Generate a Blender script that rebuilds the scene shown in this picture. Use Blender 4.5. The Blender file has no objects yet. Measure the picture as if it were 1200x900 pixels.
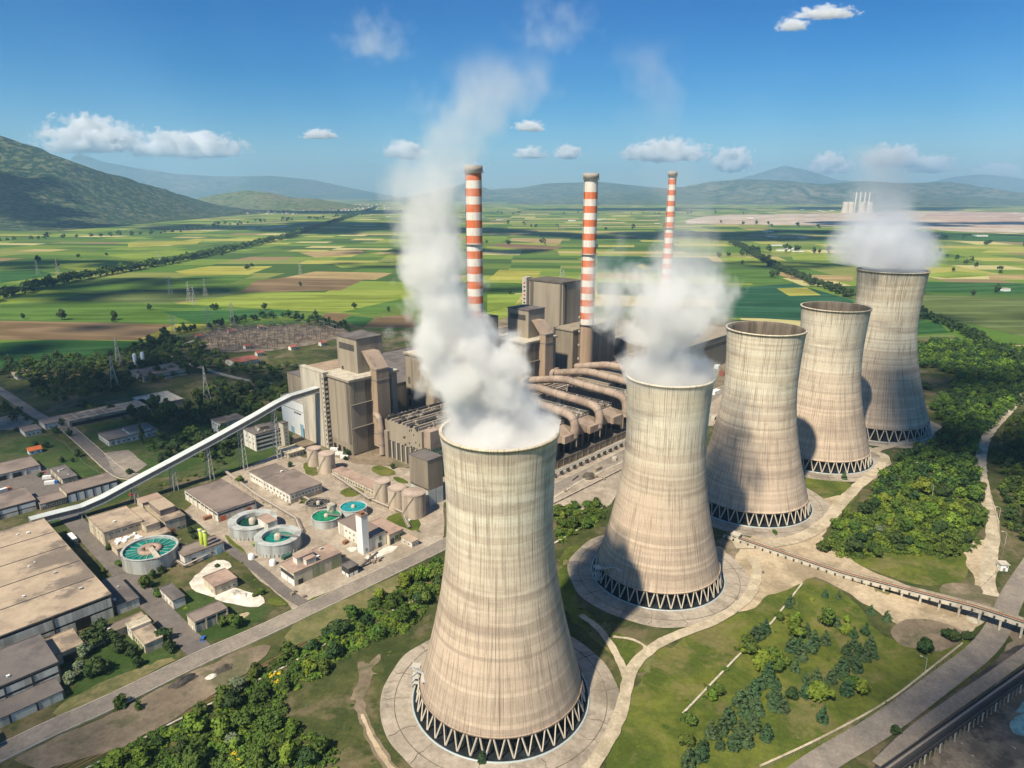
import bpy, math, random
import numpy as np
from mathutils import Vector, Matrix, noise as mnoise
R = math.radians
scene = bpy.context.scene
# ------------------------------------------------------------------ camera
CAM_H = 190.0; FPX = 800.0; PITCH = math.atan(225/800)
CP, SPI = math.cos(PITCH), math.sin(PITCH)
cam_data = bpy.data.cameras.new('camera'); cam = bpy.data.objects.new('camera', cam_data)
scene.collection.objects.link(cam); scene.camera = cam
cam.location = (0, 0, CAM_H); cam.rotation_euler = (R(90)-PITCH, 0, 0)
cam_data.sensor_width = 36; cam_data.lens = 24; cam_data.clip_start = 1; cam_data.clip_end = 150000
# ------------------------------------------------------------------ light
SUN_AZ = 35.0      # azimuth the light travels towards, measured from +Y to +X
SUN_EL = 51.0
sun_d = bpy.data.lights.new('sun', 'SUN'); sun_d.energy = 4.9; sun_d.angle = R(1.6); sun_d.color = (1, 0.89, 0.70)
sun = bpy.data.objects.new('sun', sun_d); scene.collection.objects.link(sun)
LD = Vector((math.sin(R(SUN_AZ))*math.cos(R(SUN_EL)), math.cos(R(SUN_AZ))*math.cos(R(SUN_EL)), -math.sin(R(SUN_EL))))
sun.rotation_euler = LD.to_track_quat('-Z', 'Y').to_euler()
world = bpy.data.worlds.new("World"); scene.world = world; world.use_nodes = True
wn = world.node_tree; bg = wn.nodes['Background']
sky = wn.nodes.new('ShaderNodeTexSky'); sky.sky_type = 'NISHITA'; sky.sun_disc = False
sky.sun_elevation = R(SUN_EL); sky.sun_rotation = R(180+SUN_AZ)
sky.altitude = 600; sky.air_density = 1.0; sky.dust_density = 0.6; sky.ozone_density = 2.5
hs = wn.nodes.new('ShaderNodeHueSaturation'); hs.inputs['Saturation'].default_value = 1.6; hs.inputs['Value'].default_value = 0.95
wn.links.new(sky.outputs[0], hs.inputs['Color']); mx = wn.nodes.new('ShaderNodeMix'); mx.data_type = 'RGBA'; mx.blend_type = 'MULTIPLY'; mx.inputs[0].default_value = 1; 
tcw = wn.nodes.new('ShaderNodeTexCoord'); sxw = wn.nodes.new('ShaderNodeSeparateXYZ'); wn.links.new(tcw.outputs['Generated'], sxw.inputs[0])
mrw = wn.nodes.new('ShaderNodeMapRange'); mrw.interpolation_type = 'SMOOTHSTEP'; wn.links.new(sxw.outputs[2], mrw.inputs[0]); mrw.inputs[1].default_value = -.03; mrw.inputs[2].default_value = .24
mcw = wn.nodes.new('ShaderNodeMix'); mcw.data_type = 'RGBA'; wn.links.new(mrw.outputs[0], mcw.inputs[0]); mcw.inputs[6].default_value = (.85, .98, 1.12, 1); mcw.inputs[7].default_value = (.16, .72, .95, 1); wn.links.new(mcw.outputs[2], mx.inputs[7])
wn.links.new(hs.outputs[0], mx.inputs[6]); wn.links.new(mx.outputs[2], bg.inputs[0]); bg.inputs[1].default_value = 0.07
scene.view_settings.view_transform = 'Standard'; scene.view_settings.look = 'None'
scene.view_settings.exposure = 0.68; scene.view_settings.gamma = 1.0
try: scene.view_settings.use_curve_mapping = False
except Exception: pass
cy = scene.cycles
cy.use_denoising = True
try: cy.denoiser = 'OPENIMAGEDENOISE'
except Exception: pass
cy.max_bounces = 6; cy.diffuse_bounces = 2; cy.glossy_bounces = 2; cy.transmission_bounces = 2
cy.volume_bounces = 4; cy.transparent_max_bounces = 8
cy.volume_step_rate = 1.7; cy.volume_max_steps = 160
cy.use_adaptive_sampling = True; cy.adaptive_threshold = 0.02
cy.sample_clamp_indirect = 5
# ------------------------------------------------------------------ geometry helpers
COL = scene.collection
AX = R(47); UX, UY = math.cos(AX), math.sin(AX)
def G(x, y, z=0.0):
    """world XY of the point at height z seen at photo pixel x,y (used to survey where things stand)"""
    a = (x-600)/FPX; b = (y-450)/FPX
    dy = CP-b*SPI; dz = -SPI-b*CP
    t = (CAM_H-z)/-dz
    return (a*t, dy*t)
def zat(Y, y):
    k = (y-450)/FPX
    return CAM_H-Y*(SPI+k*CP)/(CP-k*SPI)
def ab(p, z=0.0):
    X, Y = G(p[0], p[1], z); return (X*UX+Y*UY, X*UY-Y*UX)
def wab(a, b): return (a*UX+b*UY, a*UY-b*UX)

class MB:
    def __init__(s): s.v = []; s.f = []; s.m = []; s.sm = []
    def add(s, vs, fs, mi=0, smooth=False):
        n = len(s.v); s.v += [tuple(v) for v in vs]
        for f in fs: s.f.append(tuple(i+n for i in f)); s.m.append(mi); s.sm.append(smooth)
        return s
    def box(s, x0, y0, z0, x1, y1, z1, mi=0):
        if x0 > x1: x0, x1 = x1, x0
        if y0 > y1: y0, y1 = y1, y0
        if z0 > z1: z0, z1 = z1, z0
        return s.add([(x0,y0,z0),(x1,y0,z0),(x1,y1,z0),(x0,y1,z0),(x0,y0,z1),(x1,y0,z1),(x1,y1,z1),(x0,y1,z1)],
            [(0,3,2,1),(4,5,6,7),(0,1,5,4),(1,2,6,5),(2,3,7,6),(3,0,4,7)], mi)
    def bar(s, p, q, w, h=None, mi=0):
        h = h or w; p = Vector(p); q = Vector(q); d = (q-p).normalized()
        up = Vector((0,0,1)) if abs(d.z) < .95 else Vector((1,0,0))
        x = d.cross(up).normalized()*(w/2); y = x.cross(d).normalized()*(h/2)
        vs = [p-x-y,p+x-y,p+x+y,p-x+y,q-x-y,q+x-y,q+x+y,q-x+y]
        return s.add(vs, [(0,1,2,3),(7,6,5,4),(0,4,5,1),(1,5,6,2),(2,6,7,3),(3,7,4,0)], mi)
    def tube(s, pts, rad, n=12, mi=0, caps=True, smooth=True):
        pts = [Vector(p) for p in pts]
        if not hasattr(rad, '__len__'): rad = [rad]*len(pts)
        rings = []; prev = None
        for i, p in enumerate(pts):
            d = ((pts[min(i+1,len(pts)-1)]-p).normalized()+(p-pts[max(i-1,0)]).normalized()).normalized()
            if prev is None:
                up = Vector((0,0,1)) if abs(d.z) < .9 else Vector((1,0,0)); x = d.cross(up).normalized()
            else: x = (prev-d*prev.dot(d)).normalized()
            prev = x; y = d.cross(x)
            rings.append([p+(x*math.cos(2*math.pi*k/n)+y*math.sin(2*math.pi*k/n))*rad[i] for k in range(n)])
        vs = [v for r in rings for v in r]; fs = []
        for i in range(len(pts)-1):
            for k in range(n):
                a = i*n+k; b = i*n+(k+1)%n; fs.append((a, b, b+n, a+n))
        s.add(vs, fs, mi, smooth)
        if caps:
            s.add(rings[0], [tuple(range(n))[::-1]], mi); s.add(rings[-1], [tuple(range(n))], mi)
        return s
    def lathe(s, prof, n=48, mi=0, smooth=True, c=(0,0), mis=None, close=False):
        vs = []; P = list(prof)
        for r, z in P:
            for k in range(n): vs.append((c[0]+r*math.cos(2*math.pi*k/n), c[1]+r*math.sin(2*math.pi*k/n), z))
        N = len(s.v); s.v += vs
        for i in range(len(P)-1+(1 if close else 0)):
            j = (i+1) % len(P)
            for k in range(n):
                s.f.append((N+i*n+k, N+i*n+(k+1)%n, N+j*n+(k+1)%n, N+j*n+k)); s.m.append(mis[i] if mis else mi); s.sm.append(smooth)
        return s
    def disc(s, r, z, n=48, mi=0, c=(0,0)):
        return s.add([(c[0]+r*math.cos(2*math.pi*k/n), c[1]+r*math.sin(2*math.pi*k/n), z) for k in range(n)], [tuple(range(n))], mi)
    def build(s, name, mats, parent=None, loc=None, rotz=0):
        me = bpy.data.meshes.new(name); me.from_pydata(s.v, [], s.f)
        if not isinstance(mats, (list, tuple)): mats = [mats]
        for m in mats: me.materials.append(m)
        if len(mats) > 1: me.polygons.foreach_set('material_index', s.m)
        me.polygons.foreach_set('use_smooth', s.sm); me.update()
        o = bpy.data.objects.new(name, me); COL.objects.link(o)
        if parent: o.parent = parent
        if loc: o.location = loc
        if rotz: o.rotation_euler = (0, 0, rotz)
        return o
def tag(o, label=None, cat=None, group=None, kind=None):
    if label: o['label'] = label
    if cat: o['category'] = cat
    if group: o['group'] = group
    if kind: o['kind'] = kind
    return o
def empty(name, loc, rz=0, label=None, cat=None, group=None):
    o = bpy.data.objects.new(name, None); COL.objects.link(o); o.empty_display_size = 1
    o.location = loc; o.rotation_euler = (0, 0, rz); return tag(o, label, cat, group)
def link_copy(src, parent=None, loc=None, rz=None, sc=None):
    o = src.copy(); COL.objects.link(o)
    if parent is not None: o.parent = parent
    if loc is not None: o.location = loc
    if rz is not None: o.rotation_euler = (0, 0, rz)
    if sc is not None: o.scale = sc
    return o
def copy_tree(src, parent=None):
    c = link_copy(src, parent)
    for ch in list(src.children): copy_tree(ch, c)
    return c
# ------------------------------------------------------------------ material helpers
def newmat(name):
    m = bpy.data.materials.new(name); m.use_nodes = True
    nt = m.node_tree; b = nt.nodes['Principled BSDF']
    return m, nt, b
class N:
    """tiny node-graph helper"""
    def __init__(s, nt): s.nt = nt
    def set(s, sock, v):
        if isinstance(v, bpy.types.NodeSocket): s.nt.links.new(v, sock)
        else: sock.default_value = v
    def math(s, op, a, b=0.0, clamp=False):
        n = s.nt.nodes.new('ShaderNodeMath'); n.operation = op; n.use_clamp = clamp
        s.set(n.inputs[0], a); s.set(n.inputs[1], b); return n.outputs[0]
    def mix(s, f, a, b, mode='MIX'):
        n = s.nt.nodes.new('ShaderNodeMix'); n.data_type = 'RGBA'; n.blend_type = mode
        s.set(n.inputs['Factor'], f); s.set(n.inputs[6], a if isinstance(a, bpy.types.NodeSocket) else (*a, 1)); s.set(n.inputs[7], b if isinstance(b, bpy.types.NodeSocket) else (*b, 1))
        return n.outputs[2]
    def noise(s, vec, scale, detail=4, rough=.55, dist=0.0):
        n = s.nt.nodes.new('ShaderNodeTexNoise'); s.nt.links.new(vec, n.inputs['Vector'])
        n.inputs['Scale'].default_value = scale; n.inputs['Detail'].default_value = detail
        n.inputs['Roughness'].default_value = rough; n.inputs['Distortion'].default_value = dist; return n.outputs[0]
    def ramp(s, f, a, b):
        n = s.nt.nodes.new('ShaderNodeMapRange'); n.interpolation_type = 'SMOOTHSTEP'
        s.set(n.inputs[0], f); n.inputs[1].default_value = a; n.inputs[2].default_value = b; return n.outputs[0]
    def maprange(s, f, a, b, c, d):
        n = s.nt.nodes.new('ShaderNodeMapRange'); s.set(n.inputs[0], f)
        for i, v in enumerate((a, b, c, d)): n.inputs[i+1].default_value = v
        return n.outputs[0]
    def pos(s):
        return s.nt.nodes.new('ShaderNodeNewGeometry').outputs['Position']
    def objco(s): return s.nt.nodes.new('ShaderNodeTexCoord').outputs['Object']
    def rnd(s): return s.nt.nodes.new('ShaderNodeObjectInfo').outputs['Random']
    def sep(s, v):
        n = s.nt.nodes.new('ShaderNodeSeparateXYZ'); s.nt.links.new(v, n.inputs[0]); return n.outputs
    def comb(s, x, y, z=0.0):
        n = s.nt.nodes.new('ShaderNodeCombineXYZ'); s.set(n.inputs[0], x); s.set(n.inputs[1], y); s.set(n.inputs[2], z); return n.outputs[0]
    def vmath(s, op, a, b):
        n = s.nt.nodes.new('ShaderNodeVectorMath'); n.operation = op; s.set(n.inputs[0], a); s.set(n.inputs[1], b); return n.outputs[0]
    def white(s, v):
        n = s.nt.nodes.new('ShaderNodeTexWhiteNoise'); s.nt.links.new(v, n.inputs['Vector']); return n.outputs
    def bump(s, h, strength, dist, b):
        n = s.nt.nodes.new('ShaderNodeBump'); n.inputs['Strength'].default_value = strength; n.inputs['Distance'].default_value = dist
        s.nt.links.new(h, n.inputs['Height']); s.nt.links.new(n.outputs[0], b.inputs['Normal'])
def worn(name, c1, c2, s1=.15, stain=(.1,.09,.08), amt=.5, s2=.05, rough=.85, streak=False, bump=0, metal=0):
    """a base of two tones, dirt stains with a shape of their own, fine speckle"""
    m, nt, b = newmat(name); g = N(nt); p = g.pos()
    vec = p
    if streak:
        x = g.sep(p); vec = g.comb(g.math('MULTIPLY', x[0], 3.0), g.math('MULTIPLY', x[1], 3.0), g.math('MULTIPLY', x[2], .25))
    base = g.mix(g.ramp(g.noise(vec, s1, 5), .3, .7), c1, c2)
    st = g.math('MULTIPLY', g.ramp(g.noise(vec, s2, 7, .68), .48, .60), amt)
    c = g.mix(st, base, stain)
    sp = g.noise(p, 2.5, 3, .7)
    c = g.mix(.35, c, g.mix(sp, (0,0,0), (1,1,1)), 'OVERLAY') if True else c
    nt.links.new(c, b.inputs['Base Color']); b.inputs['Roughness'].default_value = rough; b.inputs['Metallic'].default_value = metal
    b.inputs['Specular IOR Level'].default_value = .25
    if bump: g.bump(sp, .5, bump, b)
    return m
def plain(name, c, rough=.6, metal=0, var=.2):
    m, nt, b = newmat(name); g = N(nt)
    n = g.noise(g.pos(), .8, 4)
    col = g.mix(n, [v*(1-var) for v in c], [min(1, v*(1+var)) for v in c])
    nt.links.new(col, b.inputs['Base Color']); b.inputs['Roughness'].default_value = rough; b.inputs['Metallic'].default_value = metal
    return m
M = {}
M['conc'] = worn('concrete', (.36,.31,.24), (.29,.25,.19), .1, (.12,.10,.08), .45, .06, streak=True)
M['conc_pale'] = worn('pale_concrete', (.52,.47,.38), (.42,.38,.30), .1, (.2,.17,.13), .4, .06, streak=True)
M['white_wall'] = worn('white_wall', (.70,.67,.58), (.60,.56,.48), .1, (.25,.21,.16), .5, .05, streak=True)
M['cream_wall'] = worn('cream_wall', (.55,.49,.36), (.47,.41,.30), .1, (.2,.16,.12), .45, .05, streak=True)
M['pale_panel'] = worn('pale_panel', (.68,.66,.56), (.58,.56,.47), .1, (.22,.2,.15), .5, .06, streak=True)
M['roof_tan'] = worn('tan_roof', (.42,.33,.235), (.32,.25,.18), .12, (.12,.10,.085), .8, .035)
M['roof_brown'] = worn('brown_roof', (.24,.19,.16), (.19,.15,.125), .08, (.11,.09,.08), .55, .04)
M['roof_dark'] = worn('dark_roof', (.16,.14,.125), (.12,.105,.10), .1, (.07,.06,.06), .5, .05)
M['roof_pink'] = worn('pinkish_roof', (.38,.27,.21), (.31,.22,.17), .1, (.16,.12,.10), .5, .05)
M['red_roof'] = worn('red_roof', (.30,.10,.07), (.22,.08,.06), .1, (.1,.05,.04), .4, .1)
M['clad'] = worn('ribbed_cladding', (.27,.225,.165), (.225,.185,.135), .05, (.10,.085,.065), .35, .03, streak=True, rough=.7)
M['clad_light'] = worn('light_cladding', (.31,.265,.20), (.27,.225,.165), .05, (.15,.12,.09), .3, .03, streak=True, rough=.7)
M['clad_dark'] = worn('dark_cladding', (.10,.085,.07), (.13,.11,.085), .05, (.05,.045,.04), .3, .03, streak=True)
M['clad_orange'] = worn('orange_tan_cladding', (.35,.26,.18), (.30,.225,.155), .05, (.18,.12,.08), .35, .05, streak=True)
M['duct'] = worn('duct_metal', (.37,.285,.22), (.31,.235,.18), .06, (.14,.10,.08), .5, .05, rough=.6)
M['steel'] = plain('weathered_steel', (.22,.19,.16), .6)
M['steel_dark'] = plain('dark_steel', (.045,.042,.04), .6)
M['steel_pale'] = plain('pale_steel', (.45,.43,.38), .55)
M['green_steel'] = plain('green_steel', (.035,.10,.075), .6)
M['dark'] = plain('dark_opening', (.012,.012,.013), .5)
M['glass'] = plain('window_glass', (.03,.04,.05), .15)
M['white'] = plain('white_paint', (.74,.74,.70), .5, var=.1)
M['gallery'] = worn('gallery_cladding', (.52,.55,.53), (.46,.49,.47), .05, (.25,.25,.22), .35, .04, rough=.55)
M['green_panel'] = plain('green_panel', (.22,.28,.10), .6)
M['lime_pipe'] = plain('lime_pipe', (.38,.46,.05), .5)
M['blue_paint'] = plain('blue_paint', (.03,.12,.40), .4)
M['ltblue'] = plain('light_blue_paint', (.25,.42,.52), .5)
M['red_paint'] = plain('red_paint', (.42,.05,.03), .4)
M['orange_paint'] = plain('orange_paint', (.55,.13,.03), .5)
M['rubber'] = plain('rubber', (.02,.02,.02), .8)
M['tank'] = worn('tank_paint', (.52,.43,.33), (.44,.36,.27), .1, (.16,.12,.09), .45, .06, streak=True)
M['tank_top'] = worn('tank_roof', (.46,.36,.29), (.40,.31,.25), .1, (.2,.15,.12), .5, .08)
M['clarifier'] = worn('clarifier_wall', (.44,.46,.44), (.36,.37,.35), .1, (.18,.17,.14), .55, .06, streak=True)
M['bark'] = plain('bark', (.10,.075,.05), .9)
M['rust'] = plain('rusty_metal', (.22,.10,.05), .8)
M['wood'] = plain('weathered_wood', (.25,.20,.14), .85)
def water(name, c, rough=.25):
    m, nt, b = newmat(name); g = N(nt); n = g.noise(g.pos(), .35, 4)
    nt.links.new(g.mix(g.ramp(n, .35, .65), c, [v*.6 for v in c]), b.inputs['Base Color']); b.inputs['Roughness'].default_value = rough
    g.bump(g.noise(g.pos(), 1.2, 3), .15, .1, b); return m
M['teal'] = water('teal_water', (.006,.20,.155)); M['green_water'] = water('green_water', (.01,.23,.10)); M['blue_water'] = water('blue_green_water', (.008,.30,.32))
M['dark_water'] = water('dark_green_water', (.01,.06,.03)); M['milky'] = water('milky_pond', (.25,.42,.36), .4)
# ------------------------------------------------------------------ ground sheets
def mk_ground_mat():
    m, nt, b = newmat('plain_fields'); g = N(nt); p = g.pos(); x = g.sep(p)
    wob = g.math('MULTIPLY', g.math('SUBTRACT', g.noise(p, .0006, 2), .5), 260)
    a = R(-4); ca, sa = math.cos(a), math.sin(a)
    u = g.math('ADD', g.math('ADD', g.math('MULTIPLY', x[0], ca), g.math('MULTIPLY', x[1], sa)), wob)
    v = g.math('ADD', g.math('SUBTRACT', g.math('MULTIPLY', x[1], ca), g.math('MULTIPLY', x[0], sa)), g.math('MULTIPLY', wob, .6))
    big = g.math('FLOOR', g.math('DIVIDE', v, 540))
    off = g.math('MULTIPLY', g.white(g.comb(big, 3.0))[0], 500)
    cu = g.math('FLOOR', g.math('DIVIDE', g.math('ADD', u, off), 400))
    r1 = g.white(g.comb(cu, big, 1.0))[0]
    rows = g.math('ADD', g.math('FLOOR', g.math('MULTIPLY', r1, 5)), 3)
    cv = g.math('FLOOR', g.math('MULTIPLY', g.math('DIVIDE', v, 540), rows))
    r2 = g.white(g.comb(cu, cv, 2.0))[0]
    ncol = g.math('ADD', g.math('FLOOR', g.math('MULTIPLY', r2, 3.2)), 1)
    cs = g.math('FLOOR', g.math('MULTIPLY', g.math('DIVIDE', g.math('ADD', u, off), 400), ncol))
    wn_ = g.white(g.comb(cs, cv, 5.0))
    cr = nt.nodes.new('ShaderNodeValToRGB'); cr.color_ramp.interpolation = 'CONSTANT'
    nt.links.new(wn_[0], cr.inputs[0])
    cols = [(0,(.05,.095,.018)),(.11,(.075,.14,.02)),(.22,(.13,.19,.026)),(.34,(.21,.25,.04)),(.45,(.10,.15,.026)),(.55,(.32,.30,.07)),(.62,(.065,.12,.022)),(.72,(.18,.20,.05)),(.80,(.36,.29,.12)),(.85,(.22,.16,.08)),(.90,(.16,.22,.03)),(.96,(.42,.37,.16))]
    while len(cr.color_ramp.elements) < len(cols): cr.color_ramp.elements.new(.5)
    for e, (q, c) in zip(cr.color_ramp.elements, cols): e.position = q; e.color = (*c, 1)
    # tractor lines and crop variation inside each field
    n1 = g.noise(g.comb(g.math('MULTIPLY', u, .004), g.math('MULTIPLY', v, .05)), 1.0, 3)
    n2 = g.noise(p, .006, 5)
    c = g.mix(.5, cr.outputs[0], g.mix(n1, (.25,.25,.25), (.75,.75,.75)), 'OVERLAY')
    c = g.mix(.35, c, g.mix(n2, (.2,.2,.2), (.8,.8,.8)), 'OVERLAY')
    # grassy verges between fields
    fv = g.math('FRACT', g.math('MULTIPLY', g.math('DIVIDE', v, 540), rows)); ed = g.math('LESS_THAN', fv, .03)
    c = g.mix(g.math('MULTIPLY', ed, .6), c, (.05,.07,.03))
    nt.links.new(c, b.inputs['Base Color']); b.inputs['Roughness'].default_value = .95; b.inputs['Specular IOR Level'].default_value = .1
    return m
def earth(name, cols, s=.05, fine=.6, thr=(.4,.6), rough=.95, third=None, s3=.02, amt3=.8, bump=.3):
    m, nt, b = newmat(name); g = N(nt); p = g.pos()
    n = g.noise(p, s, 9, .7, .4)
    c = g.mix(g.ramp(n, *thr), cols[0], cols[1])
    if third: c = g.mix(g.math('MULTIPLY', g.ramp(g.noise(g.vmath('ADD', p, (300., 40., 0.)), s3, 8, .68, .3), .5, .6), amt3), c, third)
    f = g.noise(p, fine, 5, .75)
    c = g.mix(.6, c, g.mix(f, (.08,.08,.08), (.92,.92,.92)), 'OVERLAY')
    f2 = g.noise(g.vmath('ADD', p, (31., 7., 0.)), fine*.28, 6, .75, .5)
    c = g.mix(.55, c, g.mix(f2, (.1,.1,.1), (.9,.9,.9)), 'OVERLAY')
    nt.links.new(c, b.inputs['Base Color']); b.inputs['Roughness'].default_value = rough; b.inputs['Specular IOR Level'].default_value = .15
    if bump: g.bump(f, .8, bump*1.5, b)
    return m
M['fields'] = mk_ground_mat()
M['site'] = earth('rough_site_grass', ((.038,.052,.014),(.075,.08,.026)), .05, .5, third=(.17,.13,.08), s3=.03, amt3=.6)
M['grass'] = earth('green_grass', ((.06,.085,.013),(.115,.13,.022)), .04, .5, third=(.17,.14,.06), s3=.035, amt3=.6)
M['lawn'] = earth('dark_lawn', ((.03,.058,.012),(.05,.08,.02)), .05, .6, third=(.10,.085,.045), s3=.03, amt3=.5)
M['drygrass'] = earth('dry_grass', ((.12,.125,.045),(.19,.16,.075)), .06, .5, third=(.07,.085,.03), s3=.04, amt3=.7)
M['dirt'] = earth('pale_dirt', ((.46,.37,.25),(.36,.285,.19)), .04, .5, third=(.22,.175,.11), s3=.03, amt3=.6)
M['dirt2'] = earth('brown_dirt', ((.23,.18,.125),(.165,.13,.09)), .05, .5, third=(.085,.09,.04), s3=.035, amt3=.7)
M['asphalt'] = earth('worn_asphalt', ((.235,.20,.165),(.19,.165,.14)), .06, .9, third=(.29,.25,.20), s3=.04, amt3=.6, bump=.05)
M['asphalt_dark'] = earth('dark_asphalt', ((.15,.13,.115),(.125,.11,.10)), .05, .9, third=(.14,.125,.11), s3=.05, amt3=.5, bump=.05)
M['gravel'] = earth('dusty_track', ((.47,.40,.29),(.38,.32,.23)), .08, .8, third=(.22,.19,.12), s3=.06, amt3=.5, bump=.1)
M['yard'] = earth('concrete_yard', ((.33,.275,.215),(.26,.215,.165)), .05, .6, third=(.42,.36,.28), s3=.05, amt3=.6, bump=.08)
M['rubble'] = earth('rubble_ground', ((.13,.105,.08),(.22,.18,.13)), .09, .7, third=(.05,.045,.04), s3=.07, amt3=.8, bump=.5)
M['lime'] = earth('spilled_lime', ((.66,.62,.55),(.5,.46,.38)), .12, .8, bump=.2)
M['coal'] = earth('coal_dust', ((.045,.042,.04),(.08,.07,.06)), .08, .7, third=(.16,.13,.1), s3=.05, amt3=.5)
M['quarry'] = earth('quarry_earth', ((.44,.37,.28),(.34,.25,.19)), .003, .02, third=(.52,.46,.37), s3=.004, amt3=.8, bump=0)
M['quarry_red'] = earth('red_quarry_earth', ((.34,.21,.16),(.44,.35,.27)), .004, .02, bump=0)

b_ = MB()
W = 31000
b_.add([(-W,-2500,0),(W,-2500,0),(W,31000,0),(-W,31000,0)], [(0,1,2,3)])
tag(b_.build('ground', M['fields']), kind='structure')
ZL = [0.03]
def nz(step=.006): ZL[0] += step; return ZL[0]
def chaikin(P, n=2, closed=True):
    for _ in range(n):
        Q = []; L = len(P)
        for i in range(L if closed else L-1):
            a = P[i]; c = P[(i+1) % L]
            Q.append((a[0]*.75+c[0]*.25, a[1]*.75+c[1]*.25)); Q.append((a[0]*.25+c[0]*.75, a[1]*.25+c[1]*.75))
        P = Q if closed else [P[0]]+Q+[P[-1]]
    return P
def resample(P, step, closed):
    out = []
    L = len(P)
    for i in range(L if closed else L-1):
        a = P[i]; c = P[(i+1) % L]; d = math.dist(a, c); k = max(1, int(d/step))
        for j in range(k): out.append((a[0]+(c[0]-a[0])*j/k, a[1]+(c[1]-a[1])*j/k))
    if not closed: out.append(P[-1])
    return out
def patch(name, px, mat, smooth=2, jit=1.0, z=None, worldpts=False):
    P = px if worldpts else [G(*q) for q in px]
    if smooth: P = chaikin(P, smooth)
    sc_ = max(1, math.dist(P[0], (0,0))/300)
    if jit:
        P = resample(P, 2.5*sc_, True)
        P = [(x+jit*sc_*1.6*mnoise.noise((x*.12/sc_, y*.12/sc_, 1.3))+jit*sc_*.8*mnoise.noise((x*.5/sc_, y*.5/sc_, 7)), y+jit*sc_*1.6*mnoise.noise((x*.12/sc_, y*.12/sc_, 9.3))+jit*sc_*.8*mnoise.noise((x*.5/sc_, y*.5/sc_, 3))) for x, y in P]
    zz = z if z is not None else nz()
    o = MB().add([(x, y, zz) for x, y in P], [tuple(range(len(P)))]).build(name, mat)
    from mathutils.geometry import tessellate_polygon
    tris = tessellate_polygon([[Vector((x, y, 0)) for x, y in P]])
    me = o.data; me.clear_geometry(); me.from_pydata([(x, y, zz) for x, y in P], [], [tuple(t) for t in tris]); me.update()
    if sum(pl.normal.z for pl in me.polygons) < 0: me.flip_normals()
    return tag(o, kind='structure')
def strip(name, px, w, mat, smooth=2, jit=.0, z=None, kerb=None, world=False):
    P = px if world else [G(*q) for q in px]
    P = chaikin(P, smooth, False); P = resample(P, 4, False); zz = z if z is not None else nz()
    ws = w if hasattr(w, '__len__') else (w, w)
    vs = []; fs = []; L = len(P); nrm = []
    for i, (x, y) in enumerate(P):
        a = P[max(i-1, 0)]; c = P[min(i+1, L-1)]; dx, dy = c[0]-a[0], c[1]-a[1]; d = math.hypot(dx, dy) or 1
        nx, ny = -dy/d, dx/d; ww = (ws[0]+(ws[1]-ws[0])*i/(L-1))/2; nrm.append((nx, ny, ww))
        j1 = jit*mnoise.noise((x*.3, y*.3, 2)); j2 = jit*mnoise.noise((x*.3, y*.3, 8))
        vs += [(x+nx*(ww+j1), y+ny*(ww+j1), zz), (x-nx*(ww+j2), y-ny*(ww+j2), zz)]
    for i in range(L-1): fs.append((2*i+1, 2*i+3, 2*i+2, 2*i))
    o = tag(MB().add(vs, fs).build(name, mat), kind='structure')
    if kerb:
        for sgn in (1, -1):
            K = MB()
            for i in range(L-1):
                q = []
                for j in (i, i+1):
                    nx, ny, ww = nrm[j]; x, y = P[j]
                    q.append(((x+nx*sgn*(ww+.02), y+ny*sgn*(ww+.02)), (x+nx*sgn*(ww+.32), y+ny*sgn*(ww+.32))))
                (a1, a2), (b1, b2) = q
                v = [(*a1, 0), (*b1, 0), (*b2, 0), (*a2, 0), (*a1, zz+.13), (*b1, zz+.13), (*b2, zz+.13), (*a2, zz+.13)]
                K.add(v, [(4,5,6,7),(0,1,5,4),(2,3,7,6)])
            tag(K.build('kerb', M['conc_pale']), kind='structure')
    return o
# named fields the photograph shows clearly
def fld(name, c):
    m, nt, b = newmat(name); g = N(nt); p = g.pos(); x = g.sep(p)
    h = (sum(map(ord, name)) % 7)*.09-.25
    u = g.math('ADD', g.math('MULTIPLY', x[0], math.cos(h)), g.math('MULTIPLY', x[1], math.sin(h))); v = g.math('SUBTRACT', g.math('MULTIPLY', x[1], math.cos(h)), g.math('MULTIPLY', x[0], math.sin(h)))
    col = g.mix(g.ramp(g.noise(p, .009, 6, .65), .35, .65), c, tuple(k*.72 for k in c))
    col = g.mix(g.math('MULTIPLY', g.ramp(g.noise(g.comb(g.math('MULTIPLY', u, .0035), g.math('MULTIPLY', v, .035)), 1.0, 2), .48, .56), .55), col, tuple(min(1, k*1.35+.02) for k in c))
    col = g.mix(.45, col, g.mix(g.noise(g.comb(g.math('MULTIPLY', u, .004), g.math('MULTIPLY', v, .22)), 1.0, 3, .7), (.1,.1,.1), (.9,.9,.9)), 'OVERLAY')
    col = g.mix(g.math('MULTIPLY', g.ramp(g.noise(p, .03, 5, .7), .6, .7), .3), col, (.20,.17,.09))
    nt.links.new(col, b.inputs['Base Color']); b.inputs['Roughness'].default_value = 1; b.inputs['Specular IOR Level'].default_value = .05
    return m
def fld_old(name, c):
    return earth(name, (c, tuple(v*.8 for v in c)), .02, .05, third=tuple(min(1, v*1.25) for v in c), s3=.008, amt3=.5, bump=0)
FM = dict(dk=fld('dark_green_crop', (.03,.09,.022)), gr=fld('green_crop', (.07,.135,.02)), lt=fld('light_green_crop', (.17,.23,.03)), yl=fld('yellow_crop', (.28,.27,.05)), tan=fld('tan_stubble', (.30,.22,.10)),
          br=fld('brown_soil', (.17,.115,.06)), ol=fld('olive_crop', (.10,.13,.04)), yg=fld('yellow_green_crop', (.19,.24,.035)), bg=fld('bluish_crop', (.02,.075,.035)))
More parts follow.
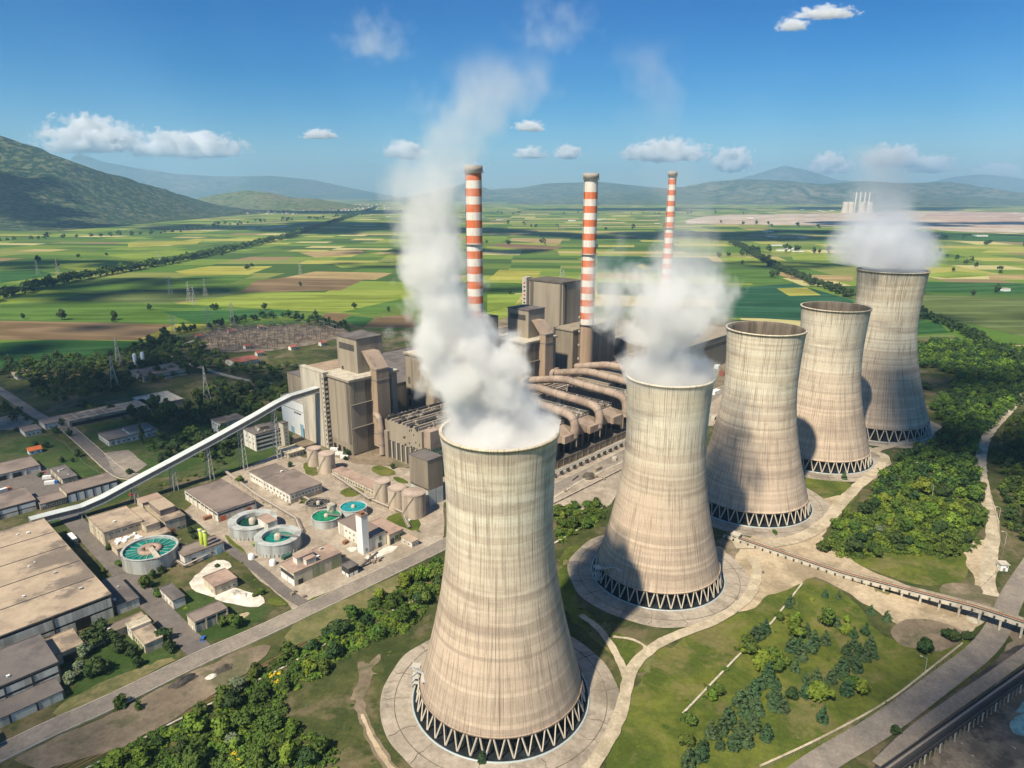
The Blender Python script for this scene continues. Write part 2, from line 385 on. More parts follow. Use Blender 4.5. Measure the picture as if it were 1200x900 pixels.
for k, pts in [
    ('dk', [(0,402),(60,398),(170,400),(95,432),(0,432)]), ('br', [(0,376),(120,378),(225,381),(172,399),(0,398)]),
    ('ol', [(172,400),(225,382),(300,380),(185,412),(95,432)]), ('gr', [(0,356),(150,352),(225,356),(350,365),(225,381),(0,374)]),
    ('yl', [(162,398),(205,380),(275,380),(245,390),(200,392)]), ('dk', [(190,365),(360,362),(335,370),(225,378)]),
    ('lt', [(0,338),(110,342),(60,352),(0,352)]), ('ol', [(110,342),(225,338),(290,344),(190,356),(60,352)]),
    ('yg', [(205,356),(310,342),(470,344),(470,358),(420,368),(345,364)]), ('br', [(300,329),(335,325),(430,326),(400,340),(280,343)]),
    ('tan', [(335,325),(370,318),(460,320),(440,328)]), ('yl', [(205,318),(245,312),(320,312),(290,322),(220,323)]),
    ('gr', [(225,323),(300,322),(250,338),(140,338)]), ('gr', [(400,366),(470,350),(480,356),(440,368)]),
    ('br', [(365,377),(385,366),(412,368),(390,382)]), ('dk', [(390,382),(412,370),(438,373),(425,384)]), ('br', [(425,384),(440,372),(482,368),(490,385)]),
    ('yl', [(572,328),(585,316),(634,318),(628,329)]), ('tan', [(597,282),(600,279),(660,280),(655,287)]), ('lt', [(571,345),(612,345),(603,358),(571,365)]), ('yg', [(571,366),(603,358),(620,345),(640,352),(600,385),(571,390)]),
    ('gr', [(571,332),(632,332),(630,343),(571,344)]), ('tan', [(696,324),(700,321),(755,322),(752,329)]), ('dk', [(700,331),(855,334),(850,352),(700,345)]),
    ('br', [(571,288),(590,285),(662,289),(640,295)]), ('bg', [(700,300),(830,302),(852,322),(800,320),(700,316)]), ('yl', [(746,312),(752,309),(762,314),(756,317)]),
    ('bg', [(835,340),(930,332),(1000,352),(1000,372),(940,376),(840,370)]), ('yl', [(910,338),(945,337),(962,346),(925,347)]), ('gr', [(840,320),(905,318),(920,332),(840,332)]),
    ('dk', [(1072,330),(1200,332),(1200,345),(1072,342)]), ('ol', [(1072,345),(1200,350),(1200,395),(1130,378),(1072,362)]), ('lt', [(1072,322),(1120,318),(1180,322),(1110,326)]),
    ('dk', [(1072,374),(1100,378),(1112,390),(1072,392)]), ('ol', [(1072,394),(1115,392),(1135,400),(1072,405)]), ('tan', [(1157,322),(1200,322),(1200,327),(1160,327)]),
    ('yg', [(925,296),(990,298),(1000,306),(930,305)]), ('yg', [(840,300),(900,303),(985,312),(960,316),(850,308)]), ('tan', [(900,318),(950,322),(1000,323),(1000,330),(930,328)]),
    ('tan', [(880,274),(960,276),(940,280),(870,277)]), ('dk', [(900,268),(1000,271),(985,276),(900,274)]), ('dk', [(1090,272),(1200,275),(1200,284),(1100,281)]), ('lt', [(1080,291),(1160,292),(1150,296),(1085,296)]),
    ('lt', [(120,300),(200,293),(240,296),(160,304)]), ('yl', [(150,285),(240,281),(230,286),(150,290)]), ('yg', [(60,312),(150,304),(190,308),(100,318)]), ('dk', [(0,318),(40,316),(70,322),(0,332)]), ('tan', [(350,296),(420,292),(430,297),(370,302)]), ('yg', [(390,310),(470,306),(470,312),(400,314)]),
]: patch('field', pts, FM[k], 0, .0)
patch('quarry', [(790,262),(830,252),(930,251),(990,250),(1100,247),(1200,250),(1330,252),(1330,270),(1200,273),(1130,272),(1060,267),(950,264),(850,263)], M['quarry'], 1, 1)
patch('quarry_floor', [(1080,250),(1140,248),(1250,250),(1250,258),(1180,262),(1100,260)], M['quarry_red'], 1, 1)
patch('quarry_floor', [(1100,263),(1160,264),(1220,262),(1220,266),(1150,268)], M['quarry_red'], 1, 1)
# site ground
patch('site_ground', [(-300,440),(0,432),(110,430),(190,415),(205,396),(270,385),(400,376),(440,388),(520,385),(700,372),(860,372),(1000,392),(1075,398),(1140,402),(1290,432),(1800,560),(3000,1500),(600,2500),(-1800,1500),(-900,560)], M['site'], 1, .5)
patch('grass_slope', [(840,720),(880,690),(940,670),(1000,700),(1040,760),(1120,740),(1140,745),(1110,790),(1040,830),(940,890),(900,940),(700,940),(720,850),(760,780)], M['grass'])
patch('grass_slope', [(655,640),(690,640),(668,700),(700,730),(760,760),(800,760),(740,800),(700,750),(655,720)], M['grass'])
patch('grass_slope', [(936,556),(990,562),(1010,580),(985,610),(950,590)], M['grass']); patch('grass_slope', [(1015,515),(1050,518),(1045,540),(1010,555)], M['lawn'])
patch('grass_slope', [(985,620),(1060,650),(1130,640),(1140,680),(1080,690),(1010,665),(975,650)], M['grass'])
patch('lawn', [(0,500),(45,505),(120,545),(60,560),(0,560)], M['lawn'], 1); patch('lawn', [(45,535),(80,530),(125,555),(90,562)], M['lawn'], 1)
patch('lawn', [(90,500),(160,490),(250,500),(330,480),(360,500),(340,530),(280,560),(180,560),(120,540)], M['lawn'], 1)
patch('lawn', [(60,850),(100,780),(130,740),(190,755),(212,775),(150,805),(70,855)], M['lawn'], 1)
patch('lawn', [(58,608),(110,588),(150,575),(150,583),(100,600),(62,620)], M['lawn'], 0)
patch('lawn', [(200,705),(225,690),(240,700),(300,705),(330,715),(250,758),(205,735)], M['lawn'], 1)
patch('dirt_ground', [(815,640),(870,625),(905,650),(935,665),(930,680),(880,690),(850,700),(870,660)], M['dirt2'])
patch('dirt_ground', [(860,640),(900,620),(960,625),(985,650),(1060,690),(1150,705),(1170,715),(1135,745),(1060,740),(1000,700),(960,675),(930,690),(900,700),(870,720),(850,715)], M['dirt'])
patch('dirt_ground', [(930,600),(990,575),(985,600),(960,640),(905,632),(880,620)], M['dirt'])
patch('dirt_ground', [(1125,640),(1150,630),(1170,645),(1165,700),(1150,710),(1140,680)], M['dirt'])
patch('dirt_ground', [(1035,740),(1075,722),(1140,742),(1110,765),(1060,762)], M['dirt2'])
patch('dirt_ground', [(1080,690),(1140,680),(1200,720),(1200,790),(1170,770),(1190,740)], M['dirt2'])
patch('rubble_ground', [(1040,940),(1110,860),(1200,770),(1500,760),(1500,1100),(1000,1100)], M['rubble'])
patch('coal_dust', [(1010,900),(1060,858),(1200,748),(1200,770),(1100,850),(1040,920)], M['coal'], 1)
patch('pond', [(1180,855),(1188,840),(1215,832),(1215,862),(1190,862)], M['milky'], 2); patch('pond', [(1183,835),(1200,822),(1215,826),(1200,836)], M['milky'], 2)
patch('dirt_ground', [(412,795),(430,772),(440,776),(432,800),(426,826),(414,824)], M['dirt2'], 2, 3)
strip('footpath', [(466,908),(448,888),(434,862),(424,838),(420,815),(428,790),(446,768)], (4.5,2.5), M['dirt2'], jit=1.6)
strip('footpath', [(466,908),(448,888),(434,862),(424,838)], (2.2,1.2), M['dirt'], jit=.9)
for q_ in ([(690,735),(700,745),(712,742),(705,730)], [(655,650),(668,655),(664,670),(652,668)], [(1020,690),(1040,700),(1060,696),(1040,684)], [(760,770),(775,768),(770,785),(755,785)], [(980,860),(1000,845),(1010,855),(990,868)]): patch('bare_patch', q_, M['drygrass'], 2, 4)
patch('basin_platform', [(255,600),(285,585),(335,612),(352,630),(330,648),(300,655),(275,632)], M['roof_pink'], 0, .3)
for q_ in ([(268,640),(276,638),(345,700),(338,706)], [(252,628),(258,625),(270,634),(262,640)], [(283,600),(292,594),(298,600),(290,606)], [(262,563),(270,560),(300,588),(294,592)]): patch('grass_strip', q_, M['lawn'], 0, .8)
for q_ in ([(345,690),(395,668),(420,690),(372,712)], [(440,655),(470,640),(515,640),(460,668)], [(385,562),(430,580),(420,588),(376,570)], [(405,640),(430,655),(445,668),(420,672)]): patch('concrete_slab', q_, M['lime' if False else 'dirt'], 0, .4)
patch('dirt_ground', [(640,560),(735,540),(720,590),(700,600),(640,610)], M['yard'])
patch('dirt_ground', [(0,900),(60,865),(120,845),(200,800),(300,755),(330,760),(200,850),(90,900)], M['dirt2'])
patch('verge', [(330,740),(400,700),(520,655),(520,672),(430,715),(345,765)], M['drygrass'], 1)
patch('verge', [(60,830),(140,790),(220,765),(160,800),(70,850)], M['drygrass'], 1)
# inner yard of the works
patch('yard', [(215,600),(262,560),(330,530),(400,548),(520,580),(520,635),(440,672),(360,705),(345,715)], M['yard'], 0, .6)
patch('yard', [(350,520),(440,540),(520,560),(640,555),(760,495),(840,440),(860,470),(760,535),(640,600),(520,590),(430,570),(370,545)], M['yard'], 0, .6)
patch('yard', [(820,430),(862,420),(856,470),(835,500),(815,500)], M['yard'], 0, .6)
patch('boiler_yard', [(350,480),(450,430),(600,370),(850,380),(850,450),(640,560),(420,545),(340,520)], M['dirt2'], 0, .6)
for q in ([(346,588),(372,596),(385,592),(372,583)], [(396,577),(412,570),(432,576),(408,586)], [(434,548),(448,545),(468,556),(450,560),(436,556)], [(458,560),(470,560),(480,568),(468,568)],
          [(450,608),(470,600),(495,612),(488,625),(460,615)], [(355,705),(400,690),(430,680),(425,695),(370,708)], [(262,628),(270,630),(295,655),(285,655)], [(310,705),(320,712),(342,710),(325,700)], [(270,655),(283,668),(290,672),(276,662)],
          [(490,565),(510,560),(512,575),(500,580)], [(352,545),(366,540),(375,556),(362,560)]): patch('lawn', q, M['grass'], 1, .5)
patch('spilled_lime', [(222,680),(240,665),(262,655),(275,665),(262,672),(255,690),(290,700),(280,710),(245,700),(225,695)], M['lime'], 1)
patch('spilled_lime', [(248,700),(270,690),(300,695),(312,705),(300,715),(270,710)], M['lime'], 1)
patch('spilled_lime', [(402,645),(412,640),(420,645),(412,650)], M['lime'], 1); patch('spilled_lime', [(440,648),(455,640),(468,642),(450,652),(430,660),(425,655)], M['lime'], 1)
patch('spilled_lime', [(800+70/3+400*0, 0+645),(850,640),(846,655)], M['dirt'], 1)
# roads
strip('works_road', [(75,600),(110,635),(160,690),(205,735),(240,770)], 10, M['asphalt_dark'])
strip('works_road', [(262,640),(300,665),(345,705),(375,715)], 6, M['asphalt_dark'])
strip('works_road', [(265,560),(300,590),(340,605),(370,620),(400,650),(440,668)], 7, M['yard'])
strip('works_road', [(76,500),(105,525),(140,558),(160,560)], 9, M['asphalt_dark'], kerb=True)
strip('works_road', [(-20,448),(0,458),(25,475),(50,492),(78,500)], 9, M['asphalt'])
patch('car_park', [(0,562),(40,545),(62,552),(75,575),(60,588),(25,590),(0,600)], M['asphalt_dark'], 0, .3)
patch('car_park', [(122,532),(150,528),(172,546),(150,562),(135,558)], M['asphalt'], 0, .3)
patch('car_park', [(0,490),(20,485),(40,495),(25,505),(0,505)], M['asphalt'], 0, .3)
strip('country_track', [(200,415),(215,426),(232,430),(262,440),(292,447),(325,451),(360,444),(420,437)], 6, M['gravel'])
strip('country_track', [(288,460),(318,452),(345,458),(380,450)], 5, M['gravel'])
strip('country_track', [(232,398),(212,405),(205,412),(215,425)], 5, M['gravel'])
strip('perimeter_track', [(690,905),(712,870),(728,840),(735,800),(745,775),(780,750),(830,733),(868,712),(884,690),(888,668),(880,655)], 5.0, M['gravel'], jit=.7)
strip('perimeter_track', [(860,640),(900,640),(940,632),(970,612),(985,590),(1008,568),(1030,550),(1040,535),(1020,530),(1045,523),(1080,515),(1098,505)], (8, 6), M['gravel'], jit=.8)
strip('footpath', [(735,800),(728,780),(715,755),(700,735),(680,722)], 3.2, M['gravel'], jit=.5)
strip('footpath', [(745,775),(760,760),(740,750),(718,748)], 1.5, M['gravel'], jit=.5)
strip('perimeter_track', [(1205,455),(1180,485),(1155,510),(1147,545),(1155,585),(1165,620),(1160,650),(1155,680),(1162,700)], 7, M['gravel'], jit=.8)
strip('quiet_road', [(880,960),(950,900),(1030,855),(1100,802),(1150,765),(1172,735),(1185,700),(1205,670),(1230,630)], 9.5, M['asphalt'])
strip('verge_strip', [(890,900),(960,868),(1040,825),(1090,785),(1128,755)], .8, M['gravel'])
strip('quarry_track', [(1030,900),(1070,860),(1120,825),(1200,770),(1260,720)], 5, M['asphalt'])
for k in range(14):
    t = k/13; x0, y0 = 975+(1166-975)*t, 885-(885-742)*t
for (x, y, x2, y2) in [(1000+i*20, 872-i*13.2, 1010+i*20, 865-i*13) for i in range(6)]:
    pass
strip('access_road', [(-140,950),(0,885),(60,855),(130,825),(235,772),(300,745),(400,697),(520,640),(640,578),(735,533),(800,490),(850,455)], 9.5, M['asphalt'], kerb=True)
# rails
for off in (0, 3.4):
    for rr in (-.75, .75):
        P = [G(60, 905), G(110, 880), G(262, 805), G(400, 732), G(520, 668)]
        P = [(x+(off+rr)*.72, y-(off+rr)*.69) for x, y in P]
        strip('rail', P, .35, M['rust'], 0, z=.35, world=True)
strip('rail_bed', [(60,908),(110,883),(262,808),(400,735),(520,671)], 8, M['dirt'], 0, z=.32)
strip('drain_channel', [(60,925),(200,850),(330,785),(420,735),(520,690)], .9, M['conc_pale'], 0)
strip('drain_channel', [(800,838),(860,775),(905,730),(940,685)], .8, M['conc_pale'], 0)
strip('kerb_line', [(640,590),(680,565),(735,540)], 1.2, M['conc_pale'], 0)
strip('kerb_line', [(646,640),(690,614)], 1.2, M['conc_pale'], 0)
# ------------------------------------------------------------------ hills and ranges
def hillmat(name, c1, c2, c3, s, thr3=(.5,.6)):
    m, nt, b = newmat(name); g = N(nt); p = g.pos()
    c = g.mix(g.ramp(g.noise(p, s, 8, .6), .35, .65), c1, c2)
    c = g.mix(g.ramp(g.noise(p, s*9, 8, .72), *thr3), c, c3)
    nt.links.new(c, b.inputs['Base Color']); b.inputs['Roughness'].default_value = 1; b.inputs['Specular IOR Level'].default_value = 0
    return m
M['mount'] = hillmat('scrub_mountain', (.075,.10,.045), (.135,.14,.075), (.016,.034,.018), .0026, (.42,.52))
M['hill'] = hillmat('grassy_hill', (.12,.15,.05), (.19,.18,.09), (.03,.055,.02), .0018, (.50,.58))
M['range'] = hillmat('forested_range', (.08,.11,.06), (.19,.17,.11), (.035,.06,.03), .0006, (.46,.54))
def ridge(name, prof, Y0, D, mat, seed, rough=.25, nscale=2500, nx=200, ny=40, zbase=-5, front=1.3, back=None):
    back = back or D
    xs = [(q[0]-600)/FPX*(Y0*CP+150*SPI) for q in prof]; hs_ = [zat(Y0, q[1]) for q in prof]
    X = np.linspace(xs[0], xs[-1], nx); H0 = np.interp(X, xs, hs_)
    vs = []; 
    for j in range(ny+1):
        t = j/ny; Y = Y0-D+(D+back)*t; dd = (Y0-Y)/D if Y < Y0 else (Y-Y0)/back
        for i in range(nx):
            x = X[i]
            n = mnoise.ridged_multi_fractal((x/nscale, Y/nscale, seed), 1.0, 2.1, 6, 1.0, 2.0)/2.2-.5
            n2 = mnoise.fractal((x/nscale*3, Y/nscale*3, seed+5), 1, 2, 5)
            k = max(0, 1-dd)**front
            edge = min(1, 8*min(i, nx-1-i)/nx+.0)
            h = H0[i]*k*(1+rough*n*min(1, dd*2.5))+ H0[i]*.05*n2*min(1, dd*3+.2)*k**.5
            vs.append((x, Y, max(zbase, h*edge if prof[0][1] > 230 else h)-(.0 if k > 0 else 6)))
    fs = [(j*nx+i, j*nx+i+1, (j+1)*nx+i+1, (j+1)*nx+i) for j in range(ny) for i in range(nx-1)]
    return tag(MB().add(vs, fs, 0, True).build(name, mat), kind='structure')
ridge('mountain', [(-900,262),(-650,190),(-400,120),(-200,100),(-80,122),(0,152),(50,172),(110,195),(150,213),(190,233),(222,250),(250,263)], 5200, 1700, M['mount'], 1.7, .5, 900, 320, 90, front=1.0, back=2500)
ridge('hills', [(170,246),(215,238),(250,229),(290,223),(320,226),(345,232),(375,233),(400,239),(430,244),(455,250)], 8800, 1500, M['hill'], 4.2, .9, 900, 160, 40)
ridge('mountain_range', [(100,180),(130,190),(165,197),(210,204),(260,207),(320,206),(370,211),(410,220),(450,228),(480,236)], 23000, 4000, M['range'], 7.1, .7, 2400)
ridge('mountain_range', [(430,236),(480,230),(520,222),(548,214),(575,222),(610,220),(640,215),(700,213),(740,217),(780,221),(830,228)], 18000, 4000, M['range'], 2.1, .8, 2000)
ridge('mountain_range', [(560,238),(640,234),(700,228),(760,222),(800,219),(830,213),(870,210),(920,212),(960,216),(1010,212),(1060,215),(1110,213),(1150,222),(1180,226),(1230,232),(1300,238)], 14500, 3500, M['range'], 12.1, 1.1, 1500, 260, 50)
ridge('mountain_range', [(840,216),(880,205),(915,194),(945,200),(980,211),(1040,214),(1085,214),(1115,207),(1145,204),(1200,210),(1260,206),(1330,215)], 27000, 4000, M['range'], 9.9, .3, 3500)
ridge('mountain_range', [(1000,238),(1060,235),(1120,231),(1200,234),(1300,230),(1400,238)], 11500, 1800, M['range'], 3.3, .4, 1800)
# ------------------------------------------------------------------ haze
HZ = MB().box(-W-600, -2700, -8, W+600, 31800, 1280).build('haze', None) if False else None
hm = bpy.data.materials.new('haze'); hm.use_nodes = True; nt = hm.node_tree; nt.nodes.remove(nt.nodes['Principled BSDF'])
pv = nt.nodes.new('ShaderNodeVolumePrincipled'); pv.inputs['Color'].default_value = (.42,.70,1.0,1); pv.inputs['Density'].default_value = 5.5e-5; pv.inputs['Anisotropy'].default_value = .1
nt.links.new(pv.outputs[0], nt.nodes['Material Output'].inputs['Volume'])
try: hm.cycles.homogeneous_volume = True
except Exception: pass
tag(MB().box(-W-600, -2700, -9, W+600, 31800, 1280).build('haze', hm), kind='stuff')
# ------------------------------------------------------------------ cooling towers
def shell_mat():
    m, nt, b = newmat('tower_shell_concrete'); g = N(nt); o = g.objco(); x = g.sep(o); rnd = g.rnd()
    ang = g.math('ARCTAN2', x[0], g.math('MULTIPLY', x[1], -1.0)); z = x[2]
    off = g.math('MULTIPLY', rnd, 37.0)
    zn = g.math('DIVIDE', z, 112.0)
    top = (.62,.55,.42); low = (.47,.37,.275)
    wob = g.noise(g.comb(g.math('MULTIPLY', ang, .8), g.math('MULTIPLY', z, .02), off), 1.0, 3)
    zz = g.math('ADD', zn, g.math('MULTIPLY', g.math('SUBTRACT', wob, .5), .25))
    c = g.mix(g.ramp(zz, .30, .82), low, top)
    # pours: horizontal lift bands, each with its own tone
    lift = g.white(g.comb(g.math('FLOOR', g.math('DIVIDE', z, 1.35)), off))[0]
    c = g.mix(.17, c, g.mix(lift, (.0,.0,.0), (1,1,1)), 'OVERLAY')
    bandn = g.noise(g.comb(g.math('MULTIPLY', ang, .35), g.math('MULTIPLY', z, .11), off), 1.0, 6, .62)
    c = g.mix(g.math('MULTIPLY', g.ramp(bandn, .53, .64), .45), c, (.27,.205,.16))
    band2 = g.noise(g.comb(g.math('MULTIPLY', ang, 1.2), g.math('MULTIPLY', z, .28), g.math('ADD', off, 9.0)), 1.0, 6, .7)
    c = g.mix(g.math('MULTIPLY', g.ramp(band2, .58, .7), .35), c, (.22,.165,.13))
    c = g.mix(g.math('MULTIPLY', g.ramp(band2, .42, .30), .35), c, (.58,.50,.38))
    # vertical runs
    st = g.noise(g.comb(g.math('MULTIPLY', ang, 24.0), g.math('MULTIPLY', z, .045), off), 1.0, 5, .6)
    st2 = g.noise(g.comb(g.math('MULTIPLY', ang, 75.0), g.math('MULTIPLY', z, .06), off), 1.0, 4, .7)
    c = g.mix(g.math('MULTIPLY', g.ramp(st, .53, .64), .5), c, (.21,.165,.125))
    c = g.mix(g.math('MULTIPLY', g.ramp(st2, .54, .66), .6), c, (.16,.13,.10))
    c = g.mix(g.math('MULTIPLY', g.ramp(st2, .44, .30), .35), c, (.60,.55,.44))
    # ribs, and dark dashes that run down along some of them
    NR = 120/ (2*math.pi)
    ra = g.math('MULTIPLY', ang, NR); rid = g.math('FLOOR', ra); rf = g.math('ABSOLUTE', g.math('SUBTRACT', g.math('FRACT', ra), .5))
    line = g.math('MULTIPLY', g.ramp(rf, .30, .5), g.ramp(g.noise(g.comb(g.math('MULTIPLY', ang, 9.0), g.math('MULTIPLY', z, .03), off), 1.0, 3), .36, .6))
    seg = g.noise(g.comb(g.math('MULTIPLY', rid, 7.3), g.math('MULTIPLY', z, .035), off), 1.0, 3, .6)
    c = g.mix(g.math('MULTIPLY', g.math('MULTIPLY', line, g.ramp(seg, .40, .62)), .75), c, (.10,.08,.065))
    c = g.mix(g.math('MULTIPLY', line, .10), c, (.2,.16,.12))
    # rim stain
    rim = g.ramp(zn, .955, .99)
    c = g.mix(g.math('MULTIPLY', g.math('MULTIPLY', rim, g.ramp(st2, .4, .6)), .5), c, (.22,.16,.09))
    sp = g.noise(o, 1.2, 4, .7); c = g.mix(.25, c, g.mix(sp, (.1,.1,.1), (.9,.9,.9)), 'OVERLAY')
    nt.links.new(c, b.inputs['Base Color']); b.inputs['Roughness'].default_value = .9; b.inputs['Specular IOR Level'].default_value = .15
    g.bump(g.math('ADD', g.math('MULTIPLY', line, .6), g.math('MULTIPLY', sp, .3)), .4, -.12, b)
    return m
M['shell'] = shell_mat()
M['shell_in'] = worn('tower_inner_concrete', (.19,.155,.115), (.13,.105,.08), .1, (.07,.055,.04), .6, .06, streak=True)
M['leg'] = plain('leg_concrete', (.50,.44,.35), .8)
M['fill'] = worn('cooling_fill', (.008,.010,.012), (.014,.018,.02), .5, (.03,.04,.05), .5, .3, rough=.7)
M['apron'] = earth('apron_concrete', ((.36,.31,.245),(.29,.245,.195)), .03, .5, third=(.18,.155,.12), s3=.04, amt3=.7, bump=.05)
M['basin'] = plain('basin_rim', (.36,.42,.42), .5)
def tower_r(z, h, k):
    zt = .725*h
    s = 2.907 if z < zt else 4.2
    return k*math.sqrt(19.3**2+((z-zt)/s)**2)
def cooling_tower(px, py, h, k, label, apron, stair_ang, nleg=40, rzero=0.0, world_xy=None):
    X, Y = world_xy or G(px, py)
    root = empty('cooling_tower', (X, Y, 0), 0, label, 'cooling tower', 'cooling towers standing in a diagonal row')
    zb = 8.0*h/110
    prof = [(tower_r(zb+(h-zb)*i/50, h, k), zb+(h-zb)*i/50) for i in range(51)]
    outer = prof+[(prof[-1][0]+.45, h-.6), (prof[-1][0]+.55, h+.3), (prof[-1][0]-.5, h+.3)]
    sh = MB(); sh.lathe(outer, 160)
    inner = [(r-.7, z) for r, z in prof[::-1]]
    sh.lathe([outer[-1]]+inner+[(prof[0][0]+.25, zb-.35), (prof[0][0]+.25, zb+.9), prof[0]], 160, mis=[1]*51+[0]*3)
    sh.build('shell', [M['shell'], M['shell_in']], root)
    # leg V's: one mesh shared, each leg an object of its own
    rb, rt = prof[0][0]*1.055, prof[0][0]-.1; da = 2*math.pi/nleg/2*.86
    def legm(sgn): return MB().bar((rb, 0, .1), (rt*math.cos(sgn*da), rt*math.sin(sgn*da), zb+.2), .40*k, .52*k)
    base = [legm(1).build('leg', M['leg'], root), legm(-1).build('leg', M['leg'], root)]
    for i in range(1, nleg):
        for s_ in base: link_copy(s_, root, rz=2*math.pi*i/nleg)
    MB().lathe([(rb+1.6, 0), (rb+1.6, .9), (rb+1.0, .9), (rb+1.0, .05)], 120).build('basin_wall', M['basin'], root)
    f = MB(); rf = prof[0][0]*.95
    f.lathe([(rf, 0.05), (rf*.985, zb*.93)], 120, smooth=False); f.disc(rf, .06, 80); f.disc(rf*.98, zb*.9, 80)
    for i in range(120):
        a = 2*math.pi*i/120; f.bar((rf*math.cos(a)*1.005, rf*math.sin(a)*1.005, .1), (rf*math.cos(a)*.995, rf*math.sin(a)*.995, zb*.9), .3, .3, 0)
    f.build('cooling_fill', M['fill'], root)
    MB().disc(rb+1.1, .72, 100).build('basin_water', M['fill'], root)
    if stair_ang is not None:
        # access stair with a landing against the shell and a flight down to the apron
        st = MB(); a = stair_ang; ca, sa = math.cos(a), math.sin(a)
        def L(r, t, z): return (r*ca-t*sa, r*sa+t*ca, z)
        r0 = prof[0][0]
        for z in (2.5, 5.0, zb+1.2):
            st.bar(L(r0+2.6, -1.5, z), L(r0+2.6, 2.2, z), 3.4, .25)
        for r in (r0+1.2, r0+4.2):
            for t in (-1.5, 2.2): st.bar(L(r, t, 0), L(r, t, zb+2.3), .28)
        st.bar(L(r0+3, 2, zb+1.2), L(r0-3.2, 9, zb+5.5), 1.5, .3); st.bar(L(r0-3.2, 9, zb+5.5), L(r0-4, 14, zb+5.5), 1.8, .3)
        for q in (-.7, .7): st.bar(L(r0+3+q, 2, zb+2.3), L(r0-3.2+q, 9, zb+6.6), .12)
        st.build('access_stair', M['steel_pale'], root)
    # apron ring on the ground: part of the setting
    A = MB(); ra = apron; n = 128
    pts = lambda r, z, j: [(X+(r+j*mnoise.noise((math.cos(6.283*i/n)*3+X, math.sin(6.283*i/n)*3, 2.)))*math.cos(2*math.pi*i/n), Y+(r+j*mnoise.noise((math.cos(6.283*i/n)*3+X, math.sin(6.283*i/n)*3, 2.)))*math.sin(2*math.pi*i/n), z) for i in range(n)]
    rings = [pts(rb+1.5, .62, 0), pts(rb+4, .6, 0), pts(ra*.88, .55, 0), pts(ra, .5, 1.2), pts(ra+.3, .0, 1.2)]
    A.add([v for r_ in rings for v in r_], [(j*n+i, (j+1)*n+i, (j+1)*n+(i+1)%n, j*n+(i+1)%n) for j in range(4) for i in range(n)])
    tag(A.build('tower_apron', M['apron']), kind='structure')
    # expansion cracks and the ring gutter on the apron
    C_ = MB(); rnd = random.Random(int(X))
    for i in range(16):
        a = 2*math.pi*(i+rnd.random()*.5)/16; p = None
        for q in range(6):
            r = rb+2.5+(ra-rb-3)*q/5; aa = a+rnd.uniform(-.02, .02); np_ = (X+r*math.cos(aa), Y+r*math.sin(aa), .66)
            if p: C_.bar(p, np_, .12, .12)
            p = np_
    C_.lathe([(ra*.887, .60), (ra*.887, .67), (ra*.892, .67), (ra*.892, .60)], 120, c=(X, Y)); 
    tag(C_.build('apron_joints', M['rubble']), kind='structure')
    return root, prof
TW = [
 ((587,813), 110, 1.0, 'nearest and largest cooling tower in the photo, streaked cream concrete, steam pouring from it', 46.5, R(172)),
 ((770,672), 106, 1.0, 'second cooling tower from the front, pale cream with a dark smudge, steaming', 46.0, R(195)),
 ((877,587), 112, 1.09, 'third cooling tower from the front, the nearer of the two without steam', 49, R(190)),
 ((957,533), 112, 1.10, 'fourth cooling tower from the front, steamless with an open dark mouth', 50, None),
 ((1019,497), 130, 1.22, 'farthest and tallest cooling tower, horizontally banded concrete capped by bluish steam', 57, None)]
TWS = []
for (p_, h, k, lb, ap, sa) in TW: TWS.append(cooling_tower(p_[0], p_[1], h, k, lb, ap, sa))
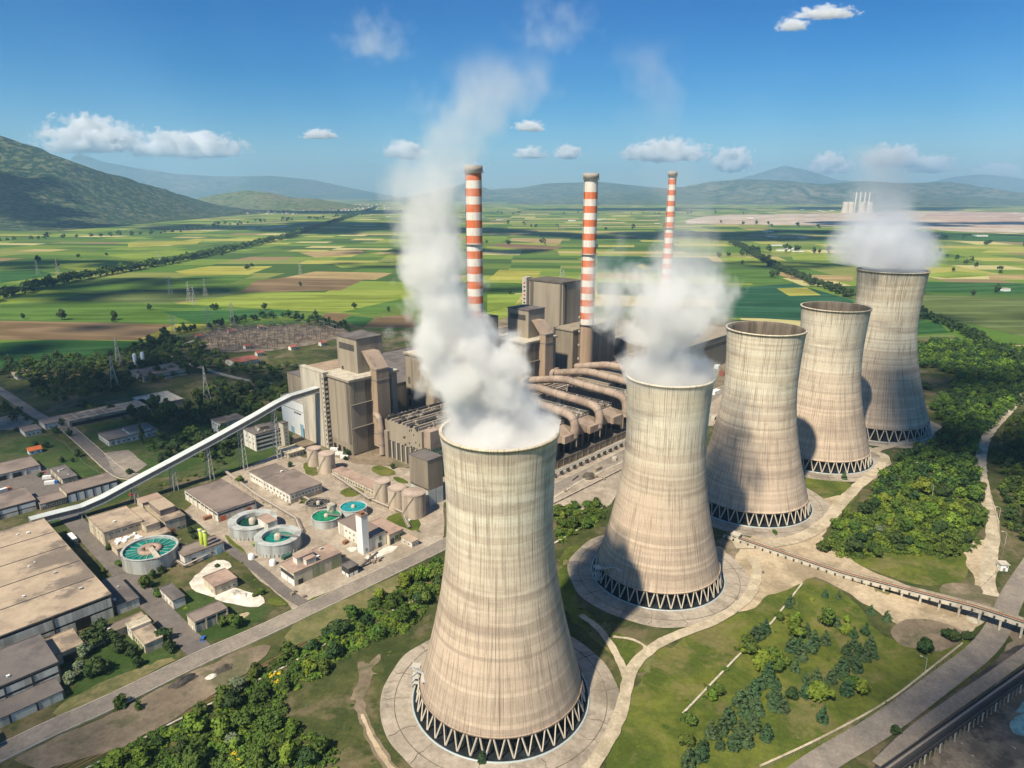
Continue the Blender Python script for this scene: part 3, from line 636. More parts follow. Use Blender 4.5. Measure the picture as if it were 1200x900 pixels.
# ------------------------------------------------------------------ striped chimneys
M['ch_orange'] = worn('faded_orange_paint', (.62,.15,.05), (.55,.15,.06), .15, (.50,.33,.24), .35, .25, streak=True)
M['ch_white'] = worn('dirty_white_paint', (.72,.68,.61), (.64,.59,.52), .15, (.40,.26,.18), .35, .2, streak=True)
M['ch_conc'] = worn('chimney_concrete', (.38,.27,.18), (.33,.235,.16), .06, (.2,.15,.11), .4, .05, streak=True)
M['ch_cap'] = worn('sooty_concrete', (.34,.31,.27), (.27,.24,.21), .2, (.12,.1,.09), .4, .1)
def chimney(a, b, h, rt, rb, ztop, period, nb, label, ladder=True, white_z=None):
    X, Y = wab(a, b)
    root = empty('chimney', (X, Y, 0), 0, label, 'chimney', 'red and white striped chimneys')
    def rr(z): return rb+(rt-rb)*(z/h)
    zs = [(0, 2)]; z = ztop; cuts = []
    for i in range(nb): cuts.append((z, 0)); z -= period/2; cuts.append((z, 1)); z -= period/2
    cuts.append((z, 2))
    prof = [(rr(h-5), h-5)]; mis = []
    seq = [(h-5, 3)]+cuts+[(0, 2)]
    pr = []; ms = []
    for i in range(len(seq)-1):
        z0, mi = seq[i]; z1 = seq[i+1][0]; 
        if i == 0: mi = 1
        k = max(1, int((z0-z1)/6))
        for j in range(k): pr.append((rr(z0-(z0-z1)*j/k), z0-(z0-z1)*j/k)); ms.append(mi)
    pr.append((rr(0), 0))
    s = MB(); s.lathe(pr, 40, mis=ms); s.build('shaft', [M['ch_orange'], M['ch_white'], M['ch_conc'], M['ch_cap']], root)
    c = MB(); c.lathe([(rt+.1, h-5), (rt+1.0, h-4.6), (rt+1.0, h), (rt-.9, h), (rt-.9, h-6)], 40); c.build('cap', M['ch_cap'], root)
    f = MB(); f.disc(rt-.9, h-2.5, 30); f.build('flue', M['dark'], root)
    zl = [h-5.6, ztop-4.55*period, ztop-nb*period+1]
    for z in zl:
        if z < 10: continue
        p = MB(); r = rr(z); p.lathe([(r-.1, z-.5), (r+1.5, z-.25), (r+1.5, z+.05), (r-.1, z+.05)], 40, smooth=False)
        for i in range(24):
            t = 2*math.pi*i/24; p.bar(((r+1.4)*math.cos(t), (r+1.4)*math.sin(t), z), ((r+1.4)*math.cos(t), (r+1.4)*math.sin(t), z+1.2), .1)
        p.lathe([(r+1.42, z+1.1), (r+1.42, z+1.25), (r+1.34, z+1.25)], 40); p.build('gallery', M['steel'], root)
    l = MB(); t = R(205)
    for q in (-.3, .3):
        l.bar(((rb+.35)*math.cos(t)-q*math.sin(t), (rb+.35)*math.sin(t)+q*math.cos(t), 5), ((rt+.35)*math.cos(t)-q*math.sin(t), (rt+.35)*math.sin(t)+q*math.cos(t), h-5), .14)
    l.build('ladder', M['steel_dark'], root)
    for i in range(5):
        z = 14+i*14
        q = MB(); q.box(rr(z)-.2, -.7, z, rr(z)+1.6, .7, z+1.8); o = q.build('platform_box', M['steel_pale'], root); o.rotation_euler = (0, 0, R(195))
    return root
chimney(409, -425, 211, 6.8, 7.2, 206-.5, 12.7, 10, 'tallest looking striped chimney, the leftmost, rising behind the front steam plume')
chimney(540, -402, 207, 6.5, 7.3, 190, 12.7, 10, 'middle striped chimney with a bare tan concrete foot between the steam plumes')
chimney(768, -449, 214, 4.7, 7.6, 205, 12.7, 10, 'rightmost and thinnest striped chimney half veiled by steam')
# ------------------------------------------------------------------ steam
def steam_mat(name, pts, dens, seed, nscale=.035, soft=.5, amp=1.0, color=(.995,.99,.98), warp=18, floor=0.0, hole=.0, aniso=0.0):
    """pts: list of (z, cx, cy, radius, density factor), rising"""
    m = bpy.data.materials.new(name); m.use_nodes = True; nt = m.node_tree; nt.nodes.remove(nt.nodes['Principled BSDF']); g = N(nt)
    p = g.pos(); x = g.sep(p); z0, z1 = pts[0][0], pts[-1][0]
    zn = g.math('DIVIDE', g.math('SUBTRACT', x[2], z0), z1-z0, True)
    cxs = [q[1] for q in pts]; cys = [q[2] for q in pts]; rs = [q[3] for q in pts]
    bx0, by0 = min(cxs)-1, min(cys)-1; sx, sy, sr = max(cxs)-bx0+1, max(cys)-by0+1, max(rs)*1.05
    def curve(vals, lo, sc_):
        n = nt.nodes.new('ShaderNodeFloatCurve'); nt.links.new(zn, n.inputs['Value']); c = n.mapping.curves[0]
        data = [((q[0]-z0)/(z1-z0), (v-lo)/sc_) for q, v in zip(pts, vals)]
        c.points[0].location = data[0]; c.points[1].location = data[-1]
        for d in data[1:-1]: c.points.new(*d)
        n.mapping.use_clip = False; n.mapping.update()
        return g.math('ADD', g.math('MULTIPLY', n.outputs[0], sc_), lo)
    cx, cyy, rr = curve(cxs, bx0, sx), curve(cys, by0, sy), curve(rs, 0, sr); df = curve([q[4] for q in pts], 0, 1.05)
    nz_ = nt.nodes.new('ShaderNodeTexNoise'); nt.links.new(g.vmath('ADD', p, (seed*31., seed*17., 0.)), nz_.inputs['Vector']); nz_.inputs['Scale'].default_value = nscale*.8; nz_.inputs['Detail'].default_value = 2
    w = g.vmath('MULTIPLY', g.vmath('SUBTRACT', nz_.outputs['Color'], (.5,.5,.5)), (warp, warp, warp)); 
    amtz = g.math('MULTIPLY', zn, 1.0); wx = g.sep(w)
    keep = g.ramp(zn, 0.0, .12)
    dx = g.math('SUBTRACT', g.math('ADD', x[0], g.math('MULTIPLY', wx[0], keep)), cx); dy = g.math('SUBTRACT', g.math('ADD', x[1], g.math('MULTIPLY', wx[1], keep)), cyy)
    d = g.math('SQRT', g.math('ADD', g.math('MULTIPLY', dx, dx), g.math('MULTIPLY', dy, dy)))
    e = g.math('SUBTRACT', 1.0, g.math('DIVIDE', d, rr))
    n = g.noise(g.vmath('ADD', g.vmath('MULTIPLY', p, (1., 1., .75)), (seed*11., 0., seed*5.)), nscale, 7, .58, .2)
    vo = nt.nodes.new('ShaderNodeTexVoronoi'); vo.feature = 'SMOOTH_F1'; vo.inputs['Scale'].default_value = nscale*1.5; vo.inputs['Smoothness'].default_value = .35
    vo.inputs['Detail'].default_value = 2.0; vo.inputs['Roughness'].default_value = .55; vo.inputs['Lacunarity'].default_value = 2.3
    nt.links.new(g.vmath('ADD', g.vmath('MULTIPLY', p, (1., 1., .85)), g.vmath('MULTIPLY', w, (.35,.35,.35))), vo.inputs['Vector'])
    bil = g.math('MULTIPLY', g.math('SUBTRACT', .60, vo.outputs['Distance']), 1.25*amp*.55)
    nn = g.math('ADD', g.math('MULTIPLY', g.math('SUBTRACT', n, .5), amp*1.75), bil)
    keep2 = g.math('ADD', g.math('MULTIPLY', keep, .85), .15)
    e = g.math('ADD', e, g.math('MULTIPLY', g.math('SUBTRACT', 1.0, keep), .9))
    val = g.math('ADD', g.math('ADD', e, g.math('MULTIPLY', nn, keep2)), floor-hole)
    den = g.math('MULTIPLY', g.math('MULTIPLY', g.ramp(val, 0.0, soft), df), dens)
    den = g.math('MULTIPLY', den, g.ramp(zn, 1.0, .93))
    pv = nt.nodes.new('ShaderNodeVolumePrincipled'); pv.inputs['Color'].default_value = (*color, 1); pv.inputs['Anisotropy'].default_value = aniso
    nt.links.new(den, pv.inputs['Density']); nt.links.new(pv.outputs[0], nt.nodes['Material Output'].inputs['Volume'])
    return m
def steam(name, P, Y, dens, seed, label, base=None, margin=1.45, **kw):
    """P: (px, py, radius px, density) from the mouth up, surveyed at distance Y (or each its own)"""
    pts = []
    for i, q in enumerate(P):
        yy = Y if len(q) < 5 else q[4]
        z = zat(yy, q[1]); zc = yy*CP+(CAM_H-z)*SPI
        pts.append((z, (q[0]-600)/FPX*zc, yy, q[2]/FPX*zc, q[3]))
    if base: 
        bz, bx, by, br, bd = base; pts = [(bz-6, bx, by, br*.77, bd), (bz+1, bx, by, br*.77, bd)]+[q for q in pts if q[0] > bz+4]
    m = steam_mat(name, pts, dens, seed, **kw)
    mb = MB(); T = []
    zz = np.linspace(pts[0][0], pts[-1][0], 16)
    for z in zz:
        f = [np.interp(z, [q[0] for q in pts], [q[i] for q in pts]) for i in (1, 2, 3)]
        mg = margin if not base or z > base[0]+6 else 1.33
        T.append((f[0], f[1], z, f[2]*mg))
    n = 20; vs = []
    for (cx, cyy, z, r) in T: vs += [(cx+r*math.cos(2*math.pi*k/n), cyy+r*math.sin(2*math.pi*k/n), z) for k in range(n)]
    fs = [(i*n+k, i*n+(k+1)%n, (i+1)*n+(k+1)%n, (i+1)*n+k) for i in range(len(T)-1) for k in range(n)]+[tuple(range(n))[::-1], tuple((len(T)-1)*n+k for k in range(n))]
    return tag(mb.add(vs, fs).build(name, m), label, 'steam')
def rim(i): 
    o, pr = TWS[i]; return (pr[-1][1], o.location[0], o.location[1], pr[-1][0]-.9, 1.0)
Y1, Y2, Y5 = TWS[0][0].location[1], TWS[1][0].location[1], TWS[4][0].location[1]
steam('steam_plume', [(588,505,64,1),(582,485,62,1),(568,460,62,1),(550,430,66,1),(533,395,62,1),(522,360,54,.95),(520,320,46,.7),(512,280,44,.45),(505,240,44,.28),(505,205,46,.16),(518,175,54,.09),(545,150,62,.08),(565,120,70,.075),(575,90,68,.055),(565,50,75,.02)],
      Y1, .30, 3, 'thick white steam plume rising from the nearest cooling tower', base=rim(0), nscale=.058, amp=1.05, warp=26, soft=.5, floor=.2)
steam('steam_plume', [(783,440,48,1),(782,425,47,1),(780,405,48,1),(783,380,66,.8),(785,350,76,.65),(790,325,64,.42),(800,300,50,.2),(803,270,36,.10),(797,235,36,.06),(787,200,40,.03),(775,150,40,.025),(765,110,42,.05),(762,70,42,.05),(765,35,32,.02)],
      Y2, .14, 8, 'grey white steam cloud billowing from the second cooling tower', base=rim(1), nscale=.05, amp=1.15, warp=28, soft=.5, floor=.26)
w_ = steam('wisp', [(765,402,20,.5),(742,385,26,.8),(720,368,32,.8),(705,350,34,.8),(698,330,30,.6),(703,310,22,.35),(715,290,18,.2),(725,268,16,.08)], Y2, .10, 12, None, nscale=.05, amp=1.3, warp=26, soft=.6)
for k_ in ('label', 'category'):
    if k_ in w_: del w_[k_]
w_.parent = [o for o in COL.objects if o.name.startswith('steam_plume')][-1]
steam('steam_plume', [(1036,318,42,1),(1037,308,54,1),(1038,295,56,1),(1037,280,54,.9),(1036,262,48,.5),(1036,240,38,.25),(1038,215,36,.13),(1036,190,36,.10),(1030,165,34,.03)],
      Y5, .15, 5, 'low bluish steam cap sitting on the farthest cooling tower', base=rim(4), nscale=.03, amp=.6, warp=20, soft=.9, floor=.25, color=(.93,.95,.98))
# ------------------------------------------------------------------ clouds
def cloud_mat(seed, dens, nscale=2.6, amp=1.9, stretch=1.0, soft=.22):
    m = bpy.data.materials.new('cumulus'); m.use_nodes = True; nt = m.node_tree; nt.nodes.remove(nt.nodes['Principled BSDF']); g = N(nt)
    o = g.objco(); x = g.sep(o)
    zz = g.math('MAXIMUM', x[2], g.math('MULTIPLY', x[2], -3.0))
    r = g.math('SQRT', g.math('ADD', g.math('ADD', g.math('MULTIPLY', x[0], x[0]), g.math('MULTIPLY', x[1], x[1])), g.math('MULTIPLY', zz, zz)))
    n = g.noise(g.vmath('ADD', g.vmath('MULTIPLY', o, (stretch, 1., 1.)), (seed*7.1, seed*3.3, 0.)), nscale, 6, .6)
    v = g.math('ADD', g.math('SUBTRACT', .72, r), g.math('MULTIPLY', g.math('SUBTRACT', n, .5), amp))
    den = g.math('MULTIPLY', g.ramp(v, 0, soft), dens)
    pv = nt.nodes.new('ShaderNodeVolumePrincipled'); pv.inputs['Color'].default_value = (1,1,1,1); pv.inputs['Anisotropy'].default_value = -.1
    nt.links.new(den, pv.inputs['Density']); nt.links.new(pv.outputs[0], nt.nodes['Material Output'].inputs['Volume'])
    return m
def cloud(x0, x1, y0, y1, label, seed, Y=34000, dens=.02, **kw):
    zc = Y*CP; X = ((x0+x1)/2-600)/FPX*zc; rx = (x1-x0)/2/FPX*zc; zt, zb_ = zat(Y, y0), zat(Y, y1)
    bm_ = MB(); n = 24; vs = []; fs = []
    for i in range(13):
        t = math.pi*i/12
        for k in range(n): vs.append((math.sin(t)*math.cos(6.2832*k/n), math.sin(t)*math.sin(6.2832*k/n), max(-.45, math.cos(t))))
    for i in range(12):
        for k in range(n): fs.append((i*n+k, (i+1)*n+k, (i+1)*n+(k+1)%n, i*n+(k+1)%n))
    o = bm_.add(vs, fs).build('cloud', cloud_mat(seed, dens, **kw), loc=(X, Y, zb_+(zt-zb_)*.31)); hh = (zt-zb_)/1.45
    o.scale = (rx*1.15, max(700, rx*.5), hh*1.15)
    return tag(o, label, 'cloud')
if True:
    cloud(50, 185, 132, 186, 'largest white cumulus cloud, above the slope of the left mountain', 1, stretch=1.6)
    cloud(150, 300, 150, 190, 'long tail of white cumulus trailing right of the largest cloud', 2, stretch=2.2)
    cloud(355, 402, 150, 165, 'tiny flat cloud alone between the mountain cloud and the steam', 3, dens=.01)
    cloud(448, 506, 162, 190, 'small puffy cloud just left of the front steam plume', 4)
    cloud(598, 642, 170, 188, 'small cloud between the leftmost and middle chimneys, left one of two', 5)
    cloud(646, 682, 168, 189, 'small cloud just left of the middle chimney top', 6)
    cloud(600, 640, 139, 156, 'small thin cloud higher than the pair between the chimneys', 7, dens=.01)
    cloud(720, 835, 160, 194, 'long ragged cloud behind the rightmost chimney top', 8, stretch=2)
    cloud(828, 884, 168, 206, 'ragged cloud just right of the rightmost chimney', 9, stretch=1.5)
    cloud(938, 1000, 176, 208, 'cloud low over the range left of the farthest tower steam', 10, stretch=1.5)
    cloud(1050, 1125, 180, 206, 'faint cloud low over the range right of the farthest tower steam', 11, dens=.01, stretch=1.5)
    cloud(903, 985, 5, 24, 'wispy cloud at the upper right edge of the sky', 12, dens=.004, stretch=2)
    cloud(888, 930, 18, 38, 'small wispy cloud just under the one at the upper right', 13, dens=.004)
cloud(395, 505, 0, 85, 'thin torn wisp of vapour high above the left of the front plume', 21, Y=9000, dens=.0011, nscale=3.2, amp=2.6, soft=1.0)
cloud(590, 700, -30, 75, 'thin streak of vapour high above the leftmost chimney', 22, Y=9000, dens=.0008, nscale=3.0, amp=2.6, soft=1.0)
cloud(1000, 1080, 166, 200, 'ragged low cloud behind the farthest tower steam', 23, dens=.012, stretch=1.6)
cloud(1130, 1200, 188, 212, 'faint long cloud low at the right edge', 24, dens=.006, stretch=2.2)
cloud(520, 580, 188, 204, 'faint low cloud strip behind the leftmost chimney top', 25, dens=.005, stretch=2.2)
# clouds overhead, outside the picture: their shadows dapple the plain
M['cloud_white'] = plain('cloud_white', (.85,.85,.86), 1)
def overhead(px, py, rx, ry, alt, seed, world=None, label=None):
    gx, gy = world or G(px, py); s = alt/math.tan(R(SUN_EL))
    X, Y = gx-math.sin(R(SUN_AZ))*s, gy-math.cos(R(SUN_AZ))*s
    mb = MB(); rnd = random.Random(seed); 
    for q in range(26):
        a = rnd.uniform(0, 6.283); rr_ = math.sqrt(rnd.random())
        if q > 14: rr_ = rnd.uniform(.8, 1.15)
        s_ = rnd.uniform(.25, .45) if q <= 14 else rnd.uniform(.06, .18)
        cxx, cyy = math.cos(a)*rr_*rx, math.sin(a)*rr_*ry; sr = s_*min(rx, ry)*1.2; vs = []; fs = []; n = 12
        for i in range(7):
            t = math.pi*i/6
            for k in range(n): 
                d = 1+.35*mnoise.noise((k*.9+seed, i*.8, q)); vs.append((cxx+sr*1.3*d*math.sin(t)*math.cos(6.2832*k/n), cyy+sr*d*math.sin(t)*math.sin(6.2832*k/n), alt+sr*.5*math.cos(t)*d))
        for i in range(6):
            for k in range(n): fs.append((i*n+k, i*n+(k+1)%n, (i+1)*n+(k+1)%n, (i+1)*n+k))
        mb.add([(v[0]+X, v[1]+Y, v[2]) for v in vs], fs, 0, True)
    ev = math.degrees(math.atan2(alt-190, math.hypot(X, Y))); 
    if Y > 0 and abs(X) < Y: 
        vz = math.degrees(math.atan2(alt+ry*.6-190, Y+ry*1.5)); 
        if math.degrees(math.atan2(alt-190-ry, Y+ry*1.3)) < 14.5: print('OVERHEAD VISIBLE?', px, py, world, round(X), round(Y))
    return tag(mb.build('cloud', M['cloud_white']), 'white cumulus overhead, above the top edge of the picture', 'cloud', 'clouds overhead above the picture')
SH = [(120,450,190,70,1650),(230,490,110,45,1700),(60,500,120,60,1650),(1185,520,90,60,1650),(1130,450,90,40,1650),(1235,850,50,40,1600),(20,900,40,25,1600),
      (100,410,350,60,1700),(260,385,260,50,1700),(60,345,330,110,1700),(340,300,380,160,1800),(160,330,200,60,1800),(520,295,400,110,1800),(700,300,500,130,1800),(640,340,260,45,1750),(900,310,350,90,1800),
      (1100,335,330,90,1800),(1150,375,260,45,1750),(950,275,900,330,2300),(1150,280,500,200,2200),(760,275,700,260,2300),(480,270,600,300,2300),(250,285,420,160,2000),(30,310,280,120,1900),(350,265,700,420,2300),(640,262,900,420,2600),(1100,262,900,350,2600),(470,310,180,70,1800)]
SH = [q for i, q in enumerate(SH) if i < 8 or i % 3 != 1]
for i, q in enumerate(SH): overhead(*q, seed=i+3)
for i, (wx, wy, rx, ry, al) in enumerate([(-4300,4700,420,260,2600),(-3000,4500,260,420,2500),(-3300,4300,520,330,2300),(-2450,4000,330,180,2300),(-4200,5200,650,400,2400),(-1500,7000,900,500,3300),(1500,8000,1200,600,3700),(4500,8500,1500,700,3900)]): overhead(0, 0, rx, ry, al, 80+i, world=(wx, wy))
# ------------------------------------------------------------------ buildings
_wc = {}
def unit_window(frame='steel_pale'):
    """one window: a frame ring with a mullion standing proud of a dark pane, 1 x 1, facing -y"""
    if frame not in _wc:
        m = MB(); m.box(0, -.05, 0, 1, .0, 1, 1)
        for q in ((0, 0, .07, 1), (.93, 0, 1, 1), (0, 0, 1, .07), (0, .93, 1, 1), (.47, .07, .53, .93)): m.box(q[0], -.12, q[1], q[2], -.053, q[3], 0)
        me = bpy.data.meshes.new('window'); me.from_pydata(m.v, [], m.f); me.materials.append(M[frame]); me.materials.append(M['glass']); me.polygons.foreach_set('material_index', m.m); _wc[frame] = me
    return _wc[frame]
def put_window(root, face, x, z, w, h, frame='steel_pale', name='window'):
    o = bpy.data.objects.new(name, unit_window(frame)); COL.objects.link(o); o.parent = root; o.scale = (w, 1, h)
    if face == 'R': o.location = (x, -.004, z)
    else: o.location = (-.004, x+w, z); o.rotation_euler = (0, 0, R(-90))
    return o
def fbox(root, name, face, x0, x1, z0, z1, d, mat, back=.0):
    m = MB()
    if face == 'R': m.box(x0, -d, z0, x1, -back-.003 if back == 0 else back, z1)
    else: m.box(-d, x0, z0, -back-.003 if back == 0 else back, x1, z1)
    return m.build(name, mat, root)
def rect3(near, left, right, z):
    n, l = ab(near, z), ab(left, z); r = ab(right, z)
    return (n[0]+l[0])/2, r[0], l[1], (n[1]+r[1])/2
def bld(name, rect, h, wall, roof, label, cat, feats=(), parapet=.5, group=None, z0=0, over=.25):
    a0, a1, b0, b1 = rect; la, lb = a1-a0, b1-b0
    X, Y = wab(a0, b1)
    root = empty(name, (X, Y, z0), AX, label, cat, group); h = h-z0
    MB().box(0, 0, 0, la, lb, h-.02).build('wall', M[wall], root)
    r = MB(); o = over
    if parapet:
        r.box(-o, -o, h-.25, la+o, lb+o, h)
        t = .3; pz = h+parapet
        r.box(-o, -o, h+.002, la+o, -o+t, pz); r.box(-o, lb+o-t, h+.002, la+o, lb+o, pz); r.box(-o, -o+t+.002, h+.002, -o+t, lb+o-t-.002, pz); r.box(la+o-t, -o+t+.002, h+.002, la+o, lb+o-t-.002, pz)
    else:
        r.box(-o, -o, h-.15, la+o, lb+o, h+.15)
    r.build('roof', M[roof], root)
    rnd = random.Random(int(a0*7+b0*3))
    for f in feats:
        k = f[0]
        L = la if len(f) > 1 and f[1] == 'R' else lb
        if k == 'win':   # face, n, from, to, z, w, h
            _, fc, n, x0, x1, z, w, hh = f[:8]
            for i in range(n):
                c = (x0+(x1-x0)*(i+.5)/n)*L; put_window(root, fc, c-w/2, z, w, hh, *(f[8:9]))
        elif k == 'panel':   # face, n, z0, z1, mat : big wall panels between pilasters
            _, fc, n, za, zb2, mt = f[:6]; x0, x1 = (f[6], f[7]) if len(f) > 6 else (0, 1)
            for i in range(n):
                p0 = (x0+(x1-x0)*i/n)*L+.35; p1 = (x0+(x1-x0)*(i+1)/n)*L-.35; fbox(root, 'wall_panel', fc, p0, p1, za, zb2, .12, M[mt])
        elif k == 'pil':
            _, fc, n, mt = f[:4]
            for i in range(n+1):
                c = L*i/n; fbox(root, 'pilaster', fc, c-.3, c+.3, 0, h-.3, .32, M[mt])
        elif k == 'band':   # face, z0, z1, mat
            _, fc, za, zb2, mt = f[:5]; x0, x1 = (f[5], f[6]) if len(f) > 5 else (.02, .98)
            fbox(root, 'ribbon_window' if mt in ('glass', 'dark') else 'wall_band', fc, L*x0, L*x1, za, zb2, .07, M[mt])
        elif k == 'door':
            _, fc, x, w, hh, mt = f[:6]; fbox(root, 'door', fc, L*x-w/2, L*x+w/2, 0.05, hh, .16, M[mt])
        elif k == 'vent':
            for i in range(f[1]):
                x, y, s = rnd.uniform(.1, .9)*la, rnd.uniform(.1, .9)*lb, rnd.uniform(.5, 1.1)
                v = MB(); v.box(x-s*.6, y-s*.5, h, x+s*.6, y+s*.5, h+s*.8); v.box(x-s*.75, y-s*.65, h+s*.8, x+s*.75, y+s*.65, h+s*.95); v.build('roof_vent', M['steel_pale'] if i % 2 else M['white'], root)
        elif k == 'rbox':   # x0,y0,x1,y1 fractions, height, wall mat, roof mat
            _, x0, y0, x1, y1, hh, wm, rm = f
            MB().box(x0*la, y0*lb, h, x1*la, y1*lb, h+hh).build('roof_house', M[wm], root); MB().box(x0*la-.2, y0*lb-.2, h+hh+.003, x1*la+.2, y1*lb+.2, h+hh+.3).build('roof_house_top', M[rm], root)
        elif k == 'seam':   # dark gutters across the roof, along x (n) or y
            _, ax, n, mt = f
            for i in range(1, n):
                s = MB()
                if ax == 'x': s.box(.3, lb*i/n-.3, h+.003, la-.3, lb*i/n+.3, h+.12)
                else: s.box(la*i/n-.3, .3, h+.003, la*i/n+.3, lb-.3, h+.12)
                s.build('gutter', M[mt], root)
    return root
W_ = lambda *a: a
# --- far-left sheds and the large warehouses
bld('warehouse', (29.5,76,-433,-323), 12.1, 'clad_dark', 'roof_tan', 'vast tan roofed warehouse with pale panels beside the dark works road', 'warehouse',
    [('panel','R',2,.2,5.0,'pale_panel'),('panel','R',2,6.0,10.4,'pale_panel'),('band','R',5.05,5.85,'glass'),('band','R',10.5,11.2,'dark'),('pil','R',2,'steel_dark'),('door','R',.73,6,6,'dark'),('door','R',.43,2.6,3.6,'dark'),('seam','x',5,'steel_dark'),('vent',9)], .3)
bld('warehouse', (-25,29,-440,-321), 11.0, 'clad_dark', 'roof_tan', 'tan roofed warehouse cut off by the left edge of the photo', 'warehouse',
    [('panel','R',3,.2,4.4,'pale_panel'),('panel','R',3,5.4,9.6,'pale_panel'),('band','R',4.5,5.3,'glass'),('pil','R',3,'steel_dark'),('seam','x',5,'steel_dark'),('vent',6)], .3)
bld('warehouse_annex', (77.5,87,-352,-323), 5, 'pale_panel', 'roof_dark', 'low dark roofed annex between the vast warehouse and the works road', 'annex', [('vent',2)], .2)
bld('store_building', (-25,46,-316,-290), 10, 'clad_dark', 'roof_dark', 'two storey store with two rows of pale panels at the lower left edge', 'store',
    [('panel','R',8,1.0,4.6,'pale_panel'),('panel','R',8,5.8,8.6,'pale_panel'),('pil','R',8,'steel_dark'),('band','R',8.7,9.3,'glass'),('band','R',4.7,5.5,'glass'),('vent',3)], .3)
bld('lean_to', (-25,44,-289.2,-279), 4.2, 'pale_panel', 'roof_dark', 'long single storey lean-to in front of the two storey store', 'lean-to', [('panel','R',8,.3,3.0,'pale_panel'),('pil','R',8,'steel_dark')], .15)
bld('blue_shed', (-20,20,-275,-267), 4.6, 'ltblue', 'cream_wall', 'blue grey shed with a pale roof at the lower left corner', 'shed', [('win','R',5,.1,.9,1.5,1.6,1.2)], 0)
bld('entrance_block', (47.5,58,-318,-303), 5.5, 'cream_wall', 'roof_tan', 'small tan roofed block with a dark opening in trees by the two storey store', 'building', [('door','R',.5,5,3.5,'dark')], .3)
bld('low_link_building', rect3((90,757),(80,752),(172,725),4), 4, 'cream_wall', 'roof_tan', 'long narrow low building between the vast warehouse and the clump of trees', 'building', [('win','R',6,.45,.95,1.2,1.3,1.3),('vent',2)], .25)
bld('row_house', rect3((169,756),(155,738),(190,746),5), 5, 'cream_wall', 'roof_tan', 'small tan roofed house with doors down its left side at the road corner', 'house', [('win','L',5,.05,.95,1.2,1.4,1.8,'green_panel'),('door','L',.5,1.2,2.3,'green_panel')], .3)
bld('row_house', rect3((155,739),(148,731),(175,726),6.2), 6.2, 'white_wall', 'cream_wall', 'narrow pale roofed house end joined behind the road corner house', 'house', [('win','L',2,.1,.9,3.4,1.2,1)], .3)
# --- works yard, left of the green tank
bld('pump_house', rect3((122,624),(102,607),(168,611),9.5), 9.5, 'cream_wall', 'roof_tan', 'cream pump house with stained tan roof left of the big green tank', 'pump house', [('win','L',4,.1,.9,5.5,1.1,.9),('win','R',5,.08,.95,7.4,2.6,.9),('win','R',3,.1,.6,3.4,1.4,1.2),('vent',1)], .45)
bld('pump_house', rect3((169,618),(150,597),(187,612),8.8), 8.8, 'cream_wall', 'roof_tan', 'middle section of the cream pump houses with a tan parapet roof', 'pump house', [('door','R',.4,3,4,'green_panel'),('door','R',.8,2,5,'glass')], .45)
bld('pump_house', rect3((190,613),(173,592),(217,604),8), 8, 'cream_wall', 'roof_tan', 'right end section of the cream pump houses with a box room on its roof', 'pump house', [('win','R',2,.5,.98,1.5,1.8,1.2),('rbox',.1,.3,.85,.85,3.6,'roof_brown','roof_tan'),('door','R',.25,2.4,2.8,'orange_paint')], .4)
bld('rear_shed', rect3((170,590),(158,585),(190,582),7), 7, 'cream_wall', 'roof_pink', 'pinkish roofed shed behind the cream pump houses near the gallery', 'shed', [], .2)
tr = bld('terrace', (96,124,-394,-380), 4.8, 'cream_wall', 'roof_tan', 'low terrace littered with white sacks between pump house and green tank', 'terrace', [('win','R',3,.1,.5,1.2,1.4,1.2)], .3)
rs = random.Random(4)
for i in range(14):
    a, b = rs.uniform(98, 110), rs.uniform(-392, -383); X, Y = wab(a, b); w = rs.uniform(1, 1.9)
    m = MB(); n = 8; vs = [( -w,-w*.5,0),(w,-w*.5,0),(w,w*.5,0),(-w,w*.5,0),(-w*.8,-w*.35,.7),(w*.8,-w*.4,.6),(w*.75,w*.35,.75),(-w*.85,w*.3,.6)]
    m.add(vs, [(0,3,2,1),(4,5,6,7),(0,1,5,4),(1,2,6,5),(2,3,7,6),(3,0,4,7)]); tag(m.build('sack_stack', M['white'], None, (X, Y, 5.12), rs.uniform(0, 3)), 'white sack stack dumped on the terrace beside the pump house', 'sacks', 'white sacks on the terrace')
bld('dosing_house', rect3((215,655),(208,643),(260,634),6), 6, 'white_wall', 'roof_brown', 'white dosing house with doors just right of the big green tank', 'building', [('door','R',.22,2,3.4,'glass'),('door','R',.5,2.4,3.4,'ltblue'),('door','R',.86,2.6,4.2,'ltblue'),('win','R',1,.6,.75,2,1.5,1.2)], .45)
bld('small_store', rect3((202,704),(187,689),(217,699),5), 5, 'white_wall', 'roof_dark', 'small white hut with a broken dark roof by the works road', 'hut', [('win','L',3,.1,.9,1.4,1.2,1.2),('door','L',.5,1,2.2,'wood')], .4)
bld('small_store', rect3((251,689),(239,676),(277,677),5.2), 5.2, 'cream_wall', 'roof_pink', 'cream hut with a pink roof beside the white lime spill', 'hut', [('win','R',3,.3,.95,1.6,1.5,1.2),('door','L',.3,1,2.2,'wood')], .4)
bld('small_store', rect3((228,729),(219,720),(266,713),6), 6, 'cream_wall', 'roof_brown', 'cream hut of three bays with high ribbon windows near the road junction', 'hut', [('pil','R',3,'cream_wall'),('band','R',4.2,5.1,'glass'),('door','L',.4,1.2,2.3,'white')], .3)
bld('workshop', rect3((256,600),(215.5,575),(300,586),7), 7, 'white_wall', 'roof_brown', 'brown roofed workshop nearest the gallery, left of the white sided one', 'workshop', [('band','L',4.6,5.8,'glass'),('band','R',4.6,5.8,'glass'),('door','R',.12,3,4,'orange_paint'),('pil','L',8,'white_wall'),('door','R',.8,2.4,3.6,'red_paint')], .3)
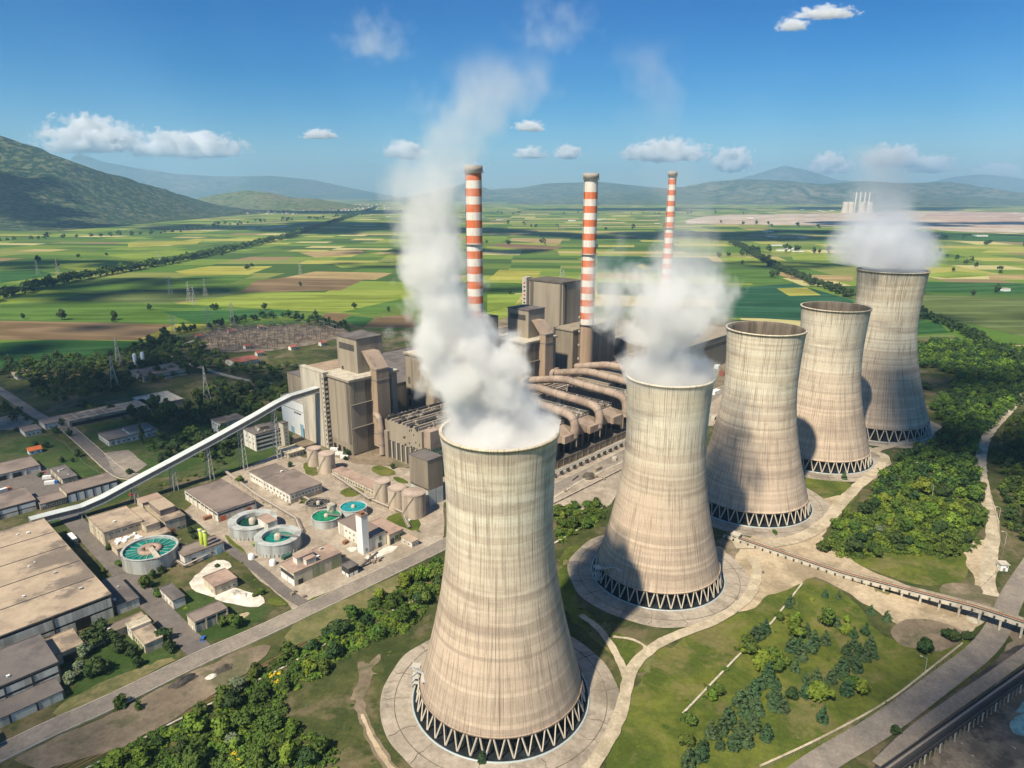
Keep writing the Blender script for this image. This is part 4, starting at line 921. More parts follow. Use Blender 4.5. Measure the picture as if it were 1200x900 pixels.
bld('workshop', rect3((306.5,560.5),(292,552.5),(344,554),7), 7, 'white_wall', 'roof_brown', 'rear half of the white sided workshop, its brown roof slightly lower', 'workshop', [('win','L',5,.05,.95,3.4,2.0,1.3),('vent',1)], .2)
bld('workshop', rect3((338,579),(307.5,561),(378,567),7.3), 7.3, 'white_wall', 'roof_brown', 'front half of the white sided workshop facing the round tanks', 'workshop', [('win','L',8,.03,.97,3.6,1.9,1.4),('win','L',7,.03,.97,.9,1.7,1.2),('win','R',9,.03,.97,4.2,1.6,1.3),('band','R',.4,3.4,'conc')], .2)
bld('filter_house', rect3((345,671),(327,661),(400,648),8), 8, 'cream_wall', 'roof_pink', 'cream filter house with green door panels facing the main road', 'building', [('panel','R',7,.4,6.6,'green_panel',.36,.62),('panel','R',6,.4,6.6,'green_panel',.76,.98),('door','R',.12,2.6,3.4,'dark'),('band','L',4.2,6.2,'glass'),('panel','L',2,.3,3.6,'white',0,1),('rbox',.2,.45,.55,.75,3.2,'white_wall','roof_pink'),('rbox',.3,.12,.5,.35,3,'white_wall','roof_pink'),('vent',3)], .35)
bld('lime_building', (191.9,203,-315.5,-285.2), 8.5, 'white_wall', 'roof_brown', 'white walled lime building with small windows behind the square white tower', 'building', [('win','L',6,.04,.8,4.6,1.2,1.2),('win','L',5,.04,.7,1.2,1.2,1.2),('door','R',.6,2.4,3.4,'glass'),('win','R',1,.4,.9,4.6,1.8,2.6,'green_panel')], .3)
bld('lime_building', rect3((450,629),(436,611),(473,620),7), 7, 'cream_wall', 'roof_pink', 'cream building with a wide pink roof right of the square white tower', 'building', [('door','R',.2,2.6,4.2,'glass'),('win','R',2,.35,.98,2.0,2.4,3.0,'green_panel')], .3)
bld('lime_tower', (187.3,191.3,-290,-284.6), 23.2, 'white', 'roof_pink', 'tall square white tower rising in front of the lime building', 'tower', [('win','R',1,.2,.8,2,1.2,2),('rbox',.2,.2,.6,.7,1.4,'rust','rust')], .7)
bld('gate_cabin', rect3((481,636.5),(472,628),(490,632),4), 4, 'white_wall', 'roof_tan', 'little white cabin on the grass beside the main road bend', 'cabin', [('win','L',2,.1,.9,1.3,1.2,1.1),('win','R',2,.1,.9,1.3,1.2,1.1)], .2)
hop = bld('hopper_house', rect3((407.5,666.5),(400.5,661),(420,662),5.5), 5.5, 'steel_dark', 'roof_dark', 'open fronted white framed hopper house at the foot of the slanted belt', 'hopper', [('panel','L',2,.2,2.0,'white'),('panel','R',2,.2,2.4,'white'),('panel','L',2,3.0,4.9,'glass')], .3)
b0 = ab((420,668)); b1 = ab((443,648), 5)
cb = MB(); cb.bar((*wab(*b0), .8), (*wab(*b1), 5.6), 1.4, .35)
for t in (.3, .6, .9):
    q = wab(b0[0]+(b1[0]-b0[0])*t, b0[1]+(b1[1]-b0[1])*t); cb.bar((q[0], q[1], 0), (q[0], q[1], .7+4.6*t), .3)
tag(cb.build('belt_conveyor', M['steel_dark']), 'slanted dark belt conveyor climbing from the hopper house to the white tower', 'conveyor')
bld('gatehouse', rect3((337,531.5),(328.5,526),(356,526.5),4.5), 4.5, 'cream_wall', 'cream_wall', 'small yellow cream flat house with wide eaves before the boiler house', 'house', [('win','R',4,.05,.95,1.2,1.3,1.5),('win','L',2,.1,.9,1.2,1.3,1.5)], .35, over=.9)
bld('control_building', rect3((437,576),(392,549.5),(449,569),4.6), 4.6, 'cream_wall', 'roof_pink', 'long narrow low building with a pinkish roof beside the three tanks', 'building', [('win','L',16,.02,.98,1.4,1.6,1.5),('win','R',3,.1,.9,1.4,1.4,1.4)], .25)
bld('office_block', rect3((300,511),(286,502.5),(330,500),14), 14, 'white_wall', 'roof_dark', 'four storey white office block in dark trees under the conveyor gallery', 'office block', [('band','R',2,3.6,'glass'),('band','R',5.2,6.8,'glass'),('band','R',8.4,10,'glass'),('band','R',11.4,12.8,'glass'),('win','L',3,.1,.9,5,1.4,1.5),('win','L',3,.1,.9,9,1.4,1.5),('rbox',.3,.3,.6,.7,2.4,'conc','roof_dark'),('vent',3)], .5)
bld('stair_tower', rect3((331,497),(327,494),(337,495),19), 19, 'conc_pale', 'roof_dark', 'narrow concrete stair tower attached right of the white office block', 'tower', [('win','R',1,.2,.8,i*3+1.5,1.2,1.3) for i in range(5)], .4)
bld('office_block', rect3((262,497),(245,492),(286,489),11), 11, 'white_wall', 'roof_tan', 'second office block, lower and further left, behind the conveyor gallery', 'office block', [('win','R',7,.03,.97,7.5,1.8,1.6),('win','R',7,.03,.97,4,1.8,1.6),('win','L',3,.1,.9,7.5,1.5,1.6)], .5)
bld('courtyard_building', (150,186,-590,-566), 5, 'white_wall', 'roof_brown', 'low white building with a dark inset roof among trees left of the gallery', 'building', [('win','R',9,.03,.97,1.4,1.8,1.5),('win','L',5,.05,.95,1.4,1.8,1.5),('rbox',.45,.15,.9,.8,1.8,'white_wall','roof_dark')], .6)
# --- motor pool on the left edge
bld('garage', (58,100,-572,-547), 5.2, 'pale_panel', 'roof_brown', 'row of vehicle garages with open dark and red bays at the left edge', 'garage', [('door','R',.12,4,3.9,'red_paint'),('door','R',.3,4,3.9,'red_paint'),('door','R',.48,4,3.9,'dark'),('door','R',.68,5,3.9,'dark'),('pil','R',5,'pale_panel')], .4)
bld('shed', rect3((73,561),(58,548.5),(91,558),4.6), 4.6, 'cream_wall', 'roof_dark', 'cream shed with a row of white vents on its dark roof by the car park', 'shed', [('win','L',3,.05,.95,1.2,2.2,2),('win','R',3,.1,.9,1.2,1.4,1.3),('vent',6)], .3)
bld('long_store', rect3((78,578.5),(69,569),(137,562.5),7), 7, 'clad_dark', 'roof_brown', 'long store with six white panels, right of three along the gallery', 'store', [('panel','R',6,.4,5.6,'white'),('pil','R',6,'steel_dark'),('band','L',.4,6.2,'cream_wall')], .3)
bld('long_store', rect3((46,591),(41,583.5),(78,583),4.6), 4.6, 'conc', 'roof_brown', 'lower middle link between the two white panelled long stores', 'store', [('win','R',5,.05,.95,1.6,2.4,1.2),('panel','R',1,2.6,4.2,'white',.0,.22)], .2)
bld('long_store', (35,82,-506,-479), 7, 'clad_dark', 'roof_brown', 'long store with white panels cut by the left edge near the gallery foot', 'store', [('panel','R',5,.4,2.6,'pale_panel'),('panel','R',5,3.4,6.0,'white'),('pil','R',5,'steel_dark')], .3)
# --- mid-distance low sheds
bld('depot_roof', rect3((82,493),(70,487),(180,474),6), 6, 'conc', 'roof_tan', 'long pale depot roof in the dark woods, left of its twin', 'depot', [('seam','x',3,'steel_dark'),('seam','y',9,'conc_pale'),('band','R',1,4,'dark')], .3)
bld('depot_roof', rect3((178,474),(150,467),(216,468),6), 6, 'conc', 'conc_pale', 'pale grey depot roof in the dark woods, right of its twin', 'depot', [('seam','y',6,'conc')], .3)
bld('low_house', rect3((55,499),(44,492),(76,491),5), 5, 'white_wall', 'roof_brown', 'small white flat house at the junction of the left roads', 'house', [('win','R',3,.1,.9,1.2,1.4,1.4)], .3)
bld('low_house', rect3((30,507),(22,501),(48,502),4.5), 4.5, 'white_wall', 'roof_brown', 'white flat house standing just below the left road junction', 'house', [('win','R',3,.1,.9,1.2,1.4,1.4)], .3)
bld('low_house', rect3((20,440),(12,436),(46,437),5), 5, 'conc_pale', 'roof_tan', 'pale low house among trees at the far left road end', 'house', [('win','R',3,.1,.9,1.2,1.4,1.4)], .3)
bld('barn', rect3((170,441),(150,434),(218,432),7), 7, 'conc_pale', 'roof_brown', 'long brown roofed barn in the woods below the two small silos', 'barn', [('win','R',12,.02,.98,2,3,2)], .2)
# --- red roofed houses round the switchyard
def gable(name, rect, h, rh, label, cat, wall='white_wall', roof='red_roof', group=None, nw=3):
    a0, a1, b0, b1 = rect; la, lb = a1-a0, b1-b0; X, Y = wab(a0, b1); root = empty(name, (X, Y, 0), AX, label, cat, group)
    m = MB(); m.box(0, 0, 0, la, lb, h); m.add([(0, 0, h), (0, lb, h), (0, lb/2, h+rh-.1)], [(0, 2, 1)]); m.add([(la, 0, h), (la, lb, h), (la, lb/2, h+rh-.1)], [(0, 1, 2)]); m.build('wall', M[wall], root)
    r = MB(); o = .6
    r.add([(-o, -o, h-.1), (la+o, -o, h-.1), (la+o, lb/2, h+rh), (-o, lb/2, h+rh), (-o, lb+o, h-.1), (la+o, lb+o, h-.1), (-o, -o, h-.35), (la+o, -o, h-.35), (la+o, lb/2, h+rh-.25), (-o, lb/2, h+rh-.25), (-o, lb+o, h-.35), (la+o, lb+o, h-.35)],
          [(0,1,2,3),(3,2,5,4),(6,9,8,7),(9,10,11,8),(0,6,7,1),(4,5,11,10),(0,3,9,6),(3,4,10,9),(1,7,8,2),(2,8,11,5)])
    r.build('roof', M[roof], root)
    for i in range(nw):
        put_window(root, 'R', la*(i+.5)/nw-.6, 1.3, 1.2, 1.3)
    return root
gable('switchyard_building', rect3((274,426),(266,421),(302,420),6), 6, 2.6, 'long white building with a dark red gable roof below the switchyard', 'building', nw=10)
for i, (x, y, lb_) in enumerate([(233,397,'red roofed hut at the left corner of the switchyard'),(270,391,'red roofed hut on the rear edge of the switchyard, second from its left'),(306,386,'red roofed hut on the rear edge near the middle of the switchyard'),
        (378,405,'red roofed hut right of the switchyard near the boiler house'),(343,410,'red roofed hut on the front edge of the switchyard'),(304,417,'red roofed hut touching the long white switchyard building'),(290,409,'small red roofed hut among the nearest switchyard gantries')]):
    a, b = ab((x, y)); gable('hut', (a-4, a+4, b-3.5, b+3.5), 4.5, 2.2, lb_, 'hut')
gable('farm_hut', (ab((41,531))[0]-4, ab((41,531))[0]+4, ab((41,531))[1]-3, ab((41,531))[1]+3), 3.5, 2, 'tiny white cottage with orange roof in the left lawn', 'hut', 'white', 'orange_paint', nw=2)
# --- boiler houses and stations
def block(root, name, x0, y0, z0, x1, y1, z1, mat): return MB().box(x0, y0, z0, x1, y1, z1).build(name, M[mat], root)
def boiler_house(a0, b1, label, la=43, lb=41, h=59, hu=85, full=True, wallm='clad'):
    X, Y = wab(a0, b1); root = empty('boiler_house', (X, Y, 0), AX, label, 'boiler house')
    block(root, 'main_block', 0, 0, 0, la, lb, h-1.6, wallm)
    block(root, 'roof_ledge', -1.2, -1.2, h-1.6+.01, la+1.2, lb+1.2, h, 'clad_light')
    r = block(root, 'roof_deck', -1, -1, h+.003, la+1, lb+1, h+.25, 'conc_pale')
    # upper box with louvre band and dark lid
    block(root, 'upper_block', 15, 10-.0, h+.26, 38, 36, hu, 'clad_light'); block(root, 'upper_roof', 14.4, 9.4, hu+.003, 38.6, 36.6, hu+.7, 'roof_dark')
    lv = MB()
    for k in range(5): lv.box(14.7, 13.5, hu-9+k*1.0, 14.98, 33, hu-8.5+k*1.0)
    lv.build('louvre', M['steel_dark'], root)
    d = MB(); d.box(14.85, 29, h+.3, 15-.004, 31, h+3); d.build('door', M['dark'], root)
    # corner strips and recess panels that give the tall faces their vertical rhythm
    for (fc, L, segs) in (('L', lb, ((.02,.10,'clad_dark'),(.14,.40,'clad_light'),(.45,.75,'clad_light'),(.80,.97,'clad_light'))), ('R', la, ((.02,.08,'clad_light'),(.10,.30,'clad'),(.32,.42,'clad_dark'),(.75,.86,'clad_dark'),(.88,.99,'clad_light')))):
        for (s0, s1, mt) in segs: fbox(root, 'cladding_panel', fc, L*s0, L*s1, 9 if fc == 'L' else 2, h-3, .22, M[mt])
    for k in range(4): fbox(root, 'opening', 'L', lb*(.25+.15*k), lb*(.25+.15*k)+3, 1, 5, .3, M['dark'])
    for k in range(3): fbox(root, 'opening', 'L', lb*.84, lb*.84+3.5, 12+10*k, 18+10*k, .3, M['clad_dark'])
    # rust tan chute on the right hand face: leans back at its head
    c = MB(); x0, x1 = la*.44, la*.70; y = -7.5
    c.add([(x0, 0, 4), (x1, 0, 4), (x1, y, 4), (x0, y, 4), (x0, 0, h+6), (x1, 0, h+6), (x1, y, h+6), (x0, y, h+6)], [(0,1,2,3),(0,4,5,1),(1,5,6,2),(2,6,7,3),(3,7,4,0)])
    c.build('chute', M['clad_orange'], root)
    c = MB(); c.add([(x0+.02, -.02, h+6), (x1-.02, -.02, h+6), (x1-.02, y+.02, h+6), (x0+.02, y+.02, h+6), (x0+.02, 9.98, h+17), (x1-.02, 9.98, h+17), (x1-.02, 3, h+17), (x0+.02, 3, h+17)], [(0,4,5,1),(1,5,6,2),(2,6,7,3),(3,7,4,0),(4,7,6,5)])
    c.build('chute_head', M['duct'], root)
    for z in (14, h-3, h+5): MB().box(x0-.3, y-.3, z, x1+.3, -.003-.3, z+.7).build('chute_collar', M['steel'], root)
    # walkways round the faces
    for z in (22, 40):
        w = MB(); w.box(0, -1.4, z, la*.43, -.25, z+.25)
        for k in range(9): w.box(la*.05*k, -1.4, z+.25, la*.05*k+.12, -1.3, z+1.3)
        w.build('walkway', M['steel'], root)
    return root
bh = boiler_house(267, -410, 'nearest boiler house, tall tan block beside the conveyor head')
boiler_house(352, -412, 'boiler house mostly hidden behind the front steam plume', wallm='clad')
boiler_house(449, -402, 'boiler house between the leftmost and middle chimneys')
# stair slab, conveyor head, white hall of the first boiler house
X, Y = wab(263, -437.5); r = empty('stair_slab', (X, Y, 0), AX, 'tall pale concrete slab tower that receives the conveyor gallery', 'tower')
block(r, 'wall', 0, 0, 0, 3.9, 33, 60, 'conc_pale'); block(r, 'rear_wing', 3.91, 9, 30, 34, 33, 59, 'conc_pale'); block(r, 'cap', -.3, -.3, 60.003, 4.2, 33.3, 60.8, 'conc_pale'); block(r, 'rear_roof', 4.21, 8.8, 59.003, 34.3, 33.3, 59.6, 'clad_orange')
fbox(r, 'window_bay', 'R', .5, 3.4, 3, 57, .15, M['steel_dark'])
for k in range(15): fbox(r, 'window', 'L', .8, 2.0, 3.2+3.7*k, 4.6+3.7*k, .1, M['glass'])
for k in range(14): fbox(r, 'stair_flight', 'R', .9, 3.0, 4+3.7*k, 5.6+3.7*k, .28, M['conc_pale'])
fbox(r, 'wall_strip', 'L', 3, 5, 1, 59, .12, M['conc'])
r = bld('white_hall', (263.5,285,-506,-471.5), 29, 'white', 'conc_pale', 'white hall with tall blue doors left of the concrete slab tower', 'hall', [('win','L',5,.12,.42,18.5,2.4,1.4),('door','L',.12,5,11,'ltblue'),('door','L',.55,5,6,'ltblue'),('door','L',.05,2,8,'dark'),('band','L',21,21.6,'conc')], .6)
# tallest far boiler house
X, Y = wab(545, -437); r = empty('boiler_house', (X, Y, 0), AX, 'tallest and farthest boiler house, plain light wall behind the middle chimney', 'boiler house')
block(r, 'main_block', 0, 0, 0, 30, 46, 100, 'clad_light'); block(r, 'roof', -.8, -.8, 100.003, 30.8, 46.8, 101.5, 'clad_dark'); block(r, 'stair_wing', -3.5, 47.1, 0, 6, 53, 103, 'conc_pale')
for k in range(22):
    z = 8+4.2*k; MB().box(-3.72, 48.6, z, -3.503, 51, z+1.6).build('window', M['red_paint'] if k % 3 == 0 else M['glass'], r)
fbox(r, 'recess', 'L', 1.2, 4, 50, 99, .2, M['clad_dark']); fbox(r, 'recess', 'L', 40, 44.5, 50, 99, .2, M['clad_dark']); fbox(r, 'recess', 'R', 3, 6, 50, 99, .2, M['clad_dark']); fbox(r, 'wall_panel', 'L', 5.5, 39, 52, 97, .15, M['clad_light'])
block(r, 'lower_block', -14, -25, 0, 60, -.5, 56, 'clad'); block(r, 'lower_roof', -15, -25.6, 56.003, 61, -.51, 57.5, 'clad_light'); MB().box(2, -25.4, 42, 9, -25.03, 52).build('louvre', M['clad_dark'], r)
for s in (.12, .35, .6, .8): MB().box(-14+74*s, -25.3, 6, -14+74*s+6, -25.03, 54).build('cladding_panel', M['clad_light'], r)
bld('bunker_tower', (417.5,437.5,-450,-425), 82, 'clad', 'roof_dark', 'plain brown bunker tower just right of the leftmost chimney', 'tower', [('band','L',70,74,'clad_dark')], .6)
bld('turbine_annex', (470,620,-360,-325), 30, 'clad_light', 'clad', 'low tan plant hall behind the middle chimney foot, smoke drifting over', 'hall', [('band','R',20,24,'clad_dark'),('rbox',.5,.2,.9,.9,9,'clad','clad_light')], .6)
bld('turbine_annex', (620,760,-430,-340), 34, 'clad', 'clad_light', 'long plant hall under the steam of the second tower', 'hall', [('band','R',24,28,'clad_dark'),('rbox',.1,.2,.5,.8,12,'clad_light','clad')], .6)
bld('turbine_hall', (300,620,-560,-455), 32, 'clad', 'roof_dark', 'long dark turbine hall roof behind the boiler houses', 'hall', [('seam','y',14,'clad_dark')], .6)
# --- precipitators with their ducts
DZ = 33
def precip(a0, w, b0, b1, zt, label, first=False):
    X, Y = wab(a0, b1); L = b1-b0; r = empty('precipitator', (X, Y, 0), AX, label, 'precipitator')
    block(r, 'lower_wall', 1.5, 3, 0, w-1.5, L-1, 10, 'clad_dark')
    block(r, 'casing', 0, 1.2, 14, w, L, zt, 'clad')
    h = MB()
    nx = 3
    for i in range(nx):      # hoppers
        xa, xb = w*i/nx+.2, w*(i+1)/nx-.2; xm = (xa+xb)/2
        for yy in range(4):
            ya, yb = 1.4+(L-1.6)*yy/4, 1.4+(L-1.6)*(yy+1)/4; ym = (ya+yb)/2
            h.add([(xa,ya,14),(xb,ya,14),(xb,yb,14),(xa,yb,14),(xm-.5,ym-.5,8.6),(xm+.5,ym-.5,8.6),(xm+.5,ym+.5,8.6),(xm-.5,ym+.5,8.6)], [(0,4,5,1),(1,5,6,2),(2,6,7,3),(3,7,4,0)])
    h.build('hopper', M['clad'], r)
    for i in range(nx+1): MB().box(w*i/nx-.4, .4, 0, w*i/nx+.4, 1.19, 14).build('column', M['clad_light'], r)
    # inlet cone on the visible face: wide at the casing, narrowing forward and down
    c = MB(); c.add([(1, 1.15, 15), (w-1, 1.15, 15), (w-1, 1.15, zt-1), (1, 1.15, zt-1), (w*.55, -5.5, 17), (w-.5, -5.5, 17), (w-.5, -5.5, 21.5), (w*.55, -5.5, 21.5)], [(0,1,5,4),(1,2,6,5),(2,3,7,6),(3,0,4,7),(4,5,6,7)]); c.build('inlet_cone', M['duct'], r)
    MB().box(w*.52, -8.5, 16.5, w+2.2, -5.45, 21.8).build('duct_box', M['duct'], r)
    # roof full of rappers, rails and insulator boxes
    t = MB(); rnd = random.Random(int(a0))
    for k in range(5): y = 3+(L-5)*k/4; t.box(.5, y-.25, zt+.9, w-.5, y+.25, zt+1.3)
    for k in range(int(L/2.2)):
        for j in range(4):
            x = w*(j+.5)/4+rnd.uniform(-.3, .3); y = 2+k*2.1; hh = rnd.uniform(.8, 2.2); t.box(x-.5, y-.5, zt, x+.5, y+.5, zt+hh, rnd.choice((0, 1, 2)))
    for k in range(8): t.bar((w*(k+.5)/8, 1.5, zt+1.9), (w*(k+.5)/8, L-.5, zt+1.9), .22, mi=rnd.choice((0, 1, 1)))
    for q in ((.1, .1), (w-.1, .1), (.1, L), (w-.1, L)): t.bar((q[0], q[1]+1.2, zt), (q[0], q[1]+1.2, zt+2.2), .2)
    t.build('roof_rappers', [M['steel'], M['steel_pale'], M['steel_dark']], r)
    return r
def big_duct(a, bs, label, rad=3.3, zt=DZ):
    """bs: list of (a offset, b, z)"""
    pts = []
    for (da, b, z) in bs: X, Y = wab(a+da, b); pts.append(Vector((X, Y, z)))
    # round the corners
    P = chaikin3(pts, 3)
    r = empty('flue_duct', pts[0]*1.0, 0, label, 'duct'); off = pts[0]
    MB().tube([p-off for p in P], rad, 18).build('pipe', M['duct'], r)
    Ls = 0; last = 0
    for i in range(2, len(P)-2):
        Ls += (P[i]-P[i-1]).length
        if Ls-last > 9:
            last = Ls; d = (P[i+1]-P[i-1]).normalized(); MB().tube([P[i]-d*.35-off, P[i]+d*.35-off], rad+.22, 18).build('flange', M['steel'], r)
    return r
def chaikin3(P, n):
    for _ in range(n):
        Q = [P[0]]
        for i in range(len(P)-1): Q += [P[i].lerp(P[i+1], .25), P[i].lerp(P[i+1], .75)]
        P = Q+[P[-1]]
    return P
pl = ['nearest precipitator of the visible row, just right of the front tower mouth','second precipitator from the front tower, between two bent ducts','third precipitator from the front tower, beside the second cooling tower','fourth precipitator, mostly behind the second cooling tower','farthest precipitator behind the second cooling tower steam']
for i, a0 in enumerate((349, 379, 409, 448, 480)):
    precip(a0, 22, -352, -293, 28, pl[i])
dl = ['lowest bent flue duct, nearest the front tower mouth','second bent flue duct, rising over the nearest precipitator','third bent flue duct, between second and third precipitators','flue duct passing behind the rim of the second cooling tower','farthest tan flue duct at the middle chimney foot','flue duct of the hidden precipitator behind the front tower rim']
for i, a in enumerate((374.5, 404.5, 440, 475, 508, 343)):
    big_duct(a, [(4,-392,27),(1,-372,32),(0,-350,37),(0,-330,35.5),(0,-300,34.5),(0,-289,33),(0,-286,26),(-1.5,-286.5,18)], dl[i], 3.2)
# pipe racks in front of the boilers
def pipe_rack(a0, a1, b0, b1, z, label, seed, n=7):
    X, Y = wab(a0, b1); r = empty('pipe_rack', (X, Y, 0), AX, label, 'pipe rack'); rnd = random.Random(seed); L = a1-a0; D = b1-b0
    m = MB()
    for k in range(int(L/9)+1):
        for y in (0, D): m.bar((k*9, y, 0), (k*9, y, z), .5)
        m.bar((k*9, 0, z), (k*9, D, z), .5); m.bar((k*9, 0, z*.5), (k*9, D, z*.5), .4)
    m.bar((0, 0, z), (L, 0, z), .5); m.bar((0, D, z), (L, D, z), .5); m.build('frame', M['steel'], r)
    for k in range(n):
        y = D*(k+.5)/n; q = rnd.uniform(.35, 1.0); MB().tube([(0, y, z+q+.3), (L*.4, y, z+q+.3), (L*.42, y, z+q+1.8), (L*.6, y, z+q+1.8), (L*.62, y, z+q+.3), (L, y, z+q+.3)] if k % 2 else [(0, y, z+q+.3), (L, y, z+q+.3)], q, 8).build('pipe', M['duct' if k % 3 else 'steel_pale'], r)
    j = MB()
    for k in range(30):
        x, y = rnd.uniform(0, L), rnd.uniform(0, D); s = rnd.uniform(.6, 2.2); j.box(x-s, y-s*.6, z+.3, x+s, y+s*.6, z+rnd.uniform(1, 4), rnd.choice((0, 1, 2)))
    j.build('equipment', [M['steel'], M['clad_light'], M['steel_dark']], r)
    return r
pipe_rack(445, 535, -398, -358, 20, 'pipe rack crowded with fans below the middle boiler house', 3, 11)
pipe_rack(360, 440, -408, -358, 20, 'pipe rack behind the front steam plume', 4, 11)
pipe_rack(560, 640, -398, -362, 18, 'pipe rack right of the middle chimney foot', 6, 9)
for i, (a, b) in enumerate([(437,-392),(478,-392)]):      # fan casings
    X, Y = wab(a, b); r = empty('fan_casing', (X, Y, 20), AX, ['round fan casing at the left foot of the middle boiler house','round fan casing right of the middle boiler house foot'][i], 'fan')
    m = MB(); m.tube([(0,-2,6),(0,2,6)], 4.8, 24); m.build('volute', M['duct'], r); m = MB(); m.tube([(0,-2.3,6),(0,-2.01,6)], 2.4, 20); m.build('inlet', M['dark'], r); m = MB(); m.box(-3,-1.5,0,3,1.5,3); m.build('stand', M['steel'], r)
    m = MB(); m.box(2.2,-1.9,6,6,1.9,11.2); m.build('outlet', M['duct'], r)
# unit near the first boiler: precipitator on an open frame, duct toward the front tower, green scaffold
X, Y = wab(285, -352); r = empty('precipitator', (X, Y, 0), AX, 'precipitator on a pale open frame left of the front tower mouth', 'precipitator')
block(r, 'casing', 0, 0, 14, 60, 42, 29, 'clad_light'); block(r, 'side_hood', 2, -7, 17, 20, -.01, 30, 'duct')
for k in range(7): block(r, 'column', k*3.6, -.9, 0, k*3.6+.9, 0-.01, 14, 'conc_pale')
for z in (5, 9.5, 13.4): block(r, 'beam', -.4, -1.2, z, 24, -.92, z+.6, 'conc_pale')
block(r, 'lower_wall', .5, .3, 0, 59, 41, 13.9, 'clad_dark')
for k in range(8): block(r, 'column', -.9, 1+k*5.4, 0, -.01, 1.9+k*5.4, 14, 'conc_pale')
t = MB(); rnd = random.Random(5)
for k in range(9): t.box(0, 3+k*4.4, 29.01, 60, 4.4+k*4.4, 30.2+rnd.random(), k % 3)
for k in range(120): x, y = rnd.uniform(0, 60), rnd.uniform(0, 42); s = rnd.uniform(.4, 1.2); t.box(x-s, y-s, 29.0, x+s, y+s, 30+rnd.random()*2, k % 3)
for k in range(14): x, z = -.3, rnd.uniform(14, 28); y = rnd.uniform(1, 20); t.box(-.8, y-.6, z, -.05, y+.6, z+1, k % 3)
t.build('roof_rappers', [M['steel'], M['clad_light'], M['steel_dark']], r)
big_duct(300, [(4,-361,24),(6,-352,25),(12,-344,27),(24,-330,26),(44,-312,25),(58,-300,24)], 'tan duct running behind the left rim of the front tower', 4.0)
big_duct(291, [(-6,-405,30),(-8,-400,31),(-9,-396,29),(-9,-395,22),(-9,-395,10),(-9,-395,2)], 'small elbow duct bending down at the foot of the first boiler house', 2.2)
block(empty('service_shaft', (*wab(283,-389), 0), AX, 'narrow tan shaft standing right of the small elbow duct', 'shaft'), 'wall', 0, 0, 0, 7, 7, 21, 'clad_light')
big_duct(312, [(0,-404,6),(0,-396,16),(3,-388,20),(10,-378,20),(14,-372,16)], 'curved tan duct between the first boiler house and its precipitator', 2.6)
# green scaffold tower
X, Y = wab(281, -333); r = empty('scaffold', (X, Y, 0), AX, 'dense green steel scaffold below the tan duct by the front tower', 'scaffold'); m = MB()
for i in range(5):
    for j in range(4): m.bar((i*3.2, j*3.2, 0), (i*3.2, j*3.2, 21-i*1.2), .22)
for z in range(3, 20, 3):
    for j in range(4): m.bar((0, j*3.2, z), (12.8, j*3.2, z), .18)
    for i in range(5): m.bar((i*3.2, 0, z), (i*3.2, 9.6, z), .18)
    for i in range(4): m.bar((i*3.2, 0, z), (i*3.2+3.2, 0, z+3), .15); m.bar((0, min(i,2)*3.2, z), (0, min(i,2)*3.2+3.2, z+3), .15)
m.build('frame', M['green_steel'], r)
m = MB()
for z in range(3, 20, 3): m.box(.2, .2, z+.12, 12.6, 4, z+.2)
m.build('deck', M['steel_dark'], r)
bld('silo_building', (250,262,-322,-304), 31, 'clad', 'roof_dark', 'grey clad square building partly behind the left rim of the front tower', 'building', [('panel','L',3,.3,11,'gallery'),('panel','R',2,.3,11,'gallery'),('band','L',11.5,12.2,'steel_dark')], .4)
# low wall, pipe bridge and kerb along the fronts of the precipitators
m = MB(); A0 = wab(338, -276); A1 = wab(560, -276)
r = empty('pipe_bridge', (*wab(338,-276), 0), AX, 'long low double pipe bridge running along the precipitator fronts', 'pipe bridge')
m.bar((0,0,4.4), (200,0,4.4), .7, .7); m.bar((0,-1.6,4.4), (200,-1.6,4.4), .6, .6); m.build('pipes', M['steel_pale'], r)
for k in range(28): MB().box(k*7.3, -2.2, 0, k*7.3+.5, .6, 4.0).build('trestle', M['steel_dark'], r)
bld('plinth_wall', (345,520,-289.5,-284.5), 6, 'clad', 'clad_dark', 'low plant wall at the feet of the bent flue ducts', 'wall', [('pil','R',24,'clad')], .2)
# ------------------------------------------------------------------ conveyor gallery
GP = [(72,8.6),(84,8.3),(98,7.6),(110,9.6),(125,13.8),(152,21),(181,29),(213,38.4),(229,43.6),(240,46.2),(262.9,47.6)]
X, Y = wab(72, -447); r = empty('conveyor_gallery', (X, Y, 0), AX, 'long pale conveyor gallery climbing from the stores to the concrete slab tower', 'conveyor')
P_ = [(a-72, z) for a, z in GP]
body = MB(); rf = MB(); fl = MB(); un = MB(); hw = 2.9
for (x0, z0), (x1, z1) in zip(P_[:-1], P_[1:]):
    for (mb, ya, yb, dz0, dz1) in ((body, -hw, hw, -3.2, 0), (rf, -hw-.35, hw+.35, .0, .35), (un, -hw-.2, -hw-.002, -3.5, -2.7), (un, hw+.002, hw+.2, -3.5, -2.7)):
        mb.add([(x0,ya,z0+dz0),(x1,ya,z1+dz0),(x1,yb,z1+dz0),(x0,yb,z0+dz0),(x0,ya,z0+dz1),(x1,ya,z1+dz1),(x1,yb,z1+dz1),(x0,yb,z0+dz1)], [(0,3,2,1),(4,5,6,7),(0,1,5,4),(1,2,6,5),(2,3,7,6),(3,0,4,7)])
    n = max(1, int((x1-x0)/4))
    for i in range(n):
        t = (i+.5)/n; fl.bar((x0+(x1-x0)*t, -hw-.05, z0+(z1-z0)*t-2.6), (x0+(x1-x0)*t, -hw-.05, z0+(z1-z0)*t-.2), .25, .12)
body.build('side_wall', M['steel'], r); rf.build('roof', M['gallery'], r); un.build('side_girder', M['gallery'], r); fl.build('rib', M['steel_pale'], r)
